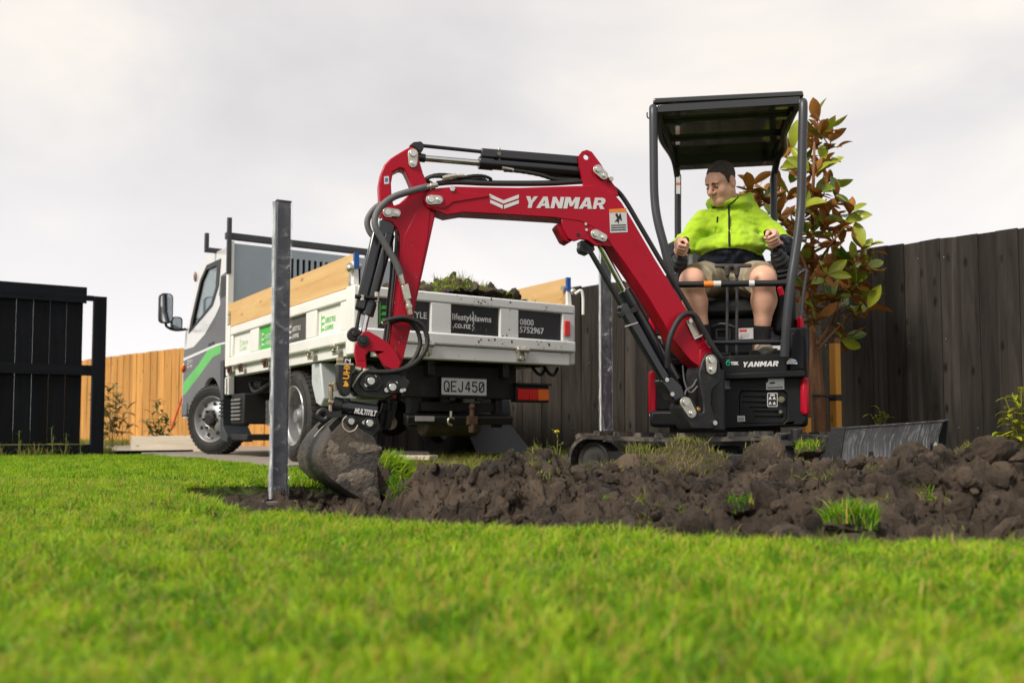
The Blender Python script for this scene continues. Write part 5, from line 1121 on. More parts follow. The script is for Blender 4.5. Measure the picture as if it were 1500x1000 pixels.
# ---- tilting hitch
hc = plate('tilt_hitch', [(514, 548), (528, 540), (548, 537), (562, 545), (590, 550), (601, 559), (597, 572), (566, 584), (521, 579), (511, 566)], 0.05, 0.16, M_CAST, bevel=0.008)
plate('hitch_cheek', [(526, 562), (530, 548), (545, 541), (556, 548), (562, 562), (556, 572), (534, 572)], 0.064, 0.016, M_CAST, hc, bevel=0.004)
plate('hitch_plate', [(497, 606), (510, 597), (552, 604), (558, 628), (548, 640), (505, 632)], 0.045, 0.15, M_CAST, hc, bevel=0.006)
b = MB(); b.cyl(bp(489, 594, 0.03), bp(552, 603, 0.03), 0.036, n=20); b.build('tilt_cylinder', M_CYL, hc, bevel=0.004)
b = MB(); b.cyl(bp(487, 592, 0.03), bp(500, 595, 0.03), 0.041, n=20); b.cyl(bp(507, 583, 0.03), bp(504, 606, 0.03), 0.022, n=14); b.build('cylinder_collar', M_STEEL_BLACK, hc, bevel=0.004)
for (x, y, r, off) in ((543.5, 558, 0.026, 0.066), (575, 567, 0.026, 0.052), (514.5, 617, 0.022, 0.056), (541.5, 619.5, 0.025, 0.048)):
    b = MB(); q = bp(x, y, off); b.cyl(q - nB * 0.01, q + nB * 0.012, r * 1.25, n=20, mi=0); b.build('pin_boss', M_CAST, hc, bevel=0.003)
    b = MB(); q = bp(x, y, off + 0.012); b.cyl(q, q + nB * 0.010, r * 0.72, n=16); b.build('pin_head', M_BOLT, hc, bevel=0.002)
b = MB()
for (x, y, r, off) in ((536.5, 563.5, 0.010, 0.065), (549, 552, 0.008, 0.065), (566, 571, 0.012, 0.052), (580, 561, 0.008, 0.052), (533, 618.5, 0.010, 0.048), (588, 572, 0.010, 0.05), (592, 571, 0.008, 0.05)):
    q = bp(x, y, off); b.cyl(q, q + nB * 0.012, r, n=8)
b.build('hitch_bolt', M_BOLT, hc)
bx_ = plate('hitch_cover', [(494, 533), (517, 533), (513, 577), (508, 580), (500, 577), (494, 562)], 0.085, 0.13, M_CAST, hc, bevel=0.006)
plate('edge_trim', [(493, 531.5), (518, 532), (517.6, 534.5), (494, 534)], 0.088, 0.13, M_ZINC, hc, bevel=0.001)
q = bp(506.0, 566, 0.0866); q2 = bp(508.5, 541, 0.0866); xa = (q2 - q).normalized(); ya = nB.cross(xa)
text_mb('UHK', 0.040, basis(q + xa * 0.035, xa, ya, nB), align='LEFT', offset=0.0012).build('lettering', M_YEL, bx_, smooth=False)
text_mb('2', 0.038, basis(q + xa * 0.118, xa, ya, nB), align='LEFT', offset=0.0012).build('lettering', M_DECAL, bx_, smooth=False)
b = MB(); b.prism([q + ya * -0.012, q + ya * 0.012, q + xa * 0.02 + ya * 0.004, q + xa * 0.018 + ya * 0.014, q + xa * 0.03, q + xa * 0.012 - ya * 0.014], nB * 0.0008); b.build('label_mark', M_YEL, bx_, smooth=False)
q = bp(519, 601.5, 0.0682); q2 = bp(551, 606, 0.0682); xa = (q2 - q).normalized(); ya = nB.cross(xa)
text_mb('MULTITILT', 0.036, basis(q + nB * 0.0005, xa, ya, nB), align='LEFT', offset=0.0014, shear=0.2, sx=0.62).build('lettering', M_DECAL, hc, smooth=False)
fits('hitch_fitting', mat('dull_brass', (0.32, 0.26, 0.19), 0.45, 0.7, 0.2, 20, dirt=0.3), hc, [(482, 562, 491, 565, 0.013), (484, 566, 485, 585, 0.012), (481, 588, 488, 590, 0.016), (484, 592, 484, 612, 0.010), (489, 560, 492, 572, 0.014), (493, 528, 503, 528, 0.016)])
b = MB(); q = bp(473.5, 608, 0.06); b.tube(arc(q, 0.024, 0, 360, 17, dB_, (0, 0, 1)), 0.014, 8); b.bar(bp(478, 607, .06), bp(500, 606, .06), 0.03, 0.03, nB); b.build('lifting_eye', M_CAST, hc)
b = MB()
for k, (x, y, r) in enumerate(((565, 590, .018), (572, 600, .022), (560, 604, .02), (578, 588, .016))): b.cyl(bp(x, y, -0.02), bp(x - 6, y + 26, -0.05), r, n=10)
b.build('hitch_rear_link', M_CAST, hc)
phose('hitch_hose', [(538, 545), (552, 552), (560, 578), (570, 590), (566, 606)], 2.6, M_HOSE, hc, off=-0.03)
b = MB(); b.tube(spline([bp(x, y, 0.07) for x, y in ((516, 566), (522, 556), (530, 546), (540, 541))], 5), 0.004, 5); b.build('grease_line', M_ZINC, hc)
# ---- bucket
bsec = [(510, 611), (498, 621), (484, 637), (473, 655), (469, 672), (474, 690), (490, 706), (515, 722), (542, 738), (559, 747)]
inner = [(554, 738), (540, 729), (517, 713), (496, 698), (483, 686), (479, 672), (482, 659), (492, 643), (504, 630), (516, 620)]
bext = -nB * 0.37 + dB_ * 0.10
b = MB(); b.prism(bpoly(bsec + inner, 0.06), bext); bk = b.build('bucket', M_BUCKET, ex, bevel=0.003, angle=50)
side = bsec + [(558, 733), (555, 712), (553, 690), (554, 668), (553, 652), (548, 640), (528, 628)]
def shiftpoly(off): return [bp(x, y, 0.06) + bext * off for x, y in side]
for t0, t1 in ((-0.004, 0.045), (0.955, 1.004)):
    b = MB(); b.prism(shiftpoly(t0), bext * (t1 - t0)); b.build('bucket_side', M_BUCKET, bk, bevel=0.003)
b = MB(); b.prism([bp(x, y, 0.062) + Vector((0, 0, 0)) for x, y in ((535, 730), (562, 749), (558, 752), (530, 735))], bext); b.build('cutting_edge', M_BLADE, bk, bevel=0.002)
for t in (0.08, 0.55):
    b = MB(); b.prism([bp(x, y, 0.06) + bext * t for x, y in ((486, 624), (497, 612), (511, 605), (524, 608), (548, 610), (557, 622), (556, 650), (540, 644), (515, 637), (494, 641))], bext * 0.06); b.build('bucket_ear', M_CAST, bk, bevel=0.003)
# packed mud on the side plate and in the mouth, dried rim of soil round the back
mrs = np.random.RandomState(12)
def mud_lump(name, c, r, sc, seed, parent, m=M_MUD, sub=4):
    me_ = clod_mesh(seed, sub, 0.26, 1.0, m); b_ = MB(); X = basis((0, 0, 0), dB_, nB, (0, 0, 1))
    b_.add([c + X.to_3x3() @ Vector((v.co.x * r * sc[0], v.co.y * r * sc[1], v.co.z * r * sc[2])) for v in me_.vertices], [tuple(p.vertices) for p in me_.polygons]); bpy.data.meshes.remove(me_)
    return b_.build(name, m, parent, angle=55)
for i, (x, y, r, sx_, sz_) in enumerate(((540, 656, 0.052, 1.3, 0.6), (520, 652, 0.04, 1.5, 0.55), (500, 676, 0.05, 1.2, 1.0), (530, 700, 0.055, 1.3, 0.9), (505, 700, 0.04, 1.2, 0.8), (545, 722, 0.045, 0.9, 0.9), (488, 660, 0.045, 0.8, 1.3))):
    mud_lump('caked_mud', bp(x, y, 0.058), r, (sx_, 0.18, sz_), 30 + i, bk)
mud_lump('bucket_soil', bp(540, 690, -0.10), 0.15, (0.65, 1.0, 1.1), 44, bk, M_SOIL)
b = MB(); b.tube(spline([bp(x, y, 0.085) for x, y in ((508, 609), (502, 616), (503, 626), (511, 632), (520, 629), (524, 622))], 5), 0.0035, 5); b.tube(spline([bp(x, y, 0.075) + bext * 0.1 for x, y in ((464, 640), (474, 628), (488, 616), (502, 607))], 5), 0.0035, 5); b.build('edge_highlight', M_ZINC, bk)  # pale thin tubes added to draw the highlights along the metal edges
# ---- boom cylinder
bcy = pcyl('boom_cylinder', (919, 434), (990, 556), 8.8, -0.065, M_CYL, ex, 24, 0.004)
pcyl('piston_rod', (875, 352), (920, 436), 4.7, -0.065, M_CHROME, bcy); pcyl('gland', (914, 425), (927, 448), 9.8, -0.065, M_CYL, bcy, 24, 0.003)
b = MB(); b.bar(bp(910, 446, -0.03), bp(974, 556, -0.03), 0.056, 0.05, nB); b.build('rod_guard', M_CYL, bcy, bevel=0.012); pcyl('guard_rod', (862, 364), (912, 450), 3.8, -0.04, M_STEEL_BLACK, bcy)
b = MB(); b.bar(bp(906, 462, -0.02), bp(934, 452, -0.02), 0.03, 0.03, nB); b.build('clamp_band', M_STEEL_BLACK, bcy, bevel=0.004)
b = MB(); b.cyl(bp(915, 479, -0.01), bp(934, 473, -0.01), 0.007, n=8); b.build('clamp_bolt', M_BOLT, bcy)
b = MB(); q = bp(856.5, 363, -0.03); b.cyl(q, q - nB * 0.06, 0.028, n=14); b.prism(bpoly([(851, 352), (868, 352), (872, 366), (862, 372), (852, 368)], -0.03), -nB * 0.07); b.build('rod_eye', M_BLACK_GLOSS, bcy, bevel=0.004)
plate('cylinder_foot', [(968, 557), (985, 551), (1000, 566), (1005, 583), (996, 590), (985, 584)], -0.01, 0.11, M_CYL, bcy, bevel=0.008)
for p in ((976, 556), (984, 577)):
    b = MB(); q = bp(*p, -0.01); b.cyl(q, q + nB * 0.010, 0.012, n=10); b.build('bolt', M_BOLT, bcy)
phose('boom_foot_hose', [(978, 538), (978, 515), (982, 493), (992, 471), (1004, 460), (1017, 462), (1026, 476), (1036, 494), (1052, 521)], 4.4, M_HOSE, boom, offs=[0.0, .02, .03, .035, .035, .035, .035, .03, .0], n=10)
bracket_ = plate('hose_bracket', [(1005, 470), (1013, 466), (1026, 492), (1018, 498)], 0.012, 0.006, M_ZINC, boom, bevel=0.001)
b = MB(); q = bp(1010.5, 470, 0.012); b.cyl(q, q + nB * 0.014, 0.013, n=6); b.cyl(bp(1017, 497, .03), bp(1031, 490, .03), 0.006, n=6); b.build('bolt', M_BOLT, bracket_)
phose('valve_hose', [(1034, 490), (1040, 503), (1048, 514), (1056, 524)], 3.6, M_HOSE, boom, off=0.045); b = MB(); b.cyl(bp(1036, 497, .04), bp(1042, 508, .04), 0.014, n=8); b.build('hose_fitting', M_ZINC, boom)
for pts in ([(1000, 535), (1003, 560), (1012, 575), (1026, 560)], [(1026, 545), (1015, 565), (1005, 572), (1001, 590)]): phose('grease_hose', pts, 1.3, M_GREYHOSE, boom, off=-0.02)
# ---- swing post
sp = plate('swing_post', [(1029, 528), (1034, 518), (1044, 515.5), (1053, 522), (1057, 545), (1056, 560), (1048, 566), (1043, 574), (1042, 592), (1047, 610), (1052, 618), (1050, 626), (1040, 629), (1012, 628), (1004, 613), (999, 596), (1004, 583), (1013, 581), (1019, 591), (1025, 606), (1031, 603), (1030, 585), (1025, 560), (1024, 545)], 0.018, 0.17, M_CAST, bevel=0.008)
pinplate((1042.5, 527), (1042.5, 541), 8.2, 0.022, sp); pinplate((1004.5, 589), (1013.5, 605), 8.0, 0.018, sp)
b = MB(); q = bp(1046, 619, 0.018); b.cyl(q, q + nB * 0.014, 0.013, n=10); b.build('bolt', M_BOLT, sp); b = MB(); q = bp(1022, 600, 0.0); b.ball(q, 0.018, 6); b.build('grease_cap', mat('brass', (0.35, 0.20, 0.05), 0.4, 0.8), sp)
b = MB(); c0 = bp(1040, 600, -0.07); b.cyl(Vector((c0.x + .02, c0.y + .05, 0.28)), Vector((c0.x + .02, c0.y + .05, 0.62)), 0.075, n=20); b.build('swing_pivot', M_CAST, sp, bevel=0.006)

# ================================================================== house: yawed box frame, wR to its right in the picture, dK to its back
YA = R(10); wR = Vector((math.cos(YA), -math.sin(YA), 0)); dK = Vector((math.sin(YA), math.cos(YA), 0)); OB = Vector((1.262, 5.25, 0))
MH = basis(OB, wR, dK, (0, 0, 1))
def hf(px, py, d=0.0): return on(px, py, OB + dK * d, dK)
def hl(px, py, d=0.0): q = hf(px, py, d) - OB; return (q.dot(wR), d, q.z)
def hplate(name, pts, d, th, m, parent=ex, holes=(), bevel=0.004, **k):
    b = MB(); b.prism([hf(x, y, d) for x, y in pts], dK * th, [[hf(x, y, d) for x, y in h] for h in holes]); return b.build(name, m, parent, bevel=bevel, **k)
def hbox(name, a, c, m, parent=ex, bevel=0.01, **k):
    b = MB(MH); b.box(tuple(min(a[i], c[i]) for i in range(3)), tuple(max(a[i], c[i]) for i in range(3))); return b.build(name, m, parent, bevel=bevel, **k)
def htube(name, pts, r, m, parent=ex, n=10, smooth=6, **k):
    b = MB(MH); b.tube(spline(pts, smooth) if smooth else pts, r, n); return b.build(name, m, parent, angle=60, **k)
def rr_(x0, y0, x1, y1, r=3):
    return [(x0 + r, y0), (x1 - r, y0), (x1, y0 + r), (x1, y1 - r), (x1 - r, y1), (x0 + r, y1), (x0, y1 - r), (x0, y0 + r)]
slots = [rr_(1087, 580, 1122, 585, 1.5), rr_(1087, 588, 1122, 592.5, 1.5), rr_(1097, 595.5, 1125, 598.5, 1), rr_(1103, 601.5, 1142, 606, 1.5), rr_(1104, 609, 1147, 613, 1.5)]
house = hplate('front_cover', [(1058, 553), (1172, 549), (1181, 556), (1183, 612), (1176, 622), (1056, 628)], 0.0, 0.06, M_PLASTIC, holes=[rr_(1083, 572, 1153, 620, 5)], bevel=0.006)
hplate('grille', rr_(1083.5, 572.5, 1152.5, 619.5, 5), 0.014, 0.02, M_PLASTIC, house, holes=slots, bevel=0.002)
hbox('grille_backing', (-0.05, 0.045, 0.30), (0.40, 0.055, 0.56), M_SEALS, house, 0)
b = MB()
for k in range(5): b.prism([hf(x, y, -0.004) for x, y in rr_(1082 + k * 9, 554, 1089 + k * 9, 560, 0.5)], dK * 0.003)
b.build('cover_ribs', M_PLASTIC, house)
fpan = hplate('name_panel', [(1056, 524), (1060, 521), (1147, 518.5), (1152, 522), (1154, 542), (1150, 545), (1058, 547)], -0.05, 0.06, M_PLASTIC, bevel=0.008)
hplate('panel_ledge', [(1062, 546.5), (1176, 541.5), (1180, 545), (1180, 552), (1062, 556)], -0.06, 0.08, M_PLASTIC, bevel=0.008)
o0 = hf(1087, 537.5, -0.0514); bold_word('YANMAR', o0, hf(1139.5, 536.0, -.0514) - o0, hf(1087, 530, -.0514) - o0, -dK, WY).build('lettering', M_DECAL, fpan, smooth=False)
b = MB(); b.tube([hf(1066.5 + 2.6 * math.cos(t), 532.3 + 2.6 * math.sin(t), -0.0515) for t in np.linspace(0, 6.283, 15)], 0.0032, 6); b.prism([hf(x, y, -0.0505) for x, y in ((1064, 527.2), (1069, 527), (1069, 528.3), (1064, 528.5))], -dK * 0.0012); b.build('logo', M_TEAL, fpan)
q = hf(1070.5, 532.3, -0.0512); text_mb('TEK', 0.024, basis(q, wR, (0, 0, 1), -dK), align='LEFT', offset=0.0014).build('lettering', M_DECAL, fpan, smooth=False)
hplate('data_label', [(1122, 554.5), (1148.5, 553.5), (1149, 569.5), (1122.5, 570.5)], -0.0016, 0.0012, mat('silver_label', (0.40, 0.41, 0.41), 0.35, 0.5, 0.05), house, bevel=0)
b = MB(); b.prism([hf(x, y, -0.0026) for x, y in ((1124, 567), (1147, 566.2), (1147, 568), (1124, 568.8))], dK * .0006); b.prism([hf(x, y, -0.0026) for x, y in ((1127, 560), (1134, 558.5), (1136, 561.5), (1128, 562.5))], dK * .0006); b.build('label_print', M_STICK, house, smooth=False)
lb2 = hplate('pattern_label', rr_(1124, 575, 1139, 595.5, 1), 0.0125, 0.0012, M_LABEL, house, bevel=0)
hplate('label_ground', rr_(1125, 576, 1138, 594.5, 1), 0.0115, 0.0008, M_BLACKP, lb2, bevel=0)
b = MB()
for (x, y) in ((1128, 583), (1134, 583), (1128, 590.5), (1134, 590.5)):
    for (dx, dy, r) in ((0, 0, 1.6), (1.6, 1.2, 0.8), (-1.4, 1.4, 0.7), (0.4, -2, 0.7)): b.prism([hf(x + dx + r * math.cos(t), y + dy + r * math.sin(t), 0.0108) for t in np.linspace(0, 5.5, 8)], dK * 0.0005)
b.prism([hf(x, y, 0.0108) for x, y in rr_(1128, 577, 1135, 579.5, .5)], dK * .0005); b.build('label_print', M_LABEL, lb2, smooth=False)
hplate('code_label', [(1080, 609), (1091, 608.5), (1091.5, 617), (1080.5, 617.5)], -0.0015, 0.0012, M_LABEL, house, bevel=0)
b = MB()
for k in range(3): b.prism([hf(x, y, -0.0022) for x, y in ((1081.5, 611 + k * 2.2), (1090, 610.6 + k * 2.2), (1090, 611.6 + k * 2.2), (1081.5, 612 + k * 2.2))], dK * .0005)
b.build('label_print', M_STICK, house, smooth=False)
b = MB(MH); p = hl(1144, 585, 0.01); b.cyl(p, (p[0], -0.01, p[2]), 0.018, n=14); b.cyl((p[0], -0.01, p[2]), (p[0], -0.016, p[2]), 0.010, n=10); p = hl(1143, 603, 0.01); b.cyl(p, (p[0], -0.004, p[2]), 0.010, n=10); b.build('cover_latch', mat('latch_metal', (0.20, 0.18, 0.11), 0.4, 0.6), house)
b = MB(MH); p = hl(1064, 556, 0); b.cyl(p, (p[0], p[1], p[2] - 0.04), 0.022, 0.018, n=12); b.lathe([(0.024, 0), (0.026, 0.01), (0.024, 0.014)], (p[0], p[1], p[2] - 0.055), (0, 0, 1), 14); b.build('bellows', M_GREYHOSE, house)
hplate('left_cover', [(1002, 560), (1056, 556), (1056, 626), (1002, 628)], 0.10, 0.25, M_PLASTIC, bevel=0.01)
hplate('round_label', [(1160 + 8 * math.cos(t) * 1.0, 533 - 8 * abs(math.sin(t))) for t in np.linspace(0, math.pi, 9)], -0.062, 0.004, M_LABEL, house, bevel=0)
hplate('label_print', [(1163, 531), (1167, 526.5), (1174 - 7, 531)], -0.0632, 0.0008, mat('label_blue_b', (0.03, 0.2, 0.6), 0.5), house, bevel=0)
# main deck, floor, engine bay
hbox('deck', (-0.455, 0.06, 0.30), (0.455, 1.0, 0.40), M_PLASTIC, bevel=0.02); hbox('floor_plate', (-0.36, -0.03, 0.665), (0.38, 0.55, 0.70), M_PLASTIC, bevel=0.006)
hbox('engine_cover', (-0.44, 0.55, 0.40), (0.44, 1.02, 0.98), M_PLASTIC, bevel=0.05); hbox('counterweight', (-0.46, 0.8, 0.34), (0.46, 1.12, 0.70), M_RED, bevel=0.06)
hbox('side_body', (-0.42, 0.10, 0.40), (-0.30, 0.6, 0.80), M_PLASTIC, bevel=0.01); hbox('side_body', (0.34, 0.05, 0.40), (0.455, 0.6, 0.88), M_PLASTIC, bevel=0.012)
hbox('seat_base', (-0.24, 0.33, 0.70), (0.24, 0.70, 0.98), M_PLASTIC, bevel=0.015)
# red side covers
for pts, d, th in (([(1171, 461), (1177, 466), (1182, 500), (1184, 544), (1178, 546), (1175, 505)], 0.06, 0.6), ([(1173, 554), (1182, 551), (1185.5, 556), (1186, 604), (1180, 610), (1173, 603)], -0.02, 0.7), ([(949, 545), (958, 541), (963, 550), (963, 602), (959, 609), (950, 606)], 0.10, 0.6), ([(951, 483), (950, 467), (955, 462), (961, 466), (962, 490)], 0.25, 0.5)):
    hplate('side_cover', pts, d, th, M_RED, bevel=0.014)
hplate('side_cover_trim', [(950, 606), (963, 603), (964, 615), (954, 614)], 0.12, 0.5, M_LABEL, bevel=0.01)
hplate('side_body', [(962, 500), (1000, 500), (1004, 622), (962, 620)], 0.16, 0.5, M_PLASTIC, bevel=0.01)
hplate('side_lamp', [(961, 478), (974, 478), (974, 490), (961, 490)], 0.15, 0.05, M_SEALS, bevel=0.004); hplate('side_label', [(963, 492), (971, 492), (971, 496), (963, 496)], 0.148, 0.003, M_LABEL, bevel=0)
hplate('right_column', [(1158, 488), (1172, 480), (1177, 500), (1178, 542), (1156, 546)], -0.03, 0.2, M_PLASTIC, bevel=0.01)
# floor fittings in front of the seat
hplate('seat_panel', [(1043, 480), (1145, 478), (1145, 515), (1043, 518)], 0.32, 0.02, M_PLASTIC, bevel=0.004)
hplate('vent_frame', [(1048, 481), (1071, 481), (1071, 497), (1048, 497)], 0.30, 0.02, M_BLACK_GLOSS, holes=[[(1051, 484), (1068, 484), (1068, 494), (1051, 494)]], bevel=0.002)
for pts in ([(1082, 481), (1104, 480), (1104, 496), (1082, 497)], [(1126, 480), (1143, 479), (1143, 496), (1126, 497)]):
    lo = hplate('warning_label', pts, 0.305, 0.002, M_LABEL, bevel=0); x0, y0 = pts[0]
    hplate('label_band', [(x0 + 1, y0 + 1.5), (x0 + 12, y0 + 1), (x0 + 12, y0 + 5), (x0 + 1, y0 + 5.5)], 0.3042, 0.0006, mat('label_red', (0.55, 0.05, 0.04), 0.5), lo, bevel=0)
    b = MB()
    for k in range(3): b.prism([hf(x0 + 2, y0 + 8 + 2.4 * k, 0.3042), hf(x0 + 15, y0 + 7.6 + 2.4 * k, 0.3042), hf(x0 + 15, y0 + 8.5 + 2.4 * k, 0.3042), hf(x0 + 2, y0 + 8.9 + 2.4 * k, 0.3042)], dK * 0.0005)
    b.build('label_print', mat('label_grey_print', (0.25, 0.25, 0.28), 0.5), lo, smooth=False)
hplate('foot_label', [(1112, 506.5), (1143, 506), (1143, 514), (1139, 514), (1139, 510), (1112, 510)], 0.0, 0.004, M_LABEL, bevel=0)
b = MB(MH); b.box((0.13, -0.02, 0.70), (0.30, 0.10, 0.745)); b.box((-0.10, 0.0, 0.70), (0.02, 0.1, 0.735)); b.build('pedal', M_RUBBER, ex, bevel=0.008)
# seat
hbox('seat_cushion', (-0.24, 0.30, 0.98), (0.24, 0.74, 1.09), M_SEALS, bevel=0.04)
b = MB(MH); b.prism([(-0.23, 0.68, 1.05), (-0.23, 0.80, 1.05), (-0.21, 0.92, 1.52), (-0.21, 0.80, 1.52)], (0.45, 0, 0)); b.build('seat_back', M_SEALS, ex, bevel=0.04)
# consoles, joysticks, travel levers, guard bars
hbox('console', (-0.40, 0.18, 0.80), (-0.27, 0.62, 1.14), M_PLASTIC, bevel=0.03); hbox('console', (0.29, 0.16, 0.86), (0.41, 0.62, 1.16), M_PLASTIC, bevel=0.03)
def joy(px0, py0, px1, py1, d0, d1, tilt):
    a = Vector(hl(px0, py0, d0)); c = Vector(hl(px1, py1, d1)); b = MB(MH); dr = (c - a)
    b.lathe([(0.055, 0), (0.05, 0.02), (0.056, 0.03), (0.045, 0.05), (0.05, 0.06), (0.036, 0.08), (0.04, 0.09), (0.02, 0.11)], a, dr, 18); b.cyl(a, c, 0.011, n=10)
    b.build('joystick_boot', M_SEALS, ex)
    b = MB(MH); e_ = dr.normalized(); b.lathe([(0.0, -0.05), (0.018, -0.05), (0.021, -0.02), (0.019, 0.02), (0.023, 0.05), (0.018, 0.068), (0.0, 0.07)], c, dr, 14); b.build('joystick_grip', M_BLACK_GLOSS, ex)
JOYL = (1001, 363, 0.06); JOYR = (1129, 352, 0.06)
joy(992, 392, 1001, 363, 0.16, 0.06, 0); joy(1146, 388, 1129, 352, 0.16, 0.06, 0)
b = MB()
for k in range(6): c = hf(1146 + k * 1.0, 380 + k * 7, 0.14); b.prism([hf(1135 + k * 1.5, 382 + k * 7, 0.12), hf(1158, 378 + k * 7, 0.12), hf(1158, 382 + k * 7, 0.12), hf(1135 + k * 1.5, 386.5 + k * 7, 0.12)], dK * 0.14)
b.build('console_bellows', M_SEALS, ex, bevel=0.006)
for x in (1065.5, 1079.5):
    a = hl(x - 0.5, 519, -0.0); c = hl(x, 398, -0.02); htube('travel_lever', [a, c], 0.0085, M_POST, smooth=0)
for xa_, xb, xs in ((1047, 1076, 1065.5), (1071, 1101, 1079.5)):
    b = MB(MH); a = Vector(hl(xa_, 389.5, -0.03)); c = Vector(hl(xb, 389, -0.03)); b.bar(a, c, 0.022, 0.020, (0, 1, 0)); s_ = Vector(hl(xs, 390, -0.03)); e_ = Vector(hl(xs, 405, -0.03)); b.cyl(s_, e_, 0.021, 0.012, n=12); b.build('lever_handle', mat('handle_brown_black', (0.05, 0.042, 0.04), 0.45), ex, bevel=0.006)
htube('guard_bar', [hl(985, 417, -0.12), hl(1158, 414.5, -0.12)], 0.0185, M_BLACK_GLOSS, smooth=0)
for x0, x1, m in ((1031, 1045, M_ORANGE), (1045.2, 1056, M_LABEL), (1097, 1105, M_LABEL)):
    b = MB(MH); b.cyl(hl(x0, 417 - (x0 - 985) * 0.0145, -0.12), hl(x1, 417 - (x1 - 985) * 0.0145, -0.12), 0.0192, n=14); b.build('reflective_tape', m, ex)
htube('guard_bar', [hl(1042, 501.5, -0.07), hl(1150, 500.5, -0.07)], 0.0145, M_BLACK_GLOSS, smooth=0)
htube('safety_lever', [hl(1146, 434, 0.10), hl(1142, 424, 0.06)], 0.011, M_POST, smooth=0); b = MB(MH); b.cyl(hl(1146, 433, 0.06), hl(1141.5, 420, 0.05), 0.016, n=12); b.build('red_knob', M_RED, ex, bevel=0.006)
htube('side_rod', [hl(1168, 404, 0.2), hl(1175, 398, 0.2), hl(1181, 399, 0.2), hl(1177, 430, 0.2), hl(1173, 470, 0.2)], 0.010, M_POST)
htube('cab_hose', [hl(1043, 478, 0.25), hl(1056, 474, 0.22), hl(1068, 476, 0.22), hl(1078, 480, 0.25)], 0.006, M_GREYHOSE)
for k in range(3): htube('cab_hose', [hl(964 + 5 * k, 480 + 6 * k, 0.2), hl(975 + 5 * k, 520, 0.12), hl(985 + 4 * k, 560, 0.10), hl(1004 + 3 * k, 590, 0.08)], 0.011, M_HOSE)
# ---- canopy
DF, DR_ = -0.10, 1.06
ztop = hl(1067, 143, DF)[2]
rl, rr2 = hl(956, 149, DF), hl(1178, 138, DF); bl_, br_ = hl(986, 224, DR_), hl(1138, 224, DR_)
zt = (rl[2] + rr2[2]) / 2
roofp = [(rl[0], DF, rl[2]), (rr2[0], DF, rr2[2]), (rr2[0] - 0.005, 0.35, rr2[2] + 0.02), (br_[0] + 0.02, DR_ - 0.1, zt + 0.02), (br_[0] - 0.03, DR_ + 0.02, zt), (bl_[0] + 0.03, DR_ + 0.02, zt), (bl_[0] - 0.02, DR_ - 0.1, zt + 0.02), (rl[0] + 0.005, 0.35, rl[2] + 0.02)]
b = MB(MH); vs_ = []
for (x, y, z) in roofp: vs_.append((x, y, z - 0.012))
for (x, y, z) in roofp: vs_.append((x * 0.985, y, z + 0.022))
b.add(vs_, [tuple(range(7, -1, -1)), tuple(range(8, 16))] + [(k, (k + 1) % 8, 8 + (k + 1) % 8, 8 + k) for k in range(8)])
roof = b.build('canopy_roof', M_ROOF, ex, bevel=0.008)
M_ROOF_REFLECT = mat('roof_reflector_tint', (0.20, 0.21, 0.15), 0.10, 0.85, 0.2, 2)  # tinted metallic panels added under the roof to bring in brighter green-gold reflections
for y0, y1 in ((DF + .045, .155), (.225, .515), (.605, DR_ - .145)):
    t0, t1 = (y0 - DF) / (DR_ - DF), (y1 - DF) / (DR_ - DF); b = MB(MH); xl0, xl1 = rl[0] + (bl_[0] - rl[0]) * t0 + .04, rl[0] + (bl_[0] - rl[0]) * t1 + .04; xr0, xr1 = rr2[0] + (br_[0] - rr2[0]) * t0 - .04, rr2[0] + (br_[0] - rr2[0]) * t1 - .04
    b.prism([(xl0, y0, zt - .018), (xr0, y0, zt - .018), (xr1, y1, zt - .018), (xl1, y1, zt - .018)], (0, 0, 0.004)); b.build('roof_reflector', M_ROOF_REFLECT, roof, smooth=False)
# pressed ribs and cross rails under the roof
for y0, y1, h in ((DF + 0.005, DF + 0.04, 0.05), (0.16, 0.22, 0.03), (0.52, 0.60, 0.03), (DR_ - 0.14, DR_ - 0.02, 0.075)):
    t = (y0 - DF) / (DR_ - DF); xl = rl[0] + (bl_[0] - rl[0]) * t + 0.02; xr = rr2[0] + (br_[0] - rr2[0]) * t - 0.02
    b = MB(MH); b.box((xl, y0, zt - 0.012 - h), (xr, y1, zt - 0.010)); b.build('roof_rib', M_ROOF, roof, bevel=0.006)
for s_ in (0, 1):
    a = (rl, bl_) if s_ == 0 else (rr2, br_); sg = 1 if s_ == 0 else -1
    b = MB(MH); b.prism([(a[0][0] + sg * 0.012, DF + 0.02, zt - 0.055), (a[1][0] + sg * 0.012, DR_ - 0.02, zt - 0.055), (a[1][0] + sg * 0.012, DR_ - 0.02, zt - 0.01), (a[0][0] + sg * 0.012, DF + 0.02, zt - 0.01)], (sg * 0.03, 0, 0)); b.build('roof_rail', M_BLACK_GLOSS, roof, bevel=0.006)
pfl = [hl(957, 166, DF), hl(957.5, 225, DF), hl(958.5, 285, DF), hl(963, 322, DF - .01), hl(974, 365, DF - .02), hl(986, 417, DF - .03), hl(1000, 475, DF - .02), hl(1010, 520, DF + .02)]
pfr = [hl(1176.5, 158, DF), hl(1175, 225, DF), hl(1173.5, 295, DF), hl(1170, 335, DF - .01), hl(1164.5, 375, DF - .02), hl(1158, 417, DF - .03), hl(1152, 475, DF - .02), hl(1149, 522, DF + .0)]
for pts, nm in ((pfl, 'front_post'), (pfr, 'front_post')):
    b = MB(MH); b.tube(spline([(p[0], p[1], p[2]) for p in [(pts[0][0], pts[0][1] + 0.03, pts[0][2] + 0.04)] + pts], 6), 0.0255, 14); o = b.build(nm, M_POST, ex, angle=60)
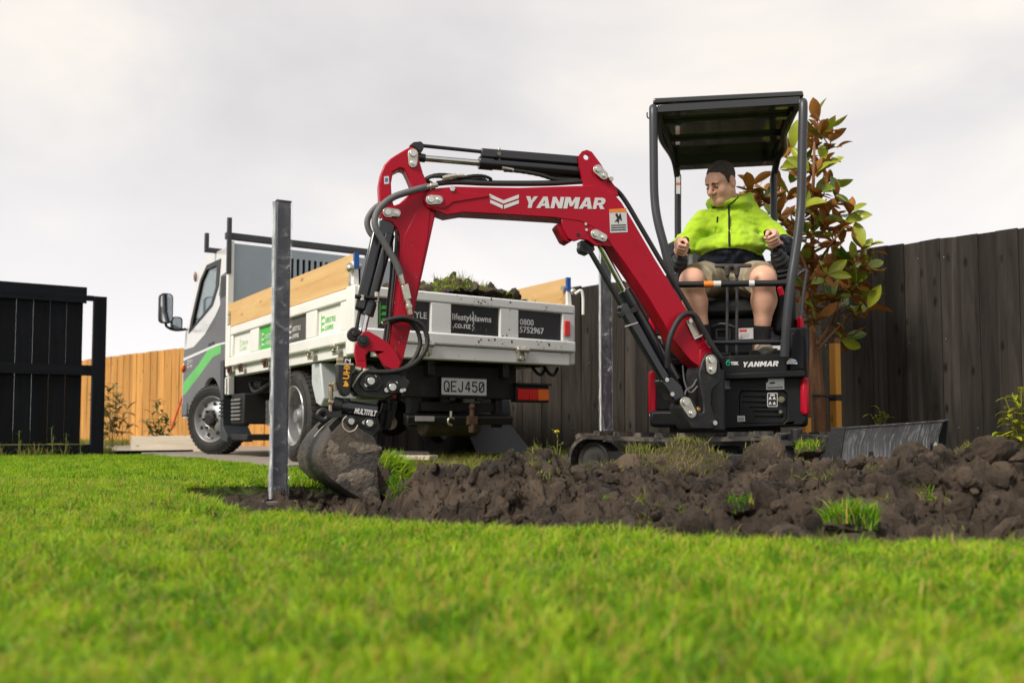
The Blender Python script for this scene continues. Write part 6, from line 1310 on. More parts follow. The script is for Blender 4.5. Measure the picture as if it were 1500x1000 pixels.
for xx, sg in ((993, 1), (1133.5, -1)):
    a = rl if sg == 1 else rr2; w0 = hl(xx, 240, 1.0); pts = [(a[0] + sg * 0.03, 0.05, zt - 0.035), (a[0] + sg * 0.045, 0.45, zt - 0.035), (w0[0] - sg * 0.045, 0.80, zt - 0.04), (w0[0] - sg * 0.02, 0.93, zt - 0.065), (w0[0] - sg * 0.004, 0.99, zt - 0.14), hl(xx, 262, 1.0), hl(xx, 330, 1.0), hl(xx + 1, 420, 1.0), hl(xx + 2, 490, 0.98)]
    htube('rear_post', pts, 0.0235, M_BLACK_GLOSS, n=12)
for y0, y1, m in ((241, 268, M_LABEL), (269, 271, M_ORANGE), (271.5, 284, M_LABEL)): hplate('post_label', [(990.5, y0), (996.5, y0), (996.5, y1), (990.5, y1)], 0.972, 0.002, m, bevel=0)
htube('roof_hook', [hl(955, 175, DF), hl(948.5, 172, DF), hl(948, 165, DF)], 0.004, M_POST)
htube('rear_crossbar', [hl(993, 440, 1.0), hl(1134, 440, 1.0)], 0.02, M_BLACK_GLOSS, smooth=0)

# ================================================================== undercarriage: turned 45 degrees, dozer blade to the right and towards the viewer
ua = Vector((0.707, -0.707, 0)); un = Vector((-0.707, -0.707, 0)); Z0 = -0.09
MU = basis(EC + Vector((0, 0, Z0)), ua, -un, (0, 0, 1))   # x along tracks to the blade, y away from viewer
b = MB(MU); b.cyl((0, 0, 0.28), (0, 0, 0.40), 0.34, n=40); b.build('slew_ring', M_DARK, ex); b = MB(MU); b.box((-0.36, -0.42, 0.12), (0.36, 0.42, 0.28)); b.build('track_frame', M_DARK, ex, bevel=0.02)
RT = 0.17; HL = 0.60; M_TRACK = mat('dusty_track_rubber', (0.030, 0.028, 0.026), 0.85, 0, 0.3, 18, 0.3, 80, dirt=0.62, dcol=(0.15, 0.125, 0.10), dscale=7)
for s in (-1, 1):
    yc = s * 0.505; w2 = 0.115; b = MB(MU); path = []
    nA = 14
    for k in range(nA + 1): a = R(90 + 180 * k / nA); path.append((-HL + RT * math.cos(a), RT + RT * math.sin(a), math.cos(a), math.sin(a)))
    for k in range(1, 16): path.append((-HL + 2 * HL * k / 16, 0.0, 0, -1))
    for k in range(nA + 1): a = R(-90 + 180 * k / nA); path.append((HL + RT * math.cos(a), RT + RT * math.sin(a), math.cos(a), math.sin(a)))
    for k in range(1, 16): path.append((HL - 2 * HL * k / 16, 2 * RT - 0.012 * math.sin(math.pi * k / 16), 0, 1))
    n = len(path); vs_ = []
    for (x, z, nx, nz) in path:
        for (yy, t) in ((-w2, 0), (w2, 0), (w2, -0.024), (-w2, -0.024)): vs_.append((x + nx * t, yc + yy, z + nz * t))
    fs_ = []
    for i in range(n):
        j = (i + 1) % n
        for k in range(4): fs_.append((i * 4 + k, i * 4 + (k + 1) % 4, j * 4 + (k + 1) % 4, j * 4 + k))
    b.add(vs_, fs_)
    tr = b.build('rubber_track', M_TRACK, ex, angle=50)
    # lugs, evenly spaced along the loop
    P2 = [Vector((p[0], p[1])) for p in path] + [Vector((path[0][0], path[0][1]))]; cum = [0]
    for i in range(len(P2) - 1): cum.append(cum[-1] + (P2[i + 1] - P2[i]).length)
    nl = 44; lug = MB(MU)
    for q in range(nl):
        dd = cum[-1] * q / nl; i = max(k for k in range(len(cum)) if cum[k] <= dd); i = min(i, n - 1); t = (dd - cum[i]) / max(1e-9, cum[i + 1] - cum[i])
        a, c = path[i], path[(i + 1) % n]; x = a[0] + (c[0] - a[0]) * t; z = a[1] + (c[1] - a[1]) * t; nx = a[2] + (c[2] - a[2]) * t; nz = a[3] + (c[3] - a[3]) * t; l = math.hypot(nx, nz); nx /= l; nz /= l; tx, tz = nz, -nx
        y0, y1 = ((-w2 - 0.004, 0.035) if q % 2 else (-0.035, w2 + 0.004)); vv_ = []
        for (hh_, e_) in ((-0.003, 0.024), (0.026, 0.016)):
            for (yy, tt) in ((y0, -e_), (y1, -e_), (y1, e_), (y0, e_)): vv_.append((x + nx * hh_ + tx * tt, yc + yy, z + nz * hh_ + tz * tt))
        lug.add(vv_, [(0, 3, 2, 1), (4, 5, 6, 7), (0, 1, 5, 4), (1, 2, 6, 5), (2, 3, 7, 6), (3, 0, 4, 7)])
    lug.build('track_lugs', M_TRACK, tr, smooth=False)
    for x, r in ((-HL, 0.128), (HL, 0.132)):
        b = MB(MU); b.lathe([(0.0, -0.07), (0.05, -0.075), (0.06, -0.05), (r - 0.03, -0.05), (r - 0.01, -0.07), (r, -0.06), (r, 0.06), (r - 0.01, 0.07), (0.05, 0.06), (0, 0.06)], (x, yc, RT), (0, 1, 0), 24); b.build('idler_wheel' if x > 0 else 'drive_sprocket', mat('grey_cast', (0.045, 0.042, 0.038), 0.7, 0.1, 0.3, 9, 0.3, 60, dirt=0.4), ex)
    for x in (-0.25, 0.08, 0.36):
        b = MB(MU); b.cyl((x, yc - 0.07, 0.075), (x, yc + 0.07, 0.075), 0.05, n=18); b.build('track_roller', M_DARK, ex, bevel=0.006)
    b = MB(MU); b.box((-HL + 0.1, yc - 0.055, 0.10), (HL - 0.1, yc + 0.055, 0.24)); b.build('track_beam', M_DARK, ex, bevel=0.01)
# blade with its arms
BX = 1.05; prof_b = [(0.05, 0.02), (0.015, 0.10), (-0.005, 0.20), (0.0, 0.30), (0.03, 0.385), (0.055, 0.40)]
ny = 22; vs_ = []; hw = 0.70
for i in range(ny + 1):
    y = -hw + 2 * hw * i / ny; tl = 1 + 0.12 * (i / ny - 0.35); wob = 0.003 * math.sin(i * 1.7)
    for (x, z) in prof_b: vs_.append((BX + x + wob, y, z * tl))
    for (x, z) in reversed(prof_b): vs_.append((BX + x - 0.016 + wob, y, z * tl))
m_ = len(prof_b) * 2; fs_ = []
for i in range(ny):
    for k in range(m_): fs_.append((i * m_ + k, i * m_ + (k + 1) % m_, (i + 1) * m_ + (k + 1) % m_, (i + 1) * m_ + k))
fs_ += [tuple(reversed(range(m_))), tuple(range(ny * m_, (ny + 1) * m_))]
def blade_mat():
    m = mat('scraped_dozer_blade', (0.20, 0.205, 0.21), 0.5, 0.0, 0.3, 5, 0.2, 40, dirt=0.22, dcol=(0.07, 0.055, 0.042), dscale=4)
    t = m.node_tree; b_ = t.nodes['Principled BSDF']; lk_ = [l for l in t.links if l.to_socket == b_.inputs['Base Color']][0]; src = lk_.from_socket
    co = N(t, 'ShaderNodeTexCoord'); mp_ = N(t, 'ShaderNodeMapping'); mp_.inputs['Scale'].default_value = (13, 13, 1.2); t.links.new(co.outputs['Object'], mp_.inputs['Vector'])
    nz = N(t, 'ShaderNodeTexNoise', i_Scale=3.0, i_Detail=7.0, i_Roughness=0.7); t.links.new(mp_.outputs[0], nz.inputs['Vector'])
    mr = N(t, 'ShaderNodeMapRange', i_From_Min=0.50, i_From_Max=0.64, i_To_Min=0.0, i_To_Max=0.85); t.links.new(nz.outputs['Fac'], mr.inputs['Value'])
    mx = N(t, 'ShaderNodeMix', data_type='RGBA'); t.links.new(mr.outputs[0], mx.inputs['Factor']); t.links.new(src, mx.inputs['A']); mx.inputs['B'].default_value = (0.70, 0.70, 0.71, 1); t.links.new(mx.outputs['Result'], b_.inputs['Base Color']); return m
b = MB(MU); b.add(vs_, fs_); bl = b.build('dozer_blade', blade_mat(), ex, angle=30)
for y in (-hw - 0.006, hw - 0.008):
    b = MB(MU); tl = 1 + 0.12 * ((0 if y < 0 else 1) - 0.35); b.prism([(BX - 0.05, y, 0.02), (BX + 0.06, y, 0.0), (BX + 0.03, y, 0.20 * tl), (BX + 0.06, y, 0.405 * tl), (BX - 0.01, y, 0.40 * tl), (BX - 0.05, y, 0.25)], (0, 0.014, 0)); b.build('blade_side', M_CAST, bl, bevel=0.003)
for s in (-1, 1):
    b = MB(MU); b.prism([(0.30, s * 0.26 - 0.03, 0.14), (BX, s * 0.26 - 0.03, 0.10), (BX, s * 0.26 - 0.03, 0.26), (0.55, s * 0.26 - 0.03, 0.30), (0.30, s * 0.26 - 0.03, 0.26)], (0, 0.06, 0)); b.build('blade_arm', M_CAST, ex, bevel=0.008)
b = MB(MU); b.bar((BX - 0.03, -0.62, 0.30), (BX - 0.40, -0.42, 0.31), 0.06, 0.09); b.cyl((BX - 0.30, -0.50, 0.30), (BX - 0.30, -0.50, 0.38), 0.03, n=12); b.build('blade_brace', M_CAST, ex, bevel=0.008)
b = MB(MU); b.ball((BX + 0.02, hw - 0.12, 0.27), 0.03, 6, sc=(0.5, 1, 1.2)); b.build('blade_bolt', M_ZINC, bl)
# ================================================================== the driver: smooth body grown from blended limbs, clothes as their own layers
class Field:
    def __init__(s, lo, hi, h):
        s.lo = np.array(lo, float); s.h = h; s.n = np.ceil((np.array(hi) - s.lo) / h).astype(int) + 1
        s.F = np.full(tuple(s.n), 0.2, np.float32)
    def sub(s, c0, c1):
        i0 = np.clip(np.floor((np.array(c0) - s.lo) / s.h).astype(int), 0, s.n - 1); i1 = np.clip(np.ceil((np.array(c1) - s.lo) / s.h).astype(int) + 1, 1, s.n)
        sl = tuple(slice(a, max(a + 1, b)) for a, b in zip(i0, i1))
        ax = [s.lo[k] + s.h * np.arange(sl[k].start, sl[k].stop, dtype=np.float32) for k in range(3)]
        return sl, np.meshgrid(*ax, indexing='ij')
    def blend(s, sl, d, k, op):
        f = s.F[sl]
        if op == 'add':
            hh = np.clip(0.5 + 0.5 * (f - d) / k, 0, 1); s.F[sl] = f * (1 - hh) + d * hh - k * hh * (1 - hh)
        else:
            hh = np.clip(0.5 - 0.5 * (f + d) / k, 0, 1); s.F[sl] = f * (1 - hh) - d * hh + k * hh * (1 - hh)
    def cone(s, a, ra, b, rb, k=0.02, op='add'):
        a = np.array(a, float); b = np.array(b, float); m = max(ra, rb) + k + 0.03
        sl, (X, Y, Z) = s.sub(np.minimum(a, b) - m, np.maximum(a, b) + m); ab = b - a; L2 = float(ab @ ab) + 1e-9
        t = np.clip(((X - a[0]) * ab[0] + (Y - a[1]) * ab[1] + (Z - a[2]) * ab[2]) / L2, 0, 1)
        d = np.sqrt((X - a[0] - t * ab[0]) ** 2 + (Y - a[1] - t * ab[1]) ** 2 + (Z - a[2] - t * ab[2]) ** 2) - (ra + (rb - ra) * t)
        s.blend(sl, d, k, op)
    def ell(s, c, r, k=0.02, op='add', Rm=None):
        c = np.array(c, float); r = np.array(r, float); m = r.max() + k + 0.03
        sl, (X, Y, Z) = s.sub(c - m, c + m); X = X - c[0]; Y = Y - c[1]; Z = Z - c[2]
        if Rm is not None:
            Ri = np.array(Rm.to_3x3().transposed()); X, Y, Z = (Ri[i][0] * X + Ri[i][1] * Y + Ri[i][2] * Z for i in range(3))
        k0 = np.sqrt((X / r[0]) ** 2 + (Y / r[1]) ** 2 + (Z / r[2]) ** 2) + 1e-6; k1 = np.sqrt((X / r[0] ** 2) ** 2 + (Y / r[1] ** 2) ** 2 + (Z / r[2] ** 2) ** 2) + 1e-6
        s.blend(sl, k0 * (k0 - 1) / k1, k, op)
    def value(s, p):
        i = np.clip(np.round((np.array(p) - s.lo) / s.h).astype(int), 0, s.n - 1); return float(s.F[tuple(i)])
    def hit(s, px, py, d0=-0.25, d1=0.8):
        """first place along the sight line of the photograph where the layer begins (house space)"""
        d = d0
        while d < d1:
            p = hl(px, py, d)
            if s.value(p) < 0: return Vector(p)
            d += s.h * 0.5
        return Vector(hl(px, py, 0.3))
    def surface(s):
        F = s.F; ins = F < 0; nx, ny, nz = F.shape
        c = [ins[i:nx - 1 + i, j:ny - 1 + j, k:nz - 1 + k] for i in (0, 1) for j in (0, 1) for k in (0, 1)]
        cnt = sum(x.astype(np.int8) for x in c); act = (cnt > 0) & (cnt < 8); idx = np.argwhere(act); ids = np.full(act.shape, -1, np.int64); ids[act] = np.arange(len(idx))
        acc = np.zeros((len(idx), 3)); num = np.zeros(len(idx)); off = [(i, j, k) for i in (0, 1) for j in (0, 1) for k in (0, 1)]
        for a in range(8):
            for b in range(a + 1, 8):
                if sum(abs(off[a][q] - off[b][q]) for q in range(3)) != 1: continue
                fa = F[tuple((idx + off[a]).T)]; fb = F[tuple((idx + off[b]).T)]; m = (fa < 0) != (fb < 0); t = fa / np.where(m, fa - fb, 1)
                P_ = np.array(off[a]) + t[:, None] * (np.array(off[b]) - np.array(off[a])); acc += np.where(m[:, None], P_, 0); num += m
        V = s.lo + s.h * (idx + acc / num[:, None]); faces = []
        for ax_ in range(3):
            o1 = [0, 0, 0]; o1[ax_] = 1; u, v = [q for q in range(3) if q != ax_]
            A = ins[:-1, :, :] if ax_ == 0 else (ins[:, :-1, :] if ax_ == 1 else ins[:, :, :-1]); B = ins[1:, :, :] if ax_ == 0 else (ins[:, 1:, :] if ax_ == 1 else ins[:, :, 1:])
            e_ = np.argwhere(A != B); ok = (e_[:, u] > 0) & (e_[:, v] > 0) & (e_[:, u] < F.shape[u] - 1) & (e_[:, v] < F.shape[v] - 1); e_ = e_[ok]
            q = []
            for du, dv in ((-1, -1), (0, -1), (0, 0), (-1, 0)):
                g = e_.copy(); g[:, u] += du; g[:, v] += dv; q.append(ids[tuple(g.T)])
            q = np.stack(q, -1); fl = A[tuple(e_.T)]
            if ax_ == 1: fl = ~fl
            q[~fl] = q[~fl][:, ::-1]; faces.append(q)
        return V, np.concatenate(faces)
def layer(name, fld, mats, parent, matfn=None, label=None, smooth_it=1):
    V, Fq = fld.surface(); Wm = np.array(MH); Vw = V @ Wm[:3, :3].T + Wm[:3, 3] - np.array(root_loc(parent))
    me = bpy.data.meshes.new(name); me.from_pydata(Vw.tolist(), [], Fq.tolist())
    if not isinstance(mats, (list, tuple)): mats = [mats]
    for m in mats: me.materials.append(m)
    if matfn is not None: me.polygons.foreach_set('material_index', matfn(V[Fq].mean(1)).astype(np.int32))
    me.polygons.foreach_set('use_smooth', [True] * len(me.polygons)); o = bpy.data.objects.new(name, me); COL.objects.link(o); o.parent = parent
    md = o.modifiers.new('smooth', 'SMOOTH'); md.iterations = smooth_it; md.factor = 0.5
    if label: o['label'] = label
    return o
M_SKIN = mat('skin', (0.68, 0.39, 0.275), 0.5, 0, 0.10, 14, 0.08, 160, sss=0.12, spec=0.35)
M_HAIR = mat('short_dark_hair', (0.075, 0.060, 0.050), 0.7, 0, 0.45, 60, 0.8, 260, spec=0.25)
M_HIVIS = mat('hi_vis_fleece', (0.38, 0.58, 0.030), 0.9, 0, 0.05, 12, 0.25, 300, sheen=0.15, spec=0.1)
M_NAVY = mat('navy_fleece', (0.014, 0.017, 0.028), 0.9, 0, 0.2, 12, 0.25, 300, sheen=0.1, spec=0.1)
M_KHAKI = mat('khaki_cotton', (0.33, 0.285, 0.20), 0.9, 0, 0.08, 9, 0.3, 140, spec=0.15)
M_HAIRS = None
M_SOCK = mat('black_sock', (0.012, 0.012, 0.013), 0.95, 0, 0.2, 30, 0.4, 220)
M_BOOT = mat('dusty_boot', (0.16, 0.14, 0.115), 0.75, 0, 0.25, 10, 0.3, 90, dirt=0.4)
man = thing('person', MH @ Vector((0.0, 0.45, 1.08)), 'man in hi vis yellow hoodie and khaki shorts seated at the excavator controls', 'person')
H_ = lambda x, y, d: np.array(hl(x, y, d))
# joints (viewer's left / right)
neck = H_(1067, 298, .43); headc = H_(1056, 268, .335); chest = H_(1070, 326, .45); belly = H_(1071, 364, .41); pelv = H_(1070, 403, .50)
shL, elL, wrL = H_(1031, 327, .45), H_(990, 371, .34), H_(996, 367, .15); shR, elR, wrR = H_(1111, 325, .45), H_(1149, 364, .36), H_(1138, 357, .15)
hpL, knL, clL, anL = H_(1045, 409, .50), H_(1014, 409, .07), H_(1018, 442, .15), H_(1030, 492, .17); hpR, knR, clR, anR = H_(1094, 409, .50), H_(1119, 406, .07), H_(1119, 440, .15), H_(1116, 492, .19)
B = Field((-0.50, -0.15, 0.68), (0.50, 0.72, 1.92), 0.0042)
# head in its own frame: x viewer's right, y back, z up; turned to the viewer's left and bowed
HS = 1.0; Rh = Matrix.Rotation(R(-44), 3, 'Z') @ Matrix.Rotation(R(25), 3, 'X') @ Matrix.Rotation(R(4), 3, 'Y')
hv = lambda x, y, z: headc + np.array(Rh @ Vector((x * HS, y * HS, z * HS)))
hr = lambda *r: [q * HS for q in r]
B.ell(hv(0, .018, .040), hr(.0745, .098, .086), .02, Rm=Rh); B.ell(hv(0, -.028, -.040), hr(.0575, .066, .083), .03, Rm=Rh); B.ell(hv(0, -.060, .035), hr(.060, .040, .045), .03, Rm=Rh)
for s in (-1, 1):
    B.cone(hv(s * .047, .0, -.058), .027 * HS, hv(s * .016, -.066, -.098), .024 * HS, .03); B.ell(hv(s * .041, -.060, -.034), hr(.027, .026, .028), .03, Rm=Rh)
B.ell(hv(0, -.076, -.096), hr(.026, .020, .020), .02, Rm=Rh); B.ell(hv(0, -.030, -.108), hr(.046, .046, .026), .03, Rm=Rh)
B.ell(hv(0, -.086, .020), hr(.050, .016, .0105), .014, Rm=Rh)
for s in (-1, 1): B.ell(hv(s * .031, -.106, .000), hr(.022, .025, .0155), .010, 'sub', Rm=Rh)
for s in (-1, 1): B.ell(hv(s * .031, -.080, -.002), hr(.0135, .0125, .0115), .006, Rm=Rh)
B.cone(hv(0, -.094, .010), .0090 * HS, hv(0, -.124, -.032), .0150 * HS, .010); 
for s in (-1, 1): B.ell(hv(s * .014, -.104, -.038), hr(.0105, .013, .009), .008, Rm=Rh)
B.ell(hv(0, -.094, -.064), hr(.026, .011, .0065), .006, Rm=Rh); B.ell(hv(0, -.091, -.075), hr(.022, .011, .0075), .006, Rm=Rh); B.ell(hv(0, -.108, -.0695), hr(.026, .010, .0032), .004, 'sub', Rm=Rh)
for s in (-1, 1): B.ell(hv(s * .079, .018, -.006), hr(.012, .024, .036), .01, Rm=Rh); B.ell(hv(s * .090, .012, -.004), hr(.006, .012, .020), .008, 'sub', Rm=Rh)
B.cone(hv(0, .025, -.06), .060, neck + np.array((0, .03, -.02)), .070, .04)
# trunk and arms under the clothes
B.ell(chest + np.array((0, .03, -.03)), (.12, .08, .13), .05); B.ell(belly + np.array((0, .05, 0)), (.13, .10, .12), .05); B.ell(pelv, (.17, .13, .10), .05); B.cone(shL, .045, shR, .045, .05)
for sh, el, wr in ((shL, elL, wrL), (shR, elR, wrR)): B.cone(sh, .045, el, .036, .03); B.cone(el, .036, wr, .030, .02)
# hands closed round the grips
GA = {-1: (np.array(hl(992, 392, .16)), np.array(hl(*JOYL))), 1: (np.array(hl(1146, 388, .16)), np.array(hl(*JOYR)))}
for s, wr in ((-1, wrL), (1, wrR)):
    base, g = GA[s]; ax_ = (g - base); ax_ /= np.linalg.norm(ax_); fw = np.array((0, -1.0, 0)); fw -= ax_ * (fw @ ax_); fw /= np.linalg.norm(fw); side = np.cross(ax_, fw)
    out = side * (1 if side[0] * s > 0 else -1)     # palm lies on the outer side of the grip
    palm = g + out * .030 - fw * .020 + ax_ * .008
    B.cone(wr, .032, palm - fw * .02, .030, .02); B.ell(palm + fw * .012, (.030, .036, .044), .016)
    for q in range(4):
        zt = ax_ * (.040 - .0215 * q); ln = (.92, 1.0, .96, .80)[q]; rq = (.0105, .0108, .0104, .0092)[q]
        k0 = g + zt + out * .034 + fw * .022; k1 = g + zt + out * .022 + fw * (.022 + .026 * ln); k2 = g + zt - out * .012 + fw * (.018 + .024 * ln) ; k3 = g + zt - out * .026 + fw * .012
        B.cone(palm + zt * .9 + fw * .006, .0125, k0, rq * 1.15, .008); B.cone(k0, rq * 1.12, k1, rq * 1.05, .004); B.cone(k1, rq * 1.05, k2, rq, .004); B.cone(k2, rq, k3, rq * .88, .004)
    t0 = palm + ax_ * .030 - out * .006; t1 = g + ax_ * .062 + fw * .012 + out * .004; t2 = g + ax_ * .060 + fw * .034 - out * .016
    B.cone(t0, .0145, t1, .0118, .008); B.cone(t1, .0118, t2, .0095, .004)
# legs
for hp, kn, cl, an, s in ((hpL, knL, clL, anL, -1), (hpR, knR, clR, anR, 1)):
    B.cone(hp, .10, kn + np.array((0, .06, .005)), .074, .05); B.ell(kn + np.array((0, .012, -.005)), (.066, .060, .066), .04); B.cone(kn + np.array((0, .025, -.03)), .060, cl, .066, .04); B.cone(cl, .066, an, .041, .05); B.cone(an, .041, an + np.array((0, -.02, -.07)), .04, .02); B.cone(an + np.array((0, -.02, -.085)), .045, an + np.array((0, -.16, -.11)), .036, .03)
body = layer('body', B, M_SKIN, man, smooth_it=0)
# hair, brows, eyes
Hf = Field(headc - .2, headc + .2, 0.0042); Hf.ell(hv(0, .018, .042), hr(.0782, .1015, .0890), .01, Rm=Rh)
sl, (X, Y, Z) = Hf.sub(headc - .2, headc + .2); Ri = np.array(Rh.transposed()); q = [((X - headc[0]) * Ri[i][0] + (Y - headc[1]) * Ri[i][1] + (Z - headc[2]) * Ri[i][2]) / HS for i in range(3)]
line = np.interp(q[1], [-.12, -.075, -.050, -.030, -.012, .002, .03, .07, .13], [.066, .070, .062, .040, -.012, -.012, .030, -.045, -.060]) + 0.012 * (np.abs(q[0]) > .045) * (q[1] < -.05)
line = line + 0.010 * vnoise(q[0] * 1.0, q[1], 90.0, 92, 2)
Hf.F = np.maximum(Hf.F, ((line - q[2]) * 0.7 * HS).astype(np.float32)); Hf.F += (0.0016 * np.sin(q[0] * 300 + 2 * np.sin(q[2] * 190)) * np.sin(q[1] * 260) + 0.004 * vnoise(q[0] + q[2] * .5, q[1] - q[2] * .4, 70.0, 91, 2) - 0.003 * (q[2] > .07)).astype(np.float32)
layer('hair', Hf, M_HAIR, man)
toW = lambda p: MH @ Vector(p)
for s in (-1, 1):
    b = MB(); b.tube([toW(hv(s * (.012 + .0125 * k), -.1015 + .0014 * k * k * 1.2 + .002 * k, .0185 + (0.004 * math.sin(k * .9)))) for k in range(4)], .0060, 6); b.build('eyebrow', mat('brow_hair_shade', (0.022, 0.015, 0.011), 0.8), man)  # brows and eyes made thick and dark to carry the brow shading too
    b = MB(); b.tube([toW(hv(s * (.020 + .0075 * k), -.0935 + .0008 * (k - 1.5) ** 2, -.003 - .0008 * k)) for k in range(4)], .0046, 6); b.build('eye', mat('eye_dark', (0.02, 0.014, 0.012), 0.3), man)
# hoodie
K = Field((-0.52, -0.05, 1.0), (0.52, 0.85, 1.85), 0.0062)
K.ell(chest + np.array((0, 0, -.03)), (.180, .150, .160), .05); K.ell(belly, (.205, .200, .115), .05); K.ell(H_(1072, 386, .44), (.205, .185, .07), .04); K.cone(shL + np.array((0.01, 0, 0)), .070, shR + np.array((-.01, 0, 0)), .070, .05)
for sh, el, wr, s in ((shL, elL, wrL, -1), (shR, elR, wrR, 1)):
    K.cone(sh, .080, el, .062, .025); K.cone(el, .062, wr + np.array((s * .012, .035, -.005)), .047, .03); K.cone(wr + np.array((s * .008, .02, -.003)), .044, wr + np.array((s * .004, 0, 0)), .040, .012)
nc = neck + np.array((0, .0, -.005)); nr = 17
for k in range(nr):
    a = 2 * math.pi * k / nr; a2 = 2 * math.pi * (k + 1) / nr; f_ = lambda t: nc + np.array((.105 * math.cos(t), .095 * math.sin(t) - .01, .016 * math.sin(t) + .012 * abs(math.cos(t))))
    K.cone(f_(a), .030 + .010 * max(0, math.sin(a)), f_(a2), .030 + .010 * max(0, math.sin(a2)), .018)
K.cone(nc + np.array((.06, .08, .03)), .045, nc + np.array((.125, .05, .035)), .034, .03); K.cone(nc + np.array((.125, .045, .035)), .03, nc + np.array((.15, -.01, -.02)), .026, .03); K.cone(nc + np.array((-.10, .05, .015)), .035, nc + np.array((.08, .12, .02)), .05, .03)
K.ell(nc + np.array((-.01, -.005, .05)), (.074, .07, .075), .02, 'sub')
sl, (X, Y, Z) = K.sub((-1, -1, 0), (2, 2, 3))
fold = 0.019 * vnoise(X * 1.0 + Z * 0.55, Z * 1.7 - Y * .3, 9.0, 61, 3) + 0.010 * vnoise(X * .9 - Z * .6, Z * 1.2 + X * .8, 19.0, 62, 2)
fold += 0.012 * (0.35 - np.abs(vnoise(X * .7 + Z * .5, Z * 1.5 - X * .25, 7.0, 63, 2))) + 0.012 * (0.3 - np.abs(vnoise(X * 1.1 - Z * .8, Z + X * .6, 12.0, 64, 2)))
zr = hl(1071, 364, .25)[2]; fold += 0.010 * np.exp(-((Z - zr - .015 - .05 * (X * 2) ** 2) / .022) ** 2) - 0.008 * np.exp(-((Z - zr + .012 - .02 * (X * 2) ** 2) / .010) ** 2)
K.F -= (fold * (np.abs(K.F) < 0.08)).astype(np.float32)
zb = lambda x: hl(1071, 363, .22)[2] - 0.62 * (x - 0.015) ** 2
def seg_t(P, a, b): ab = b - a; t = ((P - a) @ ab) / (ab @ ab); d = np.linalg.norm(P - a - np.clip(t, 0, 1)[:, None] * ab, axis=1); return t, d
def hoodmat(P):
    m = (P[:, 2] < zb(P[:, 0])) & (np.abs(P[:, 0] - 0.015) < .235)
    for sh, el, wr, s in ((shL, elL, wrL, -1), (shR, elR, wrR, 1)):
        t, d = seg_t(P, el, wr); tu, du = seg_t(P, sh, el); m |= (t > 0.08) & (d < .085) & (d < du * 1.15)
        m |= (tu > -0.1) & (tu < 1.05) & (du < .11) & ((P[:, 0] - (sh + (el - sh) * tu[:, None])[:, 0]) * s > .055)   # dark stripe down the outside of the sleeve
    return m
hood = layer('hoodie', K, [M_HIVIS, M_NAVY], man, hoodmat, smooth_it=2)
def on_layer(fld, pts, out=0.006): return [MH @ (fld.hit(x, y) + Vector((0, -out, 0))) for x, y in pts]
b = MB(); b.tube(spline(on_layer(K, [(1067, 301), (1067.5, 308), (1068, 318), (1068, 330), (1068, 342), (1068, 352), (1068.5, 361)]), 4), 0.0065, 6); b.build('zip', M_SOCK, hood)
b = MB(); b.tube(spline(on_layer(K, [(1067, 301), (1071, 298), (1076, 294), (1081, 290)]), 4), 0.0048, 6); b.build('zip', M_SOCK, hood)
b = MB(); b.tube(on_layer(K, [(1051, 318), (1050.8, 322), (1050.6, 326)]), 0.0055, 6); b.build('pocket_zip', M_SOCK, hood)
b = MB(); b.tube(on_layer(K, [(1049.5, 327), (1048, 333), (1047, 340)]), 0.002, 5); b.build('pocket_seam', mat('seam_green', (0.20, 0.42, 0.01), 0.9), hood)
M_LOGOG = mat('embroidered_green', (0.10, 0.26, 0.03), 0.8)
p = on_layer(K, [(1083, 319)], 0.003)[0]; p2 = on_layer(K, [(1101, 319)], 0.003)[0]; xa = (p2 - p).normalized()
text_mb('LIFESTYLE', 0.014, basis(p + xa * 0.022, xa, (0, 0, 1)), align='LEFT').build('lettering', M_LOGOG, hood, smooth=False)
b = MB()
for k in range(3): b.prism([p + xa * .002 + Vector((0, 0, -.008 + .008 * k)), p + xa * .014 + Vector((0, 0, -.007 + .008 * k)), p + xa * .016 + Vector((0, 0, -.003 + .008 * k)), p + xa * .004 + Vector((0, 0, -.004 + .008 * k))], (0, 0.001, 0))
b.build('logo', M_LOGOG, hood, smooth=False)
# shorts
S = Field((-0.45, -0.05, 0.95), (0.45, 0.80, 1.35), 0.0065)
S.ell(pelv, (.205, .17, .12), .05)
for hp, kn in ((hpL, knL), (hpR, knR)):
    e_ = kn + (hp - kn) * 0.20; S.cone(hp, .122, e_ + np.array((0, 0, -.006)), .102, .05)
sl, (X, Y, Z) = S.sub((-1, -1, 0), (2, 2, 3))
for hp, kn in ((hpL, knL), (hpR, knR)):
    e_ = kn + (hp - kn) * 0.17; nn = (hp - kn) / np.linalg.norm(hp - kn); cut = ((X - e_[0]) * nn[0] + (Y - e_[1]) * nn[1] + (Z - e_[2]) * nn[2]); near = np.sign(X) == np.sign(kn[0])
    S.F = np.where(near, np.maximum(S.F, (-cut).astype(np.float32)), S.F)
S.F -= (0.010 * vnoise(X * 1.3 + Y, Z * 1.1 + X * .5, 13.0, 71, 3) * (np.abs(S.F) < .06)).astype(np.float32)
layer('shorts', S, M_KHAKI, man, smooth_it=2)
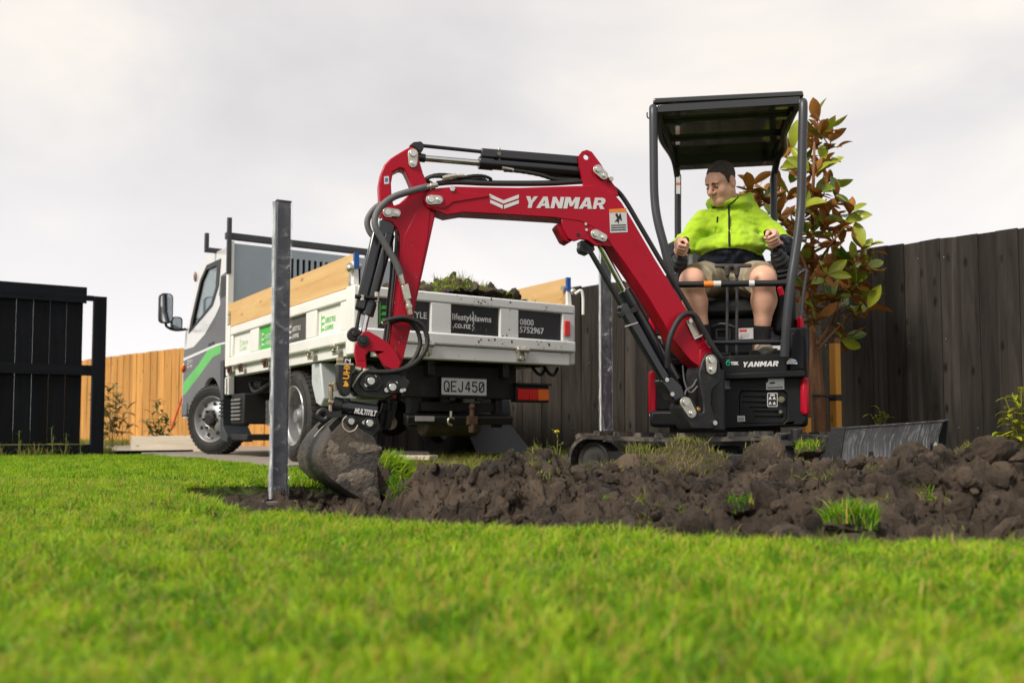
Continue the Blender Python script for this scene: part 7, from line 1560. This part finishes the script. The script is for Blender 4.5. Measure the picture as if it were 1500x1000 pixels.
# socks and boots
for an, cl, s in ((anL, clL, -1), (anR, clR, 1)):
    lo = an + np.array((-.16, -.30, -.20)); hi = an + np.array((.16, .16, .16)); f = Field(lo, hi, .006); f.cone(an + (cl - an) * .20, .053, an + np.array((0, -.01, -.05)), .050, .02); layer('sock', f, M_SOCK, man)
    f = Field(lo, hi, .006); fl = 0.705; c = an.copy(); c[2] = fl
    f.cone(c + np.array((0, .0, .10)), .056, c + np.array((0, .0, .05)), .054, .02); f.cone(c + np.array((0, .03, .035)), .046, c + np.array((0, -.15, .034)), .045, .03); f.ell(c + np.array((0, -.17, .035)), (.052, .06, .04), .03)
    sl, (X, Y, Z) = f.sub(lo, hi); f.F = np.maximum(f.F, (fl - Z).astype(np.float32)); layer('boot', f, M_BOOT, man)
    b = MB(MH); b.prism([(c[0] + .05 * math.cos(t) , c[1] - .065 + .145 * math.sin(t), fl - .0) for t in np.linspace(0, 2 * math.pi, 20, endpoint=False)], (0, 0, .018)); b.build('boot_sole', M_RUBBER, man, bevel=0.003)
# ================================================================== posts, stakes, tree, plants and the small things lying about
def film_mat():
    m = bpy.data.materials.new('clear_film'); m.use_nodes = True; t = m.node_tree; t.nodes.clear(); L = t.links.new
    o = N(t, 'ShaderNodeOutputMaterial'); tr = N(t, 'ShaderNodeBsdfTransparent'); df = N(t, 'ShaderNodeBsdfDiffuse'); df.inputs[0].default_value = (0.72, 0.74, 0.78, 1); gl = N(t, 'ShaderNodeBsdfGlossy', i_Roughness=0.12)
    co = N(t, 'ShaderNodeTexCoord'); nz = N(t, 'ShaderNodeTexNoise', i_Scale=16.0, i_Detail=6.0, i_Roughness=0.7, i_Distortion=1.2); L(co.outputs['Object'], nz.inputs['Vector'])
    bp_ = N(t, 'ShaderNodeBump', i_Strength=1.0, i_Distance=0.02); L(nz.outputs['Fac'], bp_.inputs['Height']); L(bp_.outputs[0], gl.inputs['Normal'])
    lw = N(t, 'ShaderNodeLayerWeight', i_Blend=0.5); L(bp_.outputs[0], lw.inputs['Normal'])
    cr_ = N(t, 'ShaderNodeMapRange', i_From_Min=0.54, i_From_Max=0.72, i_To_Min=0.0, i_To_Max=0.50); L(nz.outputs['Fac'], cr_.inputs['Value'])
    mf = N(t, 'ShaderNodeMath', operation='MULTIPLY_ADD'); L(lw.outputs['Facing'], mf.inputs[0]); mf.inputs[1].default_value = 0.12; L(cr_.outputs[0], mf.inputs[2])
    m1 = N(t, 'ShaderNodeMixShader'); L(mf.outputs[0], m1.inputs[0]); L(tr.outputs[0], m1.inputs[1]); L(df.outputs[0], m1.inputs[2])
    m2 = N(t, 'ShaderNodeMixShader'); m2.inputs[0].default_value = 0.05; L(m1.outputs[0], m2.inputs[1]); L(gl.outputs[0], m2.inputs[2]); L(m2.outputs[0], o.inputs[0]); return m
M_FILM = film_mat(); M_PNAVY = mat('post_dark_coating', (0.017, 0.021, 0.036), 0.4, 0, 0.25, 6, 0.05, 60, spec=0.35)
M_FLAP = mat('bunched_film', (0.62, 0.64, 0.66), 0.3, 0, 0.25, 18, 0.6, 60)
def steel_post(base, h, yaw, label, seed):
    r = thing('steel_post', base, label, 'post', 'steel posts wrapped in clear film')
    M = Matrix.Translation(base) @ Matrix.Rotation(yaw, 4, 'Z'); b = MB(M); b.box((-.036, -.036, -0.07), (.036, .036, h)); b.build('post', M_PNAVY, r, bevel=0.008)
    b = MB(M); b.box((-.038, -.038, h - 0.002), (.038, .038, h + 0.006)); b.build('post_cap', M_PNAVY, r, bevel=0.003)
    b = MB(M); b.box((-.075, -.075, -0.09), (.075, .075, -0.07))
    b.build('base_plate', mat('muddy_plate', (0.20, 0.18, 0.16), 0.8, 0.2, 0.3, 9, 0.3, 60), r, bevel=0.003)
    rs_ = np.random.RandomState(seed); nz_, nu = 70, 28; vs_ = []
    for i in range(nz_ + 1):
        z = -0.06 + (h + 0.07) * i / nz_
        for k in range(nu):
            u = k / nu * 4; s_ = int(u); f = u - s_; q = 0.0405; c = [(-q, -q), (q, -q), (q, q), (-q, q)]; a_, c_ = c[s_], c[(s_ + 1) % 4]; x, y = a_[0] + (c_[0] - a_[0]) * f, a_[1] + (c_[1] - a_[1]) * f
            ba = 1 + 2.6 * math.exp(-z / 0.22) + 0.8 * math.exp(-abs(z - 0.75) / 0.08); d = 0.0028 * ba * (mnoise.noise(Vector((x * 30, y * 30, z * 22 + seed))) + 0.6 * mnoise.noise(Vector((x * 60, y * 60, z * 60 + seed)))); l = math.hypot(x, y); d = max(d, -0.004)
            vs_.append((x * (1 + d / l), y * (1 + d / l), z))
    fs_ = [(i * nu + k, i * nu + (k + 1) % nu, (i + 1) * nu + (k + 1) % nu, (i + 1) * nu + k) for i in range(nz_) for k in range(nu)]
    b = MB(M); b.add(vs_, fs_)
    # the loose seam of the film stands off the left corner as a narrow flap
    fl = []; 
    for i in range(nz_ + 1):
        z = -0.06 + (h + .05) * i / nz_; wv = 0.005 * mnoise.noise(Vector((3.1, seed, z * 9))); fl += [(-.040, -.042, z), (-.047 + wv, -.047, z), (-.057 + wv * 2, -.045 + wv, z)]
    b.build('film_wrap', M_FILM, r, angle=30); b = MB(M)
    b.add(fl, [(i * 3 + k, i * 3 + k + 1, i * 3 + k + 4, i * 3 + k + 3) for i in range(nz_) for k in range(2)])
    b.build('film_flap', M_FLAP, r, angle=30); return r
p0 = at(408, 711, 4.4); hz_ = at(412, 287, 4.4).z - p0.z - 0.035
steel_post(Vector((p0.x, p0.y, p0.z)), hz_, R(29), 'dark steel post wrapped in clear film standing in the dug hole before the truck', 1)
p1 = at(887.5, 640, 6.35); steel_post(Vector((p1.x, p1.y, 0.0)), at(887.5, 352, 6.35).z, R(10), 'dark film wrapped steel post between truck and excavator, partly behind the boom cylinder', 2)

# ---- magnolia
M_BARK = mat('magnolia_bark', (0.20, 0.095, 0.042), 0.8, 0, 0.3, 9, 0.5, 60, stretch=(1, 1, 0.35))
def leaf_mat(name, ga, gb, ra, rb, rough=0.3):
    m = bpy.data.materials.new(name); m.use_nodes = True; t = m.node_tree; b = t.nodes['Principled BSDF']; L = t.links.new
    ge = N(t, 'ShaderNodeNewGeometry'); oi = N(t, 'ShaderNodeObjectInfo')
    def pair(a, c):
        mx = N(t, 'ShaderNodeMix', data_type='RGBA'); mx.inputs['A'].default_value = (*a, 1); mx.inputs['B'].default_value = (*c, 1); L(oi.outputs['Random'], mx.inputs['Factor']); return mx.outputs['Result']
    mx = N(t, 'ShaderNodeMix', data_type='RGBA'); L(ge.outputs['Backfacing'], mx.inputs['Factor']); L(pair(ga, gb), mx.inputs['A']); L(pair(ra, rb), mx.inputs['B'])
    co = N(t, 'ShaderNodeTexCoord'); nz = N(t, 'ShaderNodeTexNoise', i_Scale=14.0, i_Detail=4.0); L(co.outputs['Object'], nz.inputs['Vector']); mr = N(t, 'ShaderNodeMapRange', i_To_Min=0.65, i_To_Max=1.35); L(nz.outputs['Fac'], mr.inputs['Value'])
    mm = N(t, 'ShaderNodeMix', data_type='RGBA', blend_type='MULTIPLY'); mm.inputs['Factor'].default_value = 1; L(mx.outputs['Result'], mm.inputs['A']); L(mr.outputs[0], mm.inputs['B']); L(mm.outputs['Result'], b.inputs['Base Color'])
    rr = N(t, 'ShaderNodeMapRange', i_To_Min=rough, i_To_Max=0.75); L(ge.outputs['Backfacing'], rr.inputs['Value']); L(rr.outputs[0], b.inputs['Roughness'])
    tl = N(t, 'ShaderNodeBsdfTranslucent'); L(mm.outputs['Result'], tl.inputs[0]); ms = N(t, 'ShaderNodeMixShader'); ms.inputs[0].default_value = 0.22; o = t.nodes['Material Output']; L(b.outputs[0], ms.inputs[1]); L(tl.outputs[0], ms.inputs[2]); L(ms.outputs[0], o.inputs[0]); return m
M_MLEAF = leaf_mat('magnolia_leaf', (0.065, 0.15, 0.012), (0.34, 0.38, 0.035), (0.36, 0.145, 0.022), (0.22, 0.080, 0.016), 0.26)
def leaf_mesh(L0, w_, curl, fold, m, nseg=7):
    vs_ = []; fs_ = []
    for i in range(nseg + 1):
        t = i / nseg; wd = w_ * max(0.03, (math.sin(math.pi * min(1, t * 0.97 + 0.03)) ** 0.75)) * (0.75 + 0.45 * t if t < 0.6 else 1.02); y = L0 * t; z = curl * L0 * math.sin(t * 1.9) * 0.5 - curl * L0 * t * t * 0.55
        vs_ += [(-wd / 2, y, z + fold * wd), (-wd / 4, y, z + fold * wd * .35), (0, y, z), (wd / 4, y, z + fold * wd * .35), (wd / 2, y, z + fold * wd)]
    for i in range(nseg):
        for k in range(4): fs_.append((i * 5 + k, i * 5 + k + 1, (i + 1) * 5 + k + 1, (i + 1) * 5 + k))
    b = MB(); b.add(vs_, fs_); return b.mesh('leaf', m, angle=80)
trs = np.random.RandomState(21)
lm = [leaf_mesh(trs.uniform(.17, .23), trs.uniform(.07, .10), trs.uniform(-.2, .6), trs.uniform(.05, .3), M_MLEAF) for _ in range(7)]
TY = 6.75
tb0 = at(1196, 655, TY); tree = thing('magnolia_tree', Vector((tb0.x, TY, 0)), 'young magnolia tree with rusty brown and green leaves beside the excavator canopy', 'tree')
def A(px, py, dy=0.0): return at(px, py, TY + dy)
trunks = [([(1197, 662), (1197, 600), (1193, 540), (1190, 480), (1189, 420), (1190, 360), (1190, 300), (1192, 250), (1193, 200), (1194, 158)], .030, .006), ([(1207, 662), (1206, 600), (1200, 540), (1196, 495)], .026, .020), ([(1190, 660), (1186, 610), (1188, 540), (1190, 500)], .018, .014),
          ([(1196, 505), (1215, 478), (1228, 450), (1238, 420), (1243, 395)], .014, .007), ([(1198, 512), (1225, 482), (1250, 458), (1268, 440)], .010, .004), ([(1190, 440), (1196, 400), (1205, 375), (1222, 352), (1240, 325)], .012, .006), ([(1190, 420), (1178, 385), (1165, 350), (1158, 310)], .012, .006),
          ([(1190, 350), (1165, 330), (1130, 305), (1100, 285)], .010, .005), ([(1190, 330), (1200, 290), (1208, 250), (1212, 210)], .010, .005), ([(1191, 300), (1178, 270), (1168, 235), (1160, 215)], .009, .005), ([(1238, 420), (1250, 390), (1265, 360)], .008, .004), ([(1190, 480), (1178, 450), (1172, 425)], .009, .005)]
for pts, r0, r1 in trunks:
    dy0 = 0; P_ = spline([A(x, y, (0.25 * math.sin(x * .13 + i)) * min(1, i / 3)) for i, (x, y) in enumerate(pts)], 4); b = MB(); b.tube(P_, r0, 8, radii=[r0 + (r1 - r0) * i / (len(P_) - 1) for i in range(len(P_))])
    b.build('trunk' if r0 >= .018 else 'branch', M_BARK, tree, angle=80)
clusters = [(1206, 185, 7), (1217, 204, 5), (1193, 170, 4), (1180, 212, 6), (1160, 216, 5), (1206, 236, 7), (1184, 250, 7), (1166, 245, 6), (1213, 268, 5), (1196, 282, 7), (1158, 282, 7), (1174, 305, 7), (1203, 305, 7), (1100, 272, 6), (1117, 288, 6), (1131, 276, 5), (1143, 312, 6), (1160, 340, 7), (1188, 342, 7), (1210, 328, 7), (1224, 290, 5), (1243, 302, 5), (1236, 322, 6), (1216, 358, 6), (1178, 372, 7), (1158, 385, 6), (1196, 392, 7), (1266, 358, 6), (1250, 378, 8), (1232, 392, 8), (1214, 402, 7), (1272, 388, 7), (1258, 408, 8), (1240, 424, 7), (1220, 432, 6), (1264, 432, 6), (1206, 440, 6), (1272, 450, 3), (1176, 420, 5), (1198, 466, 5), (1236, 498, 5), (1184, 452, 4), (1246, 452, 4)]
base_t = root_loc(tree); nodes = [A(x, y, 0.15 * math.sin(x * .13)) for pts, _, _ in trunks for x, y in pts[1:]]
leaf_M = []; back_M = []; lc = 0
for (cx, cy, nn) in clusters:
    c = A(cx, cy, trs.uniform(-.28, .28)); near = min(nodes, key=lambda p: (p - c).length + max(0, p.z - c.z) * 2); dirv = (c - near); dirv = (dirv.normalized() if dirv.length > .02 else Vector((0, 0, 1))) * .8 + Vector((trs.uniform(-.3, .3), trs.uniform(-.5, .1), .45)); dirv.normalize()
    st = c - dirv * 0.07; b = MB(); b.tube(spline([near, (near + st) / 2 + Vector((0, 0, -.02)), st, c], 4), .005, 6); b.build('twig', M_BARK, tree, angle=80)
    x_, y_, z_ = frame(dirv, (0.3, 1, 0.1)); ph = trs.uniform(0, 6.28)
    for k in range(nn):
        a = ph + 2.4 * k; el = R(trs.uniform(28, 82)); rad = x_ * math.cos(a) + y_ * math.sin(a); ld = (z_ * math.cos(el) + rad * math.sin(el)).normalized(); up = (z_ - ld * z_.dot(ld)); up = up.normalized() if up.length > .05 else Vector((0, 0, 1))
        rt = ld.cross(up); sc_ = trs.uniform(.72, 1.05); MM = Matrix.Translation(c - dirv * trs.uniform(0, .07) - base_t) @ basis((0, 0, 0), rt, ld, up) @ Matrix.Diagonal((sc_, sc_, sc_, 1)) @ Matrix.Rotation(trs.uniform(-.5, .5) + (math.pi if trs.rand() < .5 else 0), 4, 'Y')
        leaf_M.append(MM); lc += 1
    for k in range(5):   # smaller leaves set back along the twig
        p = st + (near - st) * trs.uniform(0.05, .45) + Vector(trs.normal(0, .03, 3)); a = trs.uniform(0, 6.28); ld = Vector((math.cos(a), math.sin(a), trs.uniform(-.5, .8))).normalized(); up = (Vector((0, 0, 1)) - ld * ld.z).normalized(); sc_ = trs.uniform(.55, .85)
        back_M.append(Matrix.Translation(p - base_t) @ basis((0, 0, 0), ld.cross(up), ld, up) @ Matrix.Diagonal((sc_, sc_, sc_, 1)))
for i, MM in enumerate(leaf_M[:300]):
    o = bpy.data.objects.new('leaf', lm[trs.randint(7)]); COL.objects.link(o); o.parent = tree; o.matrix_basis = MM
b = MB()
for MM in leaf_M[300:] + back_M:
    me_ = lm[trs.randint(7)]; b.add([v.co for v in me_.vertices], [tuple(p.vertices) for p in me_.polygons], 0, Matrix.Translation(base_t) @ MM)
b.build('inner_leaves', M_MLEAF, tree, angle=80)['kind'] = 'stuff'
# stakes and tie
M_STAKE = wood_mat('treated_stake', (0.66, 0.33, 0.055), (0.48, 0.20, 0.03), 0.7, scale=(16, 16, 1.0), rand=0.06, knots=True)
def stake(px, py0, py1, Y, wd, label):
    c = at(px, py1, Y); h = at(px, py0, Y).z + 0.02; r = thing('timber_stake', Vector((c.x, Y, -0.02)), label, 'stake', 'pine stakes beside the magnolia')
    b = MB(); b.box((-wd / 2, -wd / 2, 0), (wd / 2, wd / 2, h)); b.build('stake', M_STAKE, r, M=Matrix.Translation(Vector((c.x, Y, -0.02))) @ Matrix.Rotation(R(28), 4, 'Z'), bevel=0.003, smooth=False); return r, Vector((c.x, Y, 0))
r_, sc0 = stake(1225, 503, 630, 6.7, 0.058, 'square orange pine stake tied to the magnolia trunk on its right')
tz = at(1225, 582, 6.7).z; b = MB(); b.box((-.036, -.036, tz - .022), (.036, .036, tz + .022)); b.build('tie_strap', M_RUBBER, r_, M=Matrix.Translation(sc0) @ Matrix.Rotation(R(28), 4, 'Z'), bevel=0.004)
b = MB(); b.tube(spline([Vector((sc0.x - .03, 6.68, tz)), A(1208, 580, -.06), A(1188, 579, -.06), A(1186, 582, .05)], 5), .008, 6); b.build('tie_strap', M_RUBBER, r_)
stake(1180, 612, 640, 6.62, 0.06, 'short pine stake mostly hidden behind the red side cover of the excavator')
# ---- leafy plants
M_YLEAF = leaf_mat('yellow_leaf', (0.20, 0.27, 0.016), (0.42, 0.40, 0.025), (0.24, 0.30, 0.03), (0.40, 0.38, 0.05), 0.4)
def leafy(name, base, stems, leaves, Ls, label, m, seed, cat='plant', up=0.5):
    r = thing(name, base, label, cat, 'weed stalks at the foot of the gate' if name == 'tall_weed' else None); rs_ = np.random.RandomState(seed); ms_ = [leaf_mesh(rs_.uniform(*Ls), rs_.uniform(.26, .36) * Ls[1], rs_.uniform(0, .8), .15, m, 4) for _ in range(3)]; base = Vector(base)
    for tip in stems:
        tip = Vector(tip); P_ = spline([base + Vector((rs_.uniform(-.02, .02), rs_.uniform(-.02, .02), 0)), (base + tip) / 2 + Vector((0, 0, .03)), tip], 4); b = MB(); b.tube(P_, .004, 6); b.build('stem', mat('stem', (0.16, 0.17, 0.03), 0.7) if 'stem' not in bpy.data.materials else bpy.data.materials['stem'], r, angle=80)
        for k in range(leaves):
            t = rs_.uniform(.35, 1.0); p = P_[min(len(P_) - 1, int(t * len(P_)))]; a = rs_.uniform(0, 6.28); ld = Vector((math.cos(a), math.sin(a), rs_.uniform(-.5, up))).normalized(); upv = (Vector((0, 0, 1)) - ld * ld.z).normalized()
            o = bpy.data.objects.new('leaf', ms_[rs_.randint(3)]); COL.objects.link(o); o.parent = r; s_ = rs_.uniform(.7, 1.1); o.matrix_basis = Matrix.Translation(p - base) @ basis((0, 0, 0), ld.cross(upv), ld, upv) @ Matrix.Diagonal((s_, s_, s_, 1))
    return r
PY_ = 6.2
leafy('leafy_plant', at(1497, 660, PY_), [at(x, y, PY_ + d) for x, y, d in ((1472, 582, 0), (1483, 575, .05), (1496, 568, -.05), (1508, 572, .1), (1478, 612, -.1), (1492, 600, 0), (1512, 600, 0), (1465, 635, .05), (1488, 640, -.1))], 9, (.10, .135), 'yellow green leafy plant at right edge in front of the dark fence', M_YLEAF, 3, up=.1)
leafy('leafy_plant', at(1289, 640, 7.2), [at(x, y, 7.2) for x, y in ((1275, 606), (1289, 601), (1302, 608), (1283, 611))], 6, (.07, .10), 'small low yellow green plant behind the dozer blade by the dark fence', M_YLEAF, 4)
M_DRY = leaf_mat('dry_leaf', (0.17, 0.14, 0.045), (0.30, 0.21, 0.075), (0.20, 0.15, 0.05), (0.28, 0.20, 0.08), 0.7); M_BUSH = leaf_mat('bush_leaf', (0.045, 0.085, 0.022), (0.10, 0.145, 0.035), (0.06, 0.10, 0.03), (0.11, 0.14, 0.04), 0.6)
g = at(165, 650, 14.2); g.z = 0
leafy('dry_bush', g, [at(x, y, 14.2 + d) for x, y, d in ((140, 575, 0), (150, 590, .2), (158, 568, 0), (166, 562, -.2), (170, 585, 0), (178, 575, .2), (148, 615, -.2), (186, 600, .1), (192, 622, 0), (160, 610, -.1))], 15, (.12, .22), 'dry brown weedy bush before the pine fence beside the gate post', M_DRY, 5, 'bush', .9)
g = at(234, 650, 13.8); g.z = 0
leafy('green_bush', g, [at(x, y, 13.8) for x, y in ((212, 618, ), (222, 604), (230, 588), (238, 600), (246, 612), (256, 624), (226, 622), (242, 626))], 14, (.10, .18), 'small dark green bush before the pine fence near the truck cab', M_BUSH, 6, 'bush', .9)
for k, (px, h) in enumerate(((28, 632), (76, 626), (97, 634), (118, 652))):
    g = gnd(px, 668, 0.0); Yk = 8.75 + .2 * (k % 2) + px * .004; g = at(px, 660, Yk); g.z = 0
    leafy('tall_weed', g, [at(px, h, Yk), at(px + 3, h + 12, Yk)], 9, (.03, .055), ('thin weed stalk at far left foot of the black gate', 'tallest weed stalk growing at the foot of the black gate', 'thin weed stalk near the right end of the black gate', 'short weed by the square post of the black gate')[k], M_BUSH, 10 + k, 'weed', .8)
g = at(818, 668, 6.6); r_ = leafy('flowering_weed', g, [at(816, 634, 6.6), at(826, 650, 6.6), at(806, 655, 6.6)], 5, (.04, .07), 'weed with one small yellow flower between truck and excavator', M_BUSH, 15, 'weed', .8)
b = MB(); b.ball(at(816, 632, 6.6), .02, 6, sc=(1, 1, .6)); b.build('flower', mat('yellow_petal', (0.75, 0.55, 0.02), 0.6), r_)
# ---- turf sods thrown up by the digging
def sod(px, py, Y, r, nb, hb, label, seed, m=None, flat=0.55, tilt=(0, 0)):
    c = at(px, py, Y); ro = thing('turf_sod', c, label, 'turf', 'turf sods thrown up by the digging'); rs_ = np.random.RandomState(seed); me_ = clod_mesh(seed, 4, 0.30, flat); o = bpy.data.objects.new('sod_soil', me_); COL.objects.link(o); o.parent = ro; X = Matrix.Rotation(tilt[0], 4, 'X') @ Matrix.Rotation(tilt[1], 4, 'Y')
    o.matrix_basis = X @ Matrix.Diagonal((r, r * .8, r, 1)); vz = sorted([(v.co.x * r, v.co.y * r * .8, v.co.z * r) for v in me_.vertices if v.normal.z > .25])
    vv_ = np.array(vz)
    def surf(x, y): i = int(np.argmin((vv_[:, 0] - x) ** 2 + (vv_[:, 1] - y) ** 2)); return vv_[i, 2] - .006
    me2 = blades(nb, r * .92, hb * .5, hb, .0028, .0052, rs_, m or M_GRASS, 1.0, 'sod_grass', surf=surf); o2 = bpy.data.objects.new('sod_grass', me2); COL.objects.link(o2); o2.parent = ro; o2.matrix_basis = X; o2['kind'] = 'stuff'
sod(578, 690, 4.35, .10, 420, .075, 'bright green turf sod leaning against the right side of the bucket', 81, tilt=(.5, .5))
sod(592, 728, 4.0, .085, 320, .075, 'small green sod at the trench bottom just right of the bucket tip', 82, tilt=(.6, .2))
sod(652, 704, 4.5, .17, 160, .05, 'broad dark soil sod with thin grass under the truck bumper', 83, M_GRASS_DULL)
sod(1008, 682, 4.12, .19, 640, .045, 'large olive grass sod on top of the soil mound before the excavator', 84, M_GRASS_DULL, tilt=(.35, -.05))
sod(1247, 770, 2.72, .085, 420, .075, 'bright green grass clump on soil at the edge of the front lawn', 85)
sod(938, 668, 4.7, .09, 200, .06, 'small pale grass sod lying beside the excavator track', 86, M_GRASS_DULL)
sod(1183, 660, 4.55, .075, 160, .06, 'small grass sod below the right corner of the excavator body', 87)
sod(1120, 668, 4.4, .11, 60, .04, 'dark lump of soil with sparse grass below the swing post', 88, M_GRASS_DULL, .9)
sod(1440, 676, 4.4, .16, 360, .06, 'brownish grass sod on the mound at the far right by the leafy plant', 89, M_GRASS_DULL)
sod(726, 702, 4.05, .10, 40, .04, 'rounded dark sod with little grass on the mound left of the track end', 90, M_GRASS_DULL, .85)
sod(1085, 745, 3.1, .05, 90, .05, 'tiny green sod low on the front slope of the mound', 91)
sod(893, 694, 4.2, .06, 40, .04, 'small dark sod before the end of the excavator track', 92, M_GRASS_DULL, .9)
# ---- things lying about
M_PALE = wood_mat('pale_weathered_timber', (0.56, 0.50, 0.41), (0.42, 0.36, 0.28), 0.8, rand=0.05)
gF = at(188, 655, 12.0); fr = thing('garden_bed', Vector((gF.x + .5, 12.4, 0)), 'pale low timber bed edging lying on the grass before the pine fence', 'garden bed')
def plank(name, a, c, w_, h_, m, parent):
    a = Vector(a); c = Vector(c); d = (c - a); Ln = d.length; d.normalize(); sx_ = Vector((-d.y, d.x, 0)).normalized(); b = MB(); b.box((-w_ / 2, 0, 0), (w_ / 2, h_, Ln)); M = basis(a, sx_, sx_.cross(d) * -1 if False else Vector((0, 0, 1)), d); return b.build(name, m, parent, M=M, bevel=0.004, smooth=False)
F0, F1, F2, F3 = Vector((at(196, 650, 11.7).x, 11.7, .0)), Vector((at(300, 650, 11.3).x, 11.3, .0)), Vector((at(322, 650, 12.9).x, 12.9, .0)), Vector((at(228, 650, 13.4).x, 13.4, .0))
for a, c in ((F0, F1), (F1, F2), (F2, F3), (F3, F0)): plank('plank', a, c, .09, .20, M_PALE, fr)
e0, e1 = at(251, 628, 12.6), at(277, 552, 12.6); b = MB(); b.cyl(e0, e1, .016, n=10); o = b.build('tool_handle', mat('orange_red_paint', (0.62, 0.085, 0.02), 0.45), loc=e0); tag(o, 'thin orange red tool handle leaning behind the truck cab', 'tool handle')
pk = thing('timber_plank', at(616, 672, 6.7), 'pale timber plank lying on the ground beneath the truck tail', 'plank'); q0, q1 = at(580, 673, 6.7), at(636, 673, 6.5); plank('board', q0, q1, .10, .035, M_PALE, pk)
c0, c1 = gnd(153, 664.5, 0.0), gnd(278, 662.5, 0.0); ed_ = thing('shadow_gap_strip', c0, 'dark strip added for the shadow gap along the lawn side of the driveway', 'board'); plank('board', Vector((at(150, 660, 10.3).x, 10.3, 0)), Vector((at(282, 660, 11.0).x, 11.0, 0)), .05, .045, M_GATE, ed_)  # dark strip put in for the shadow gap at the driveway edge
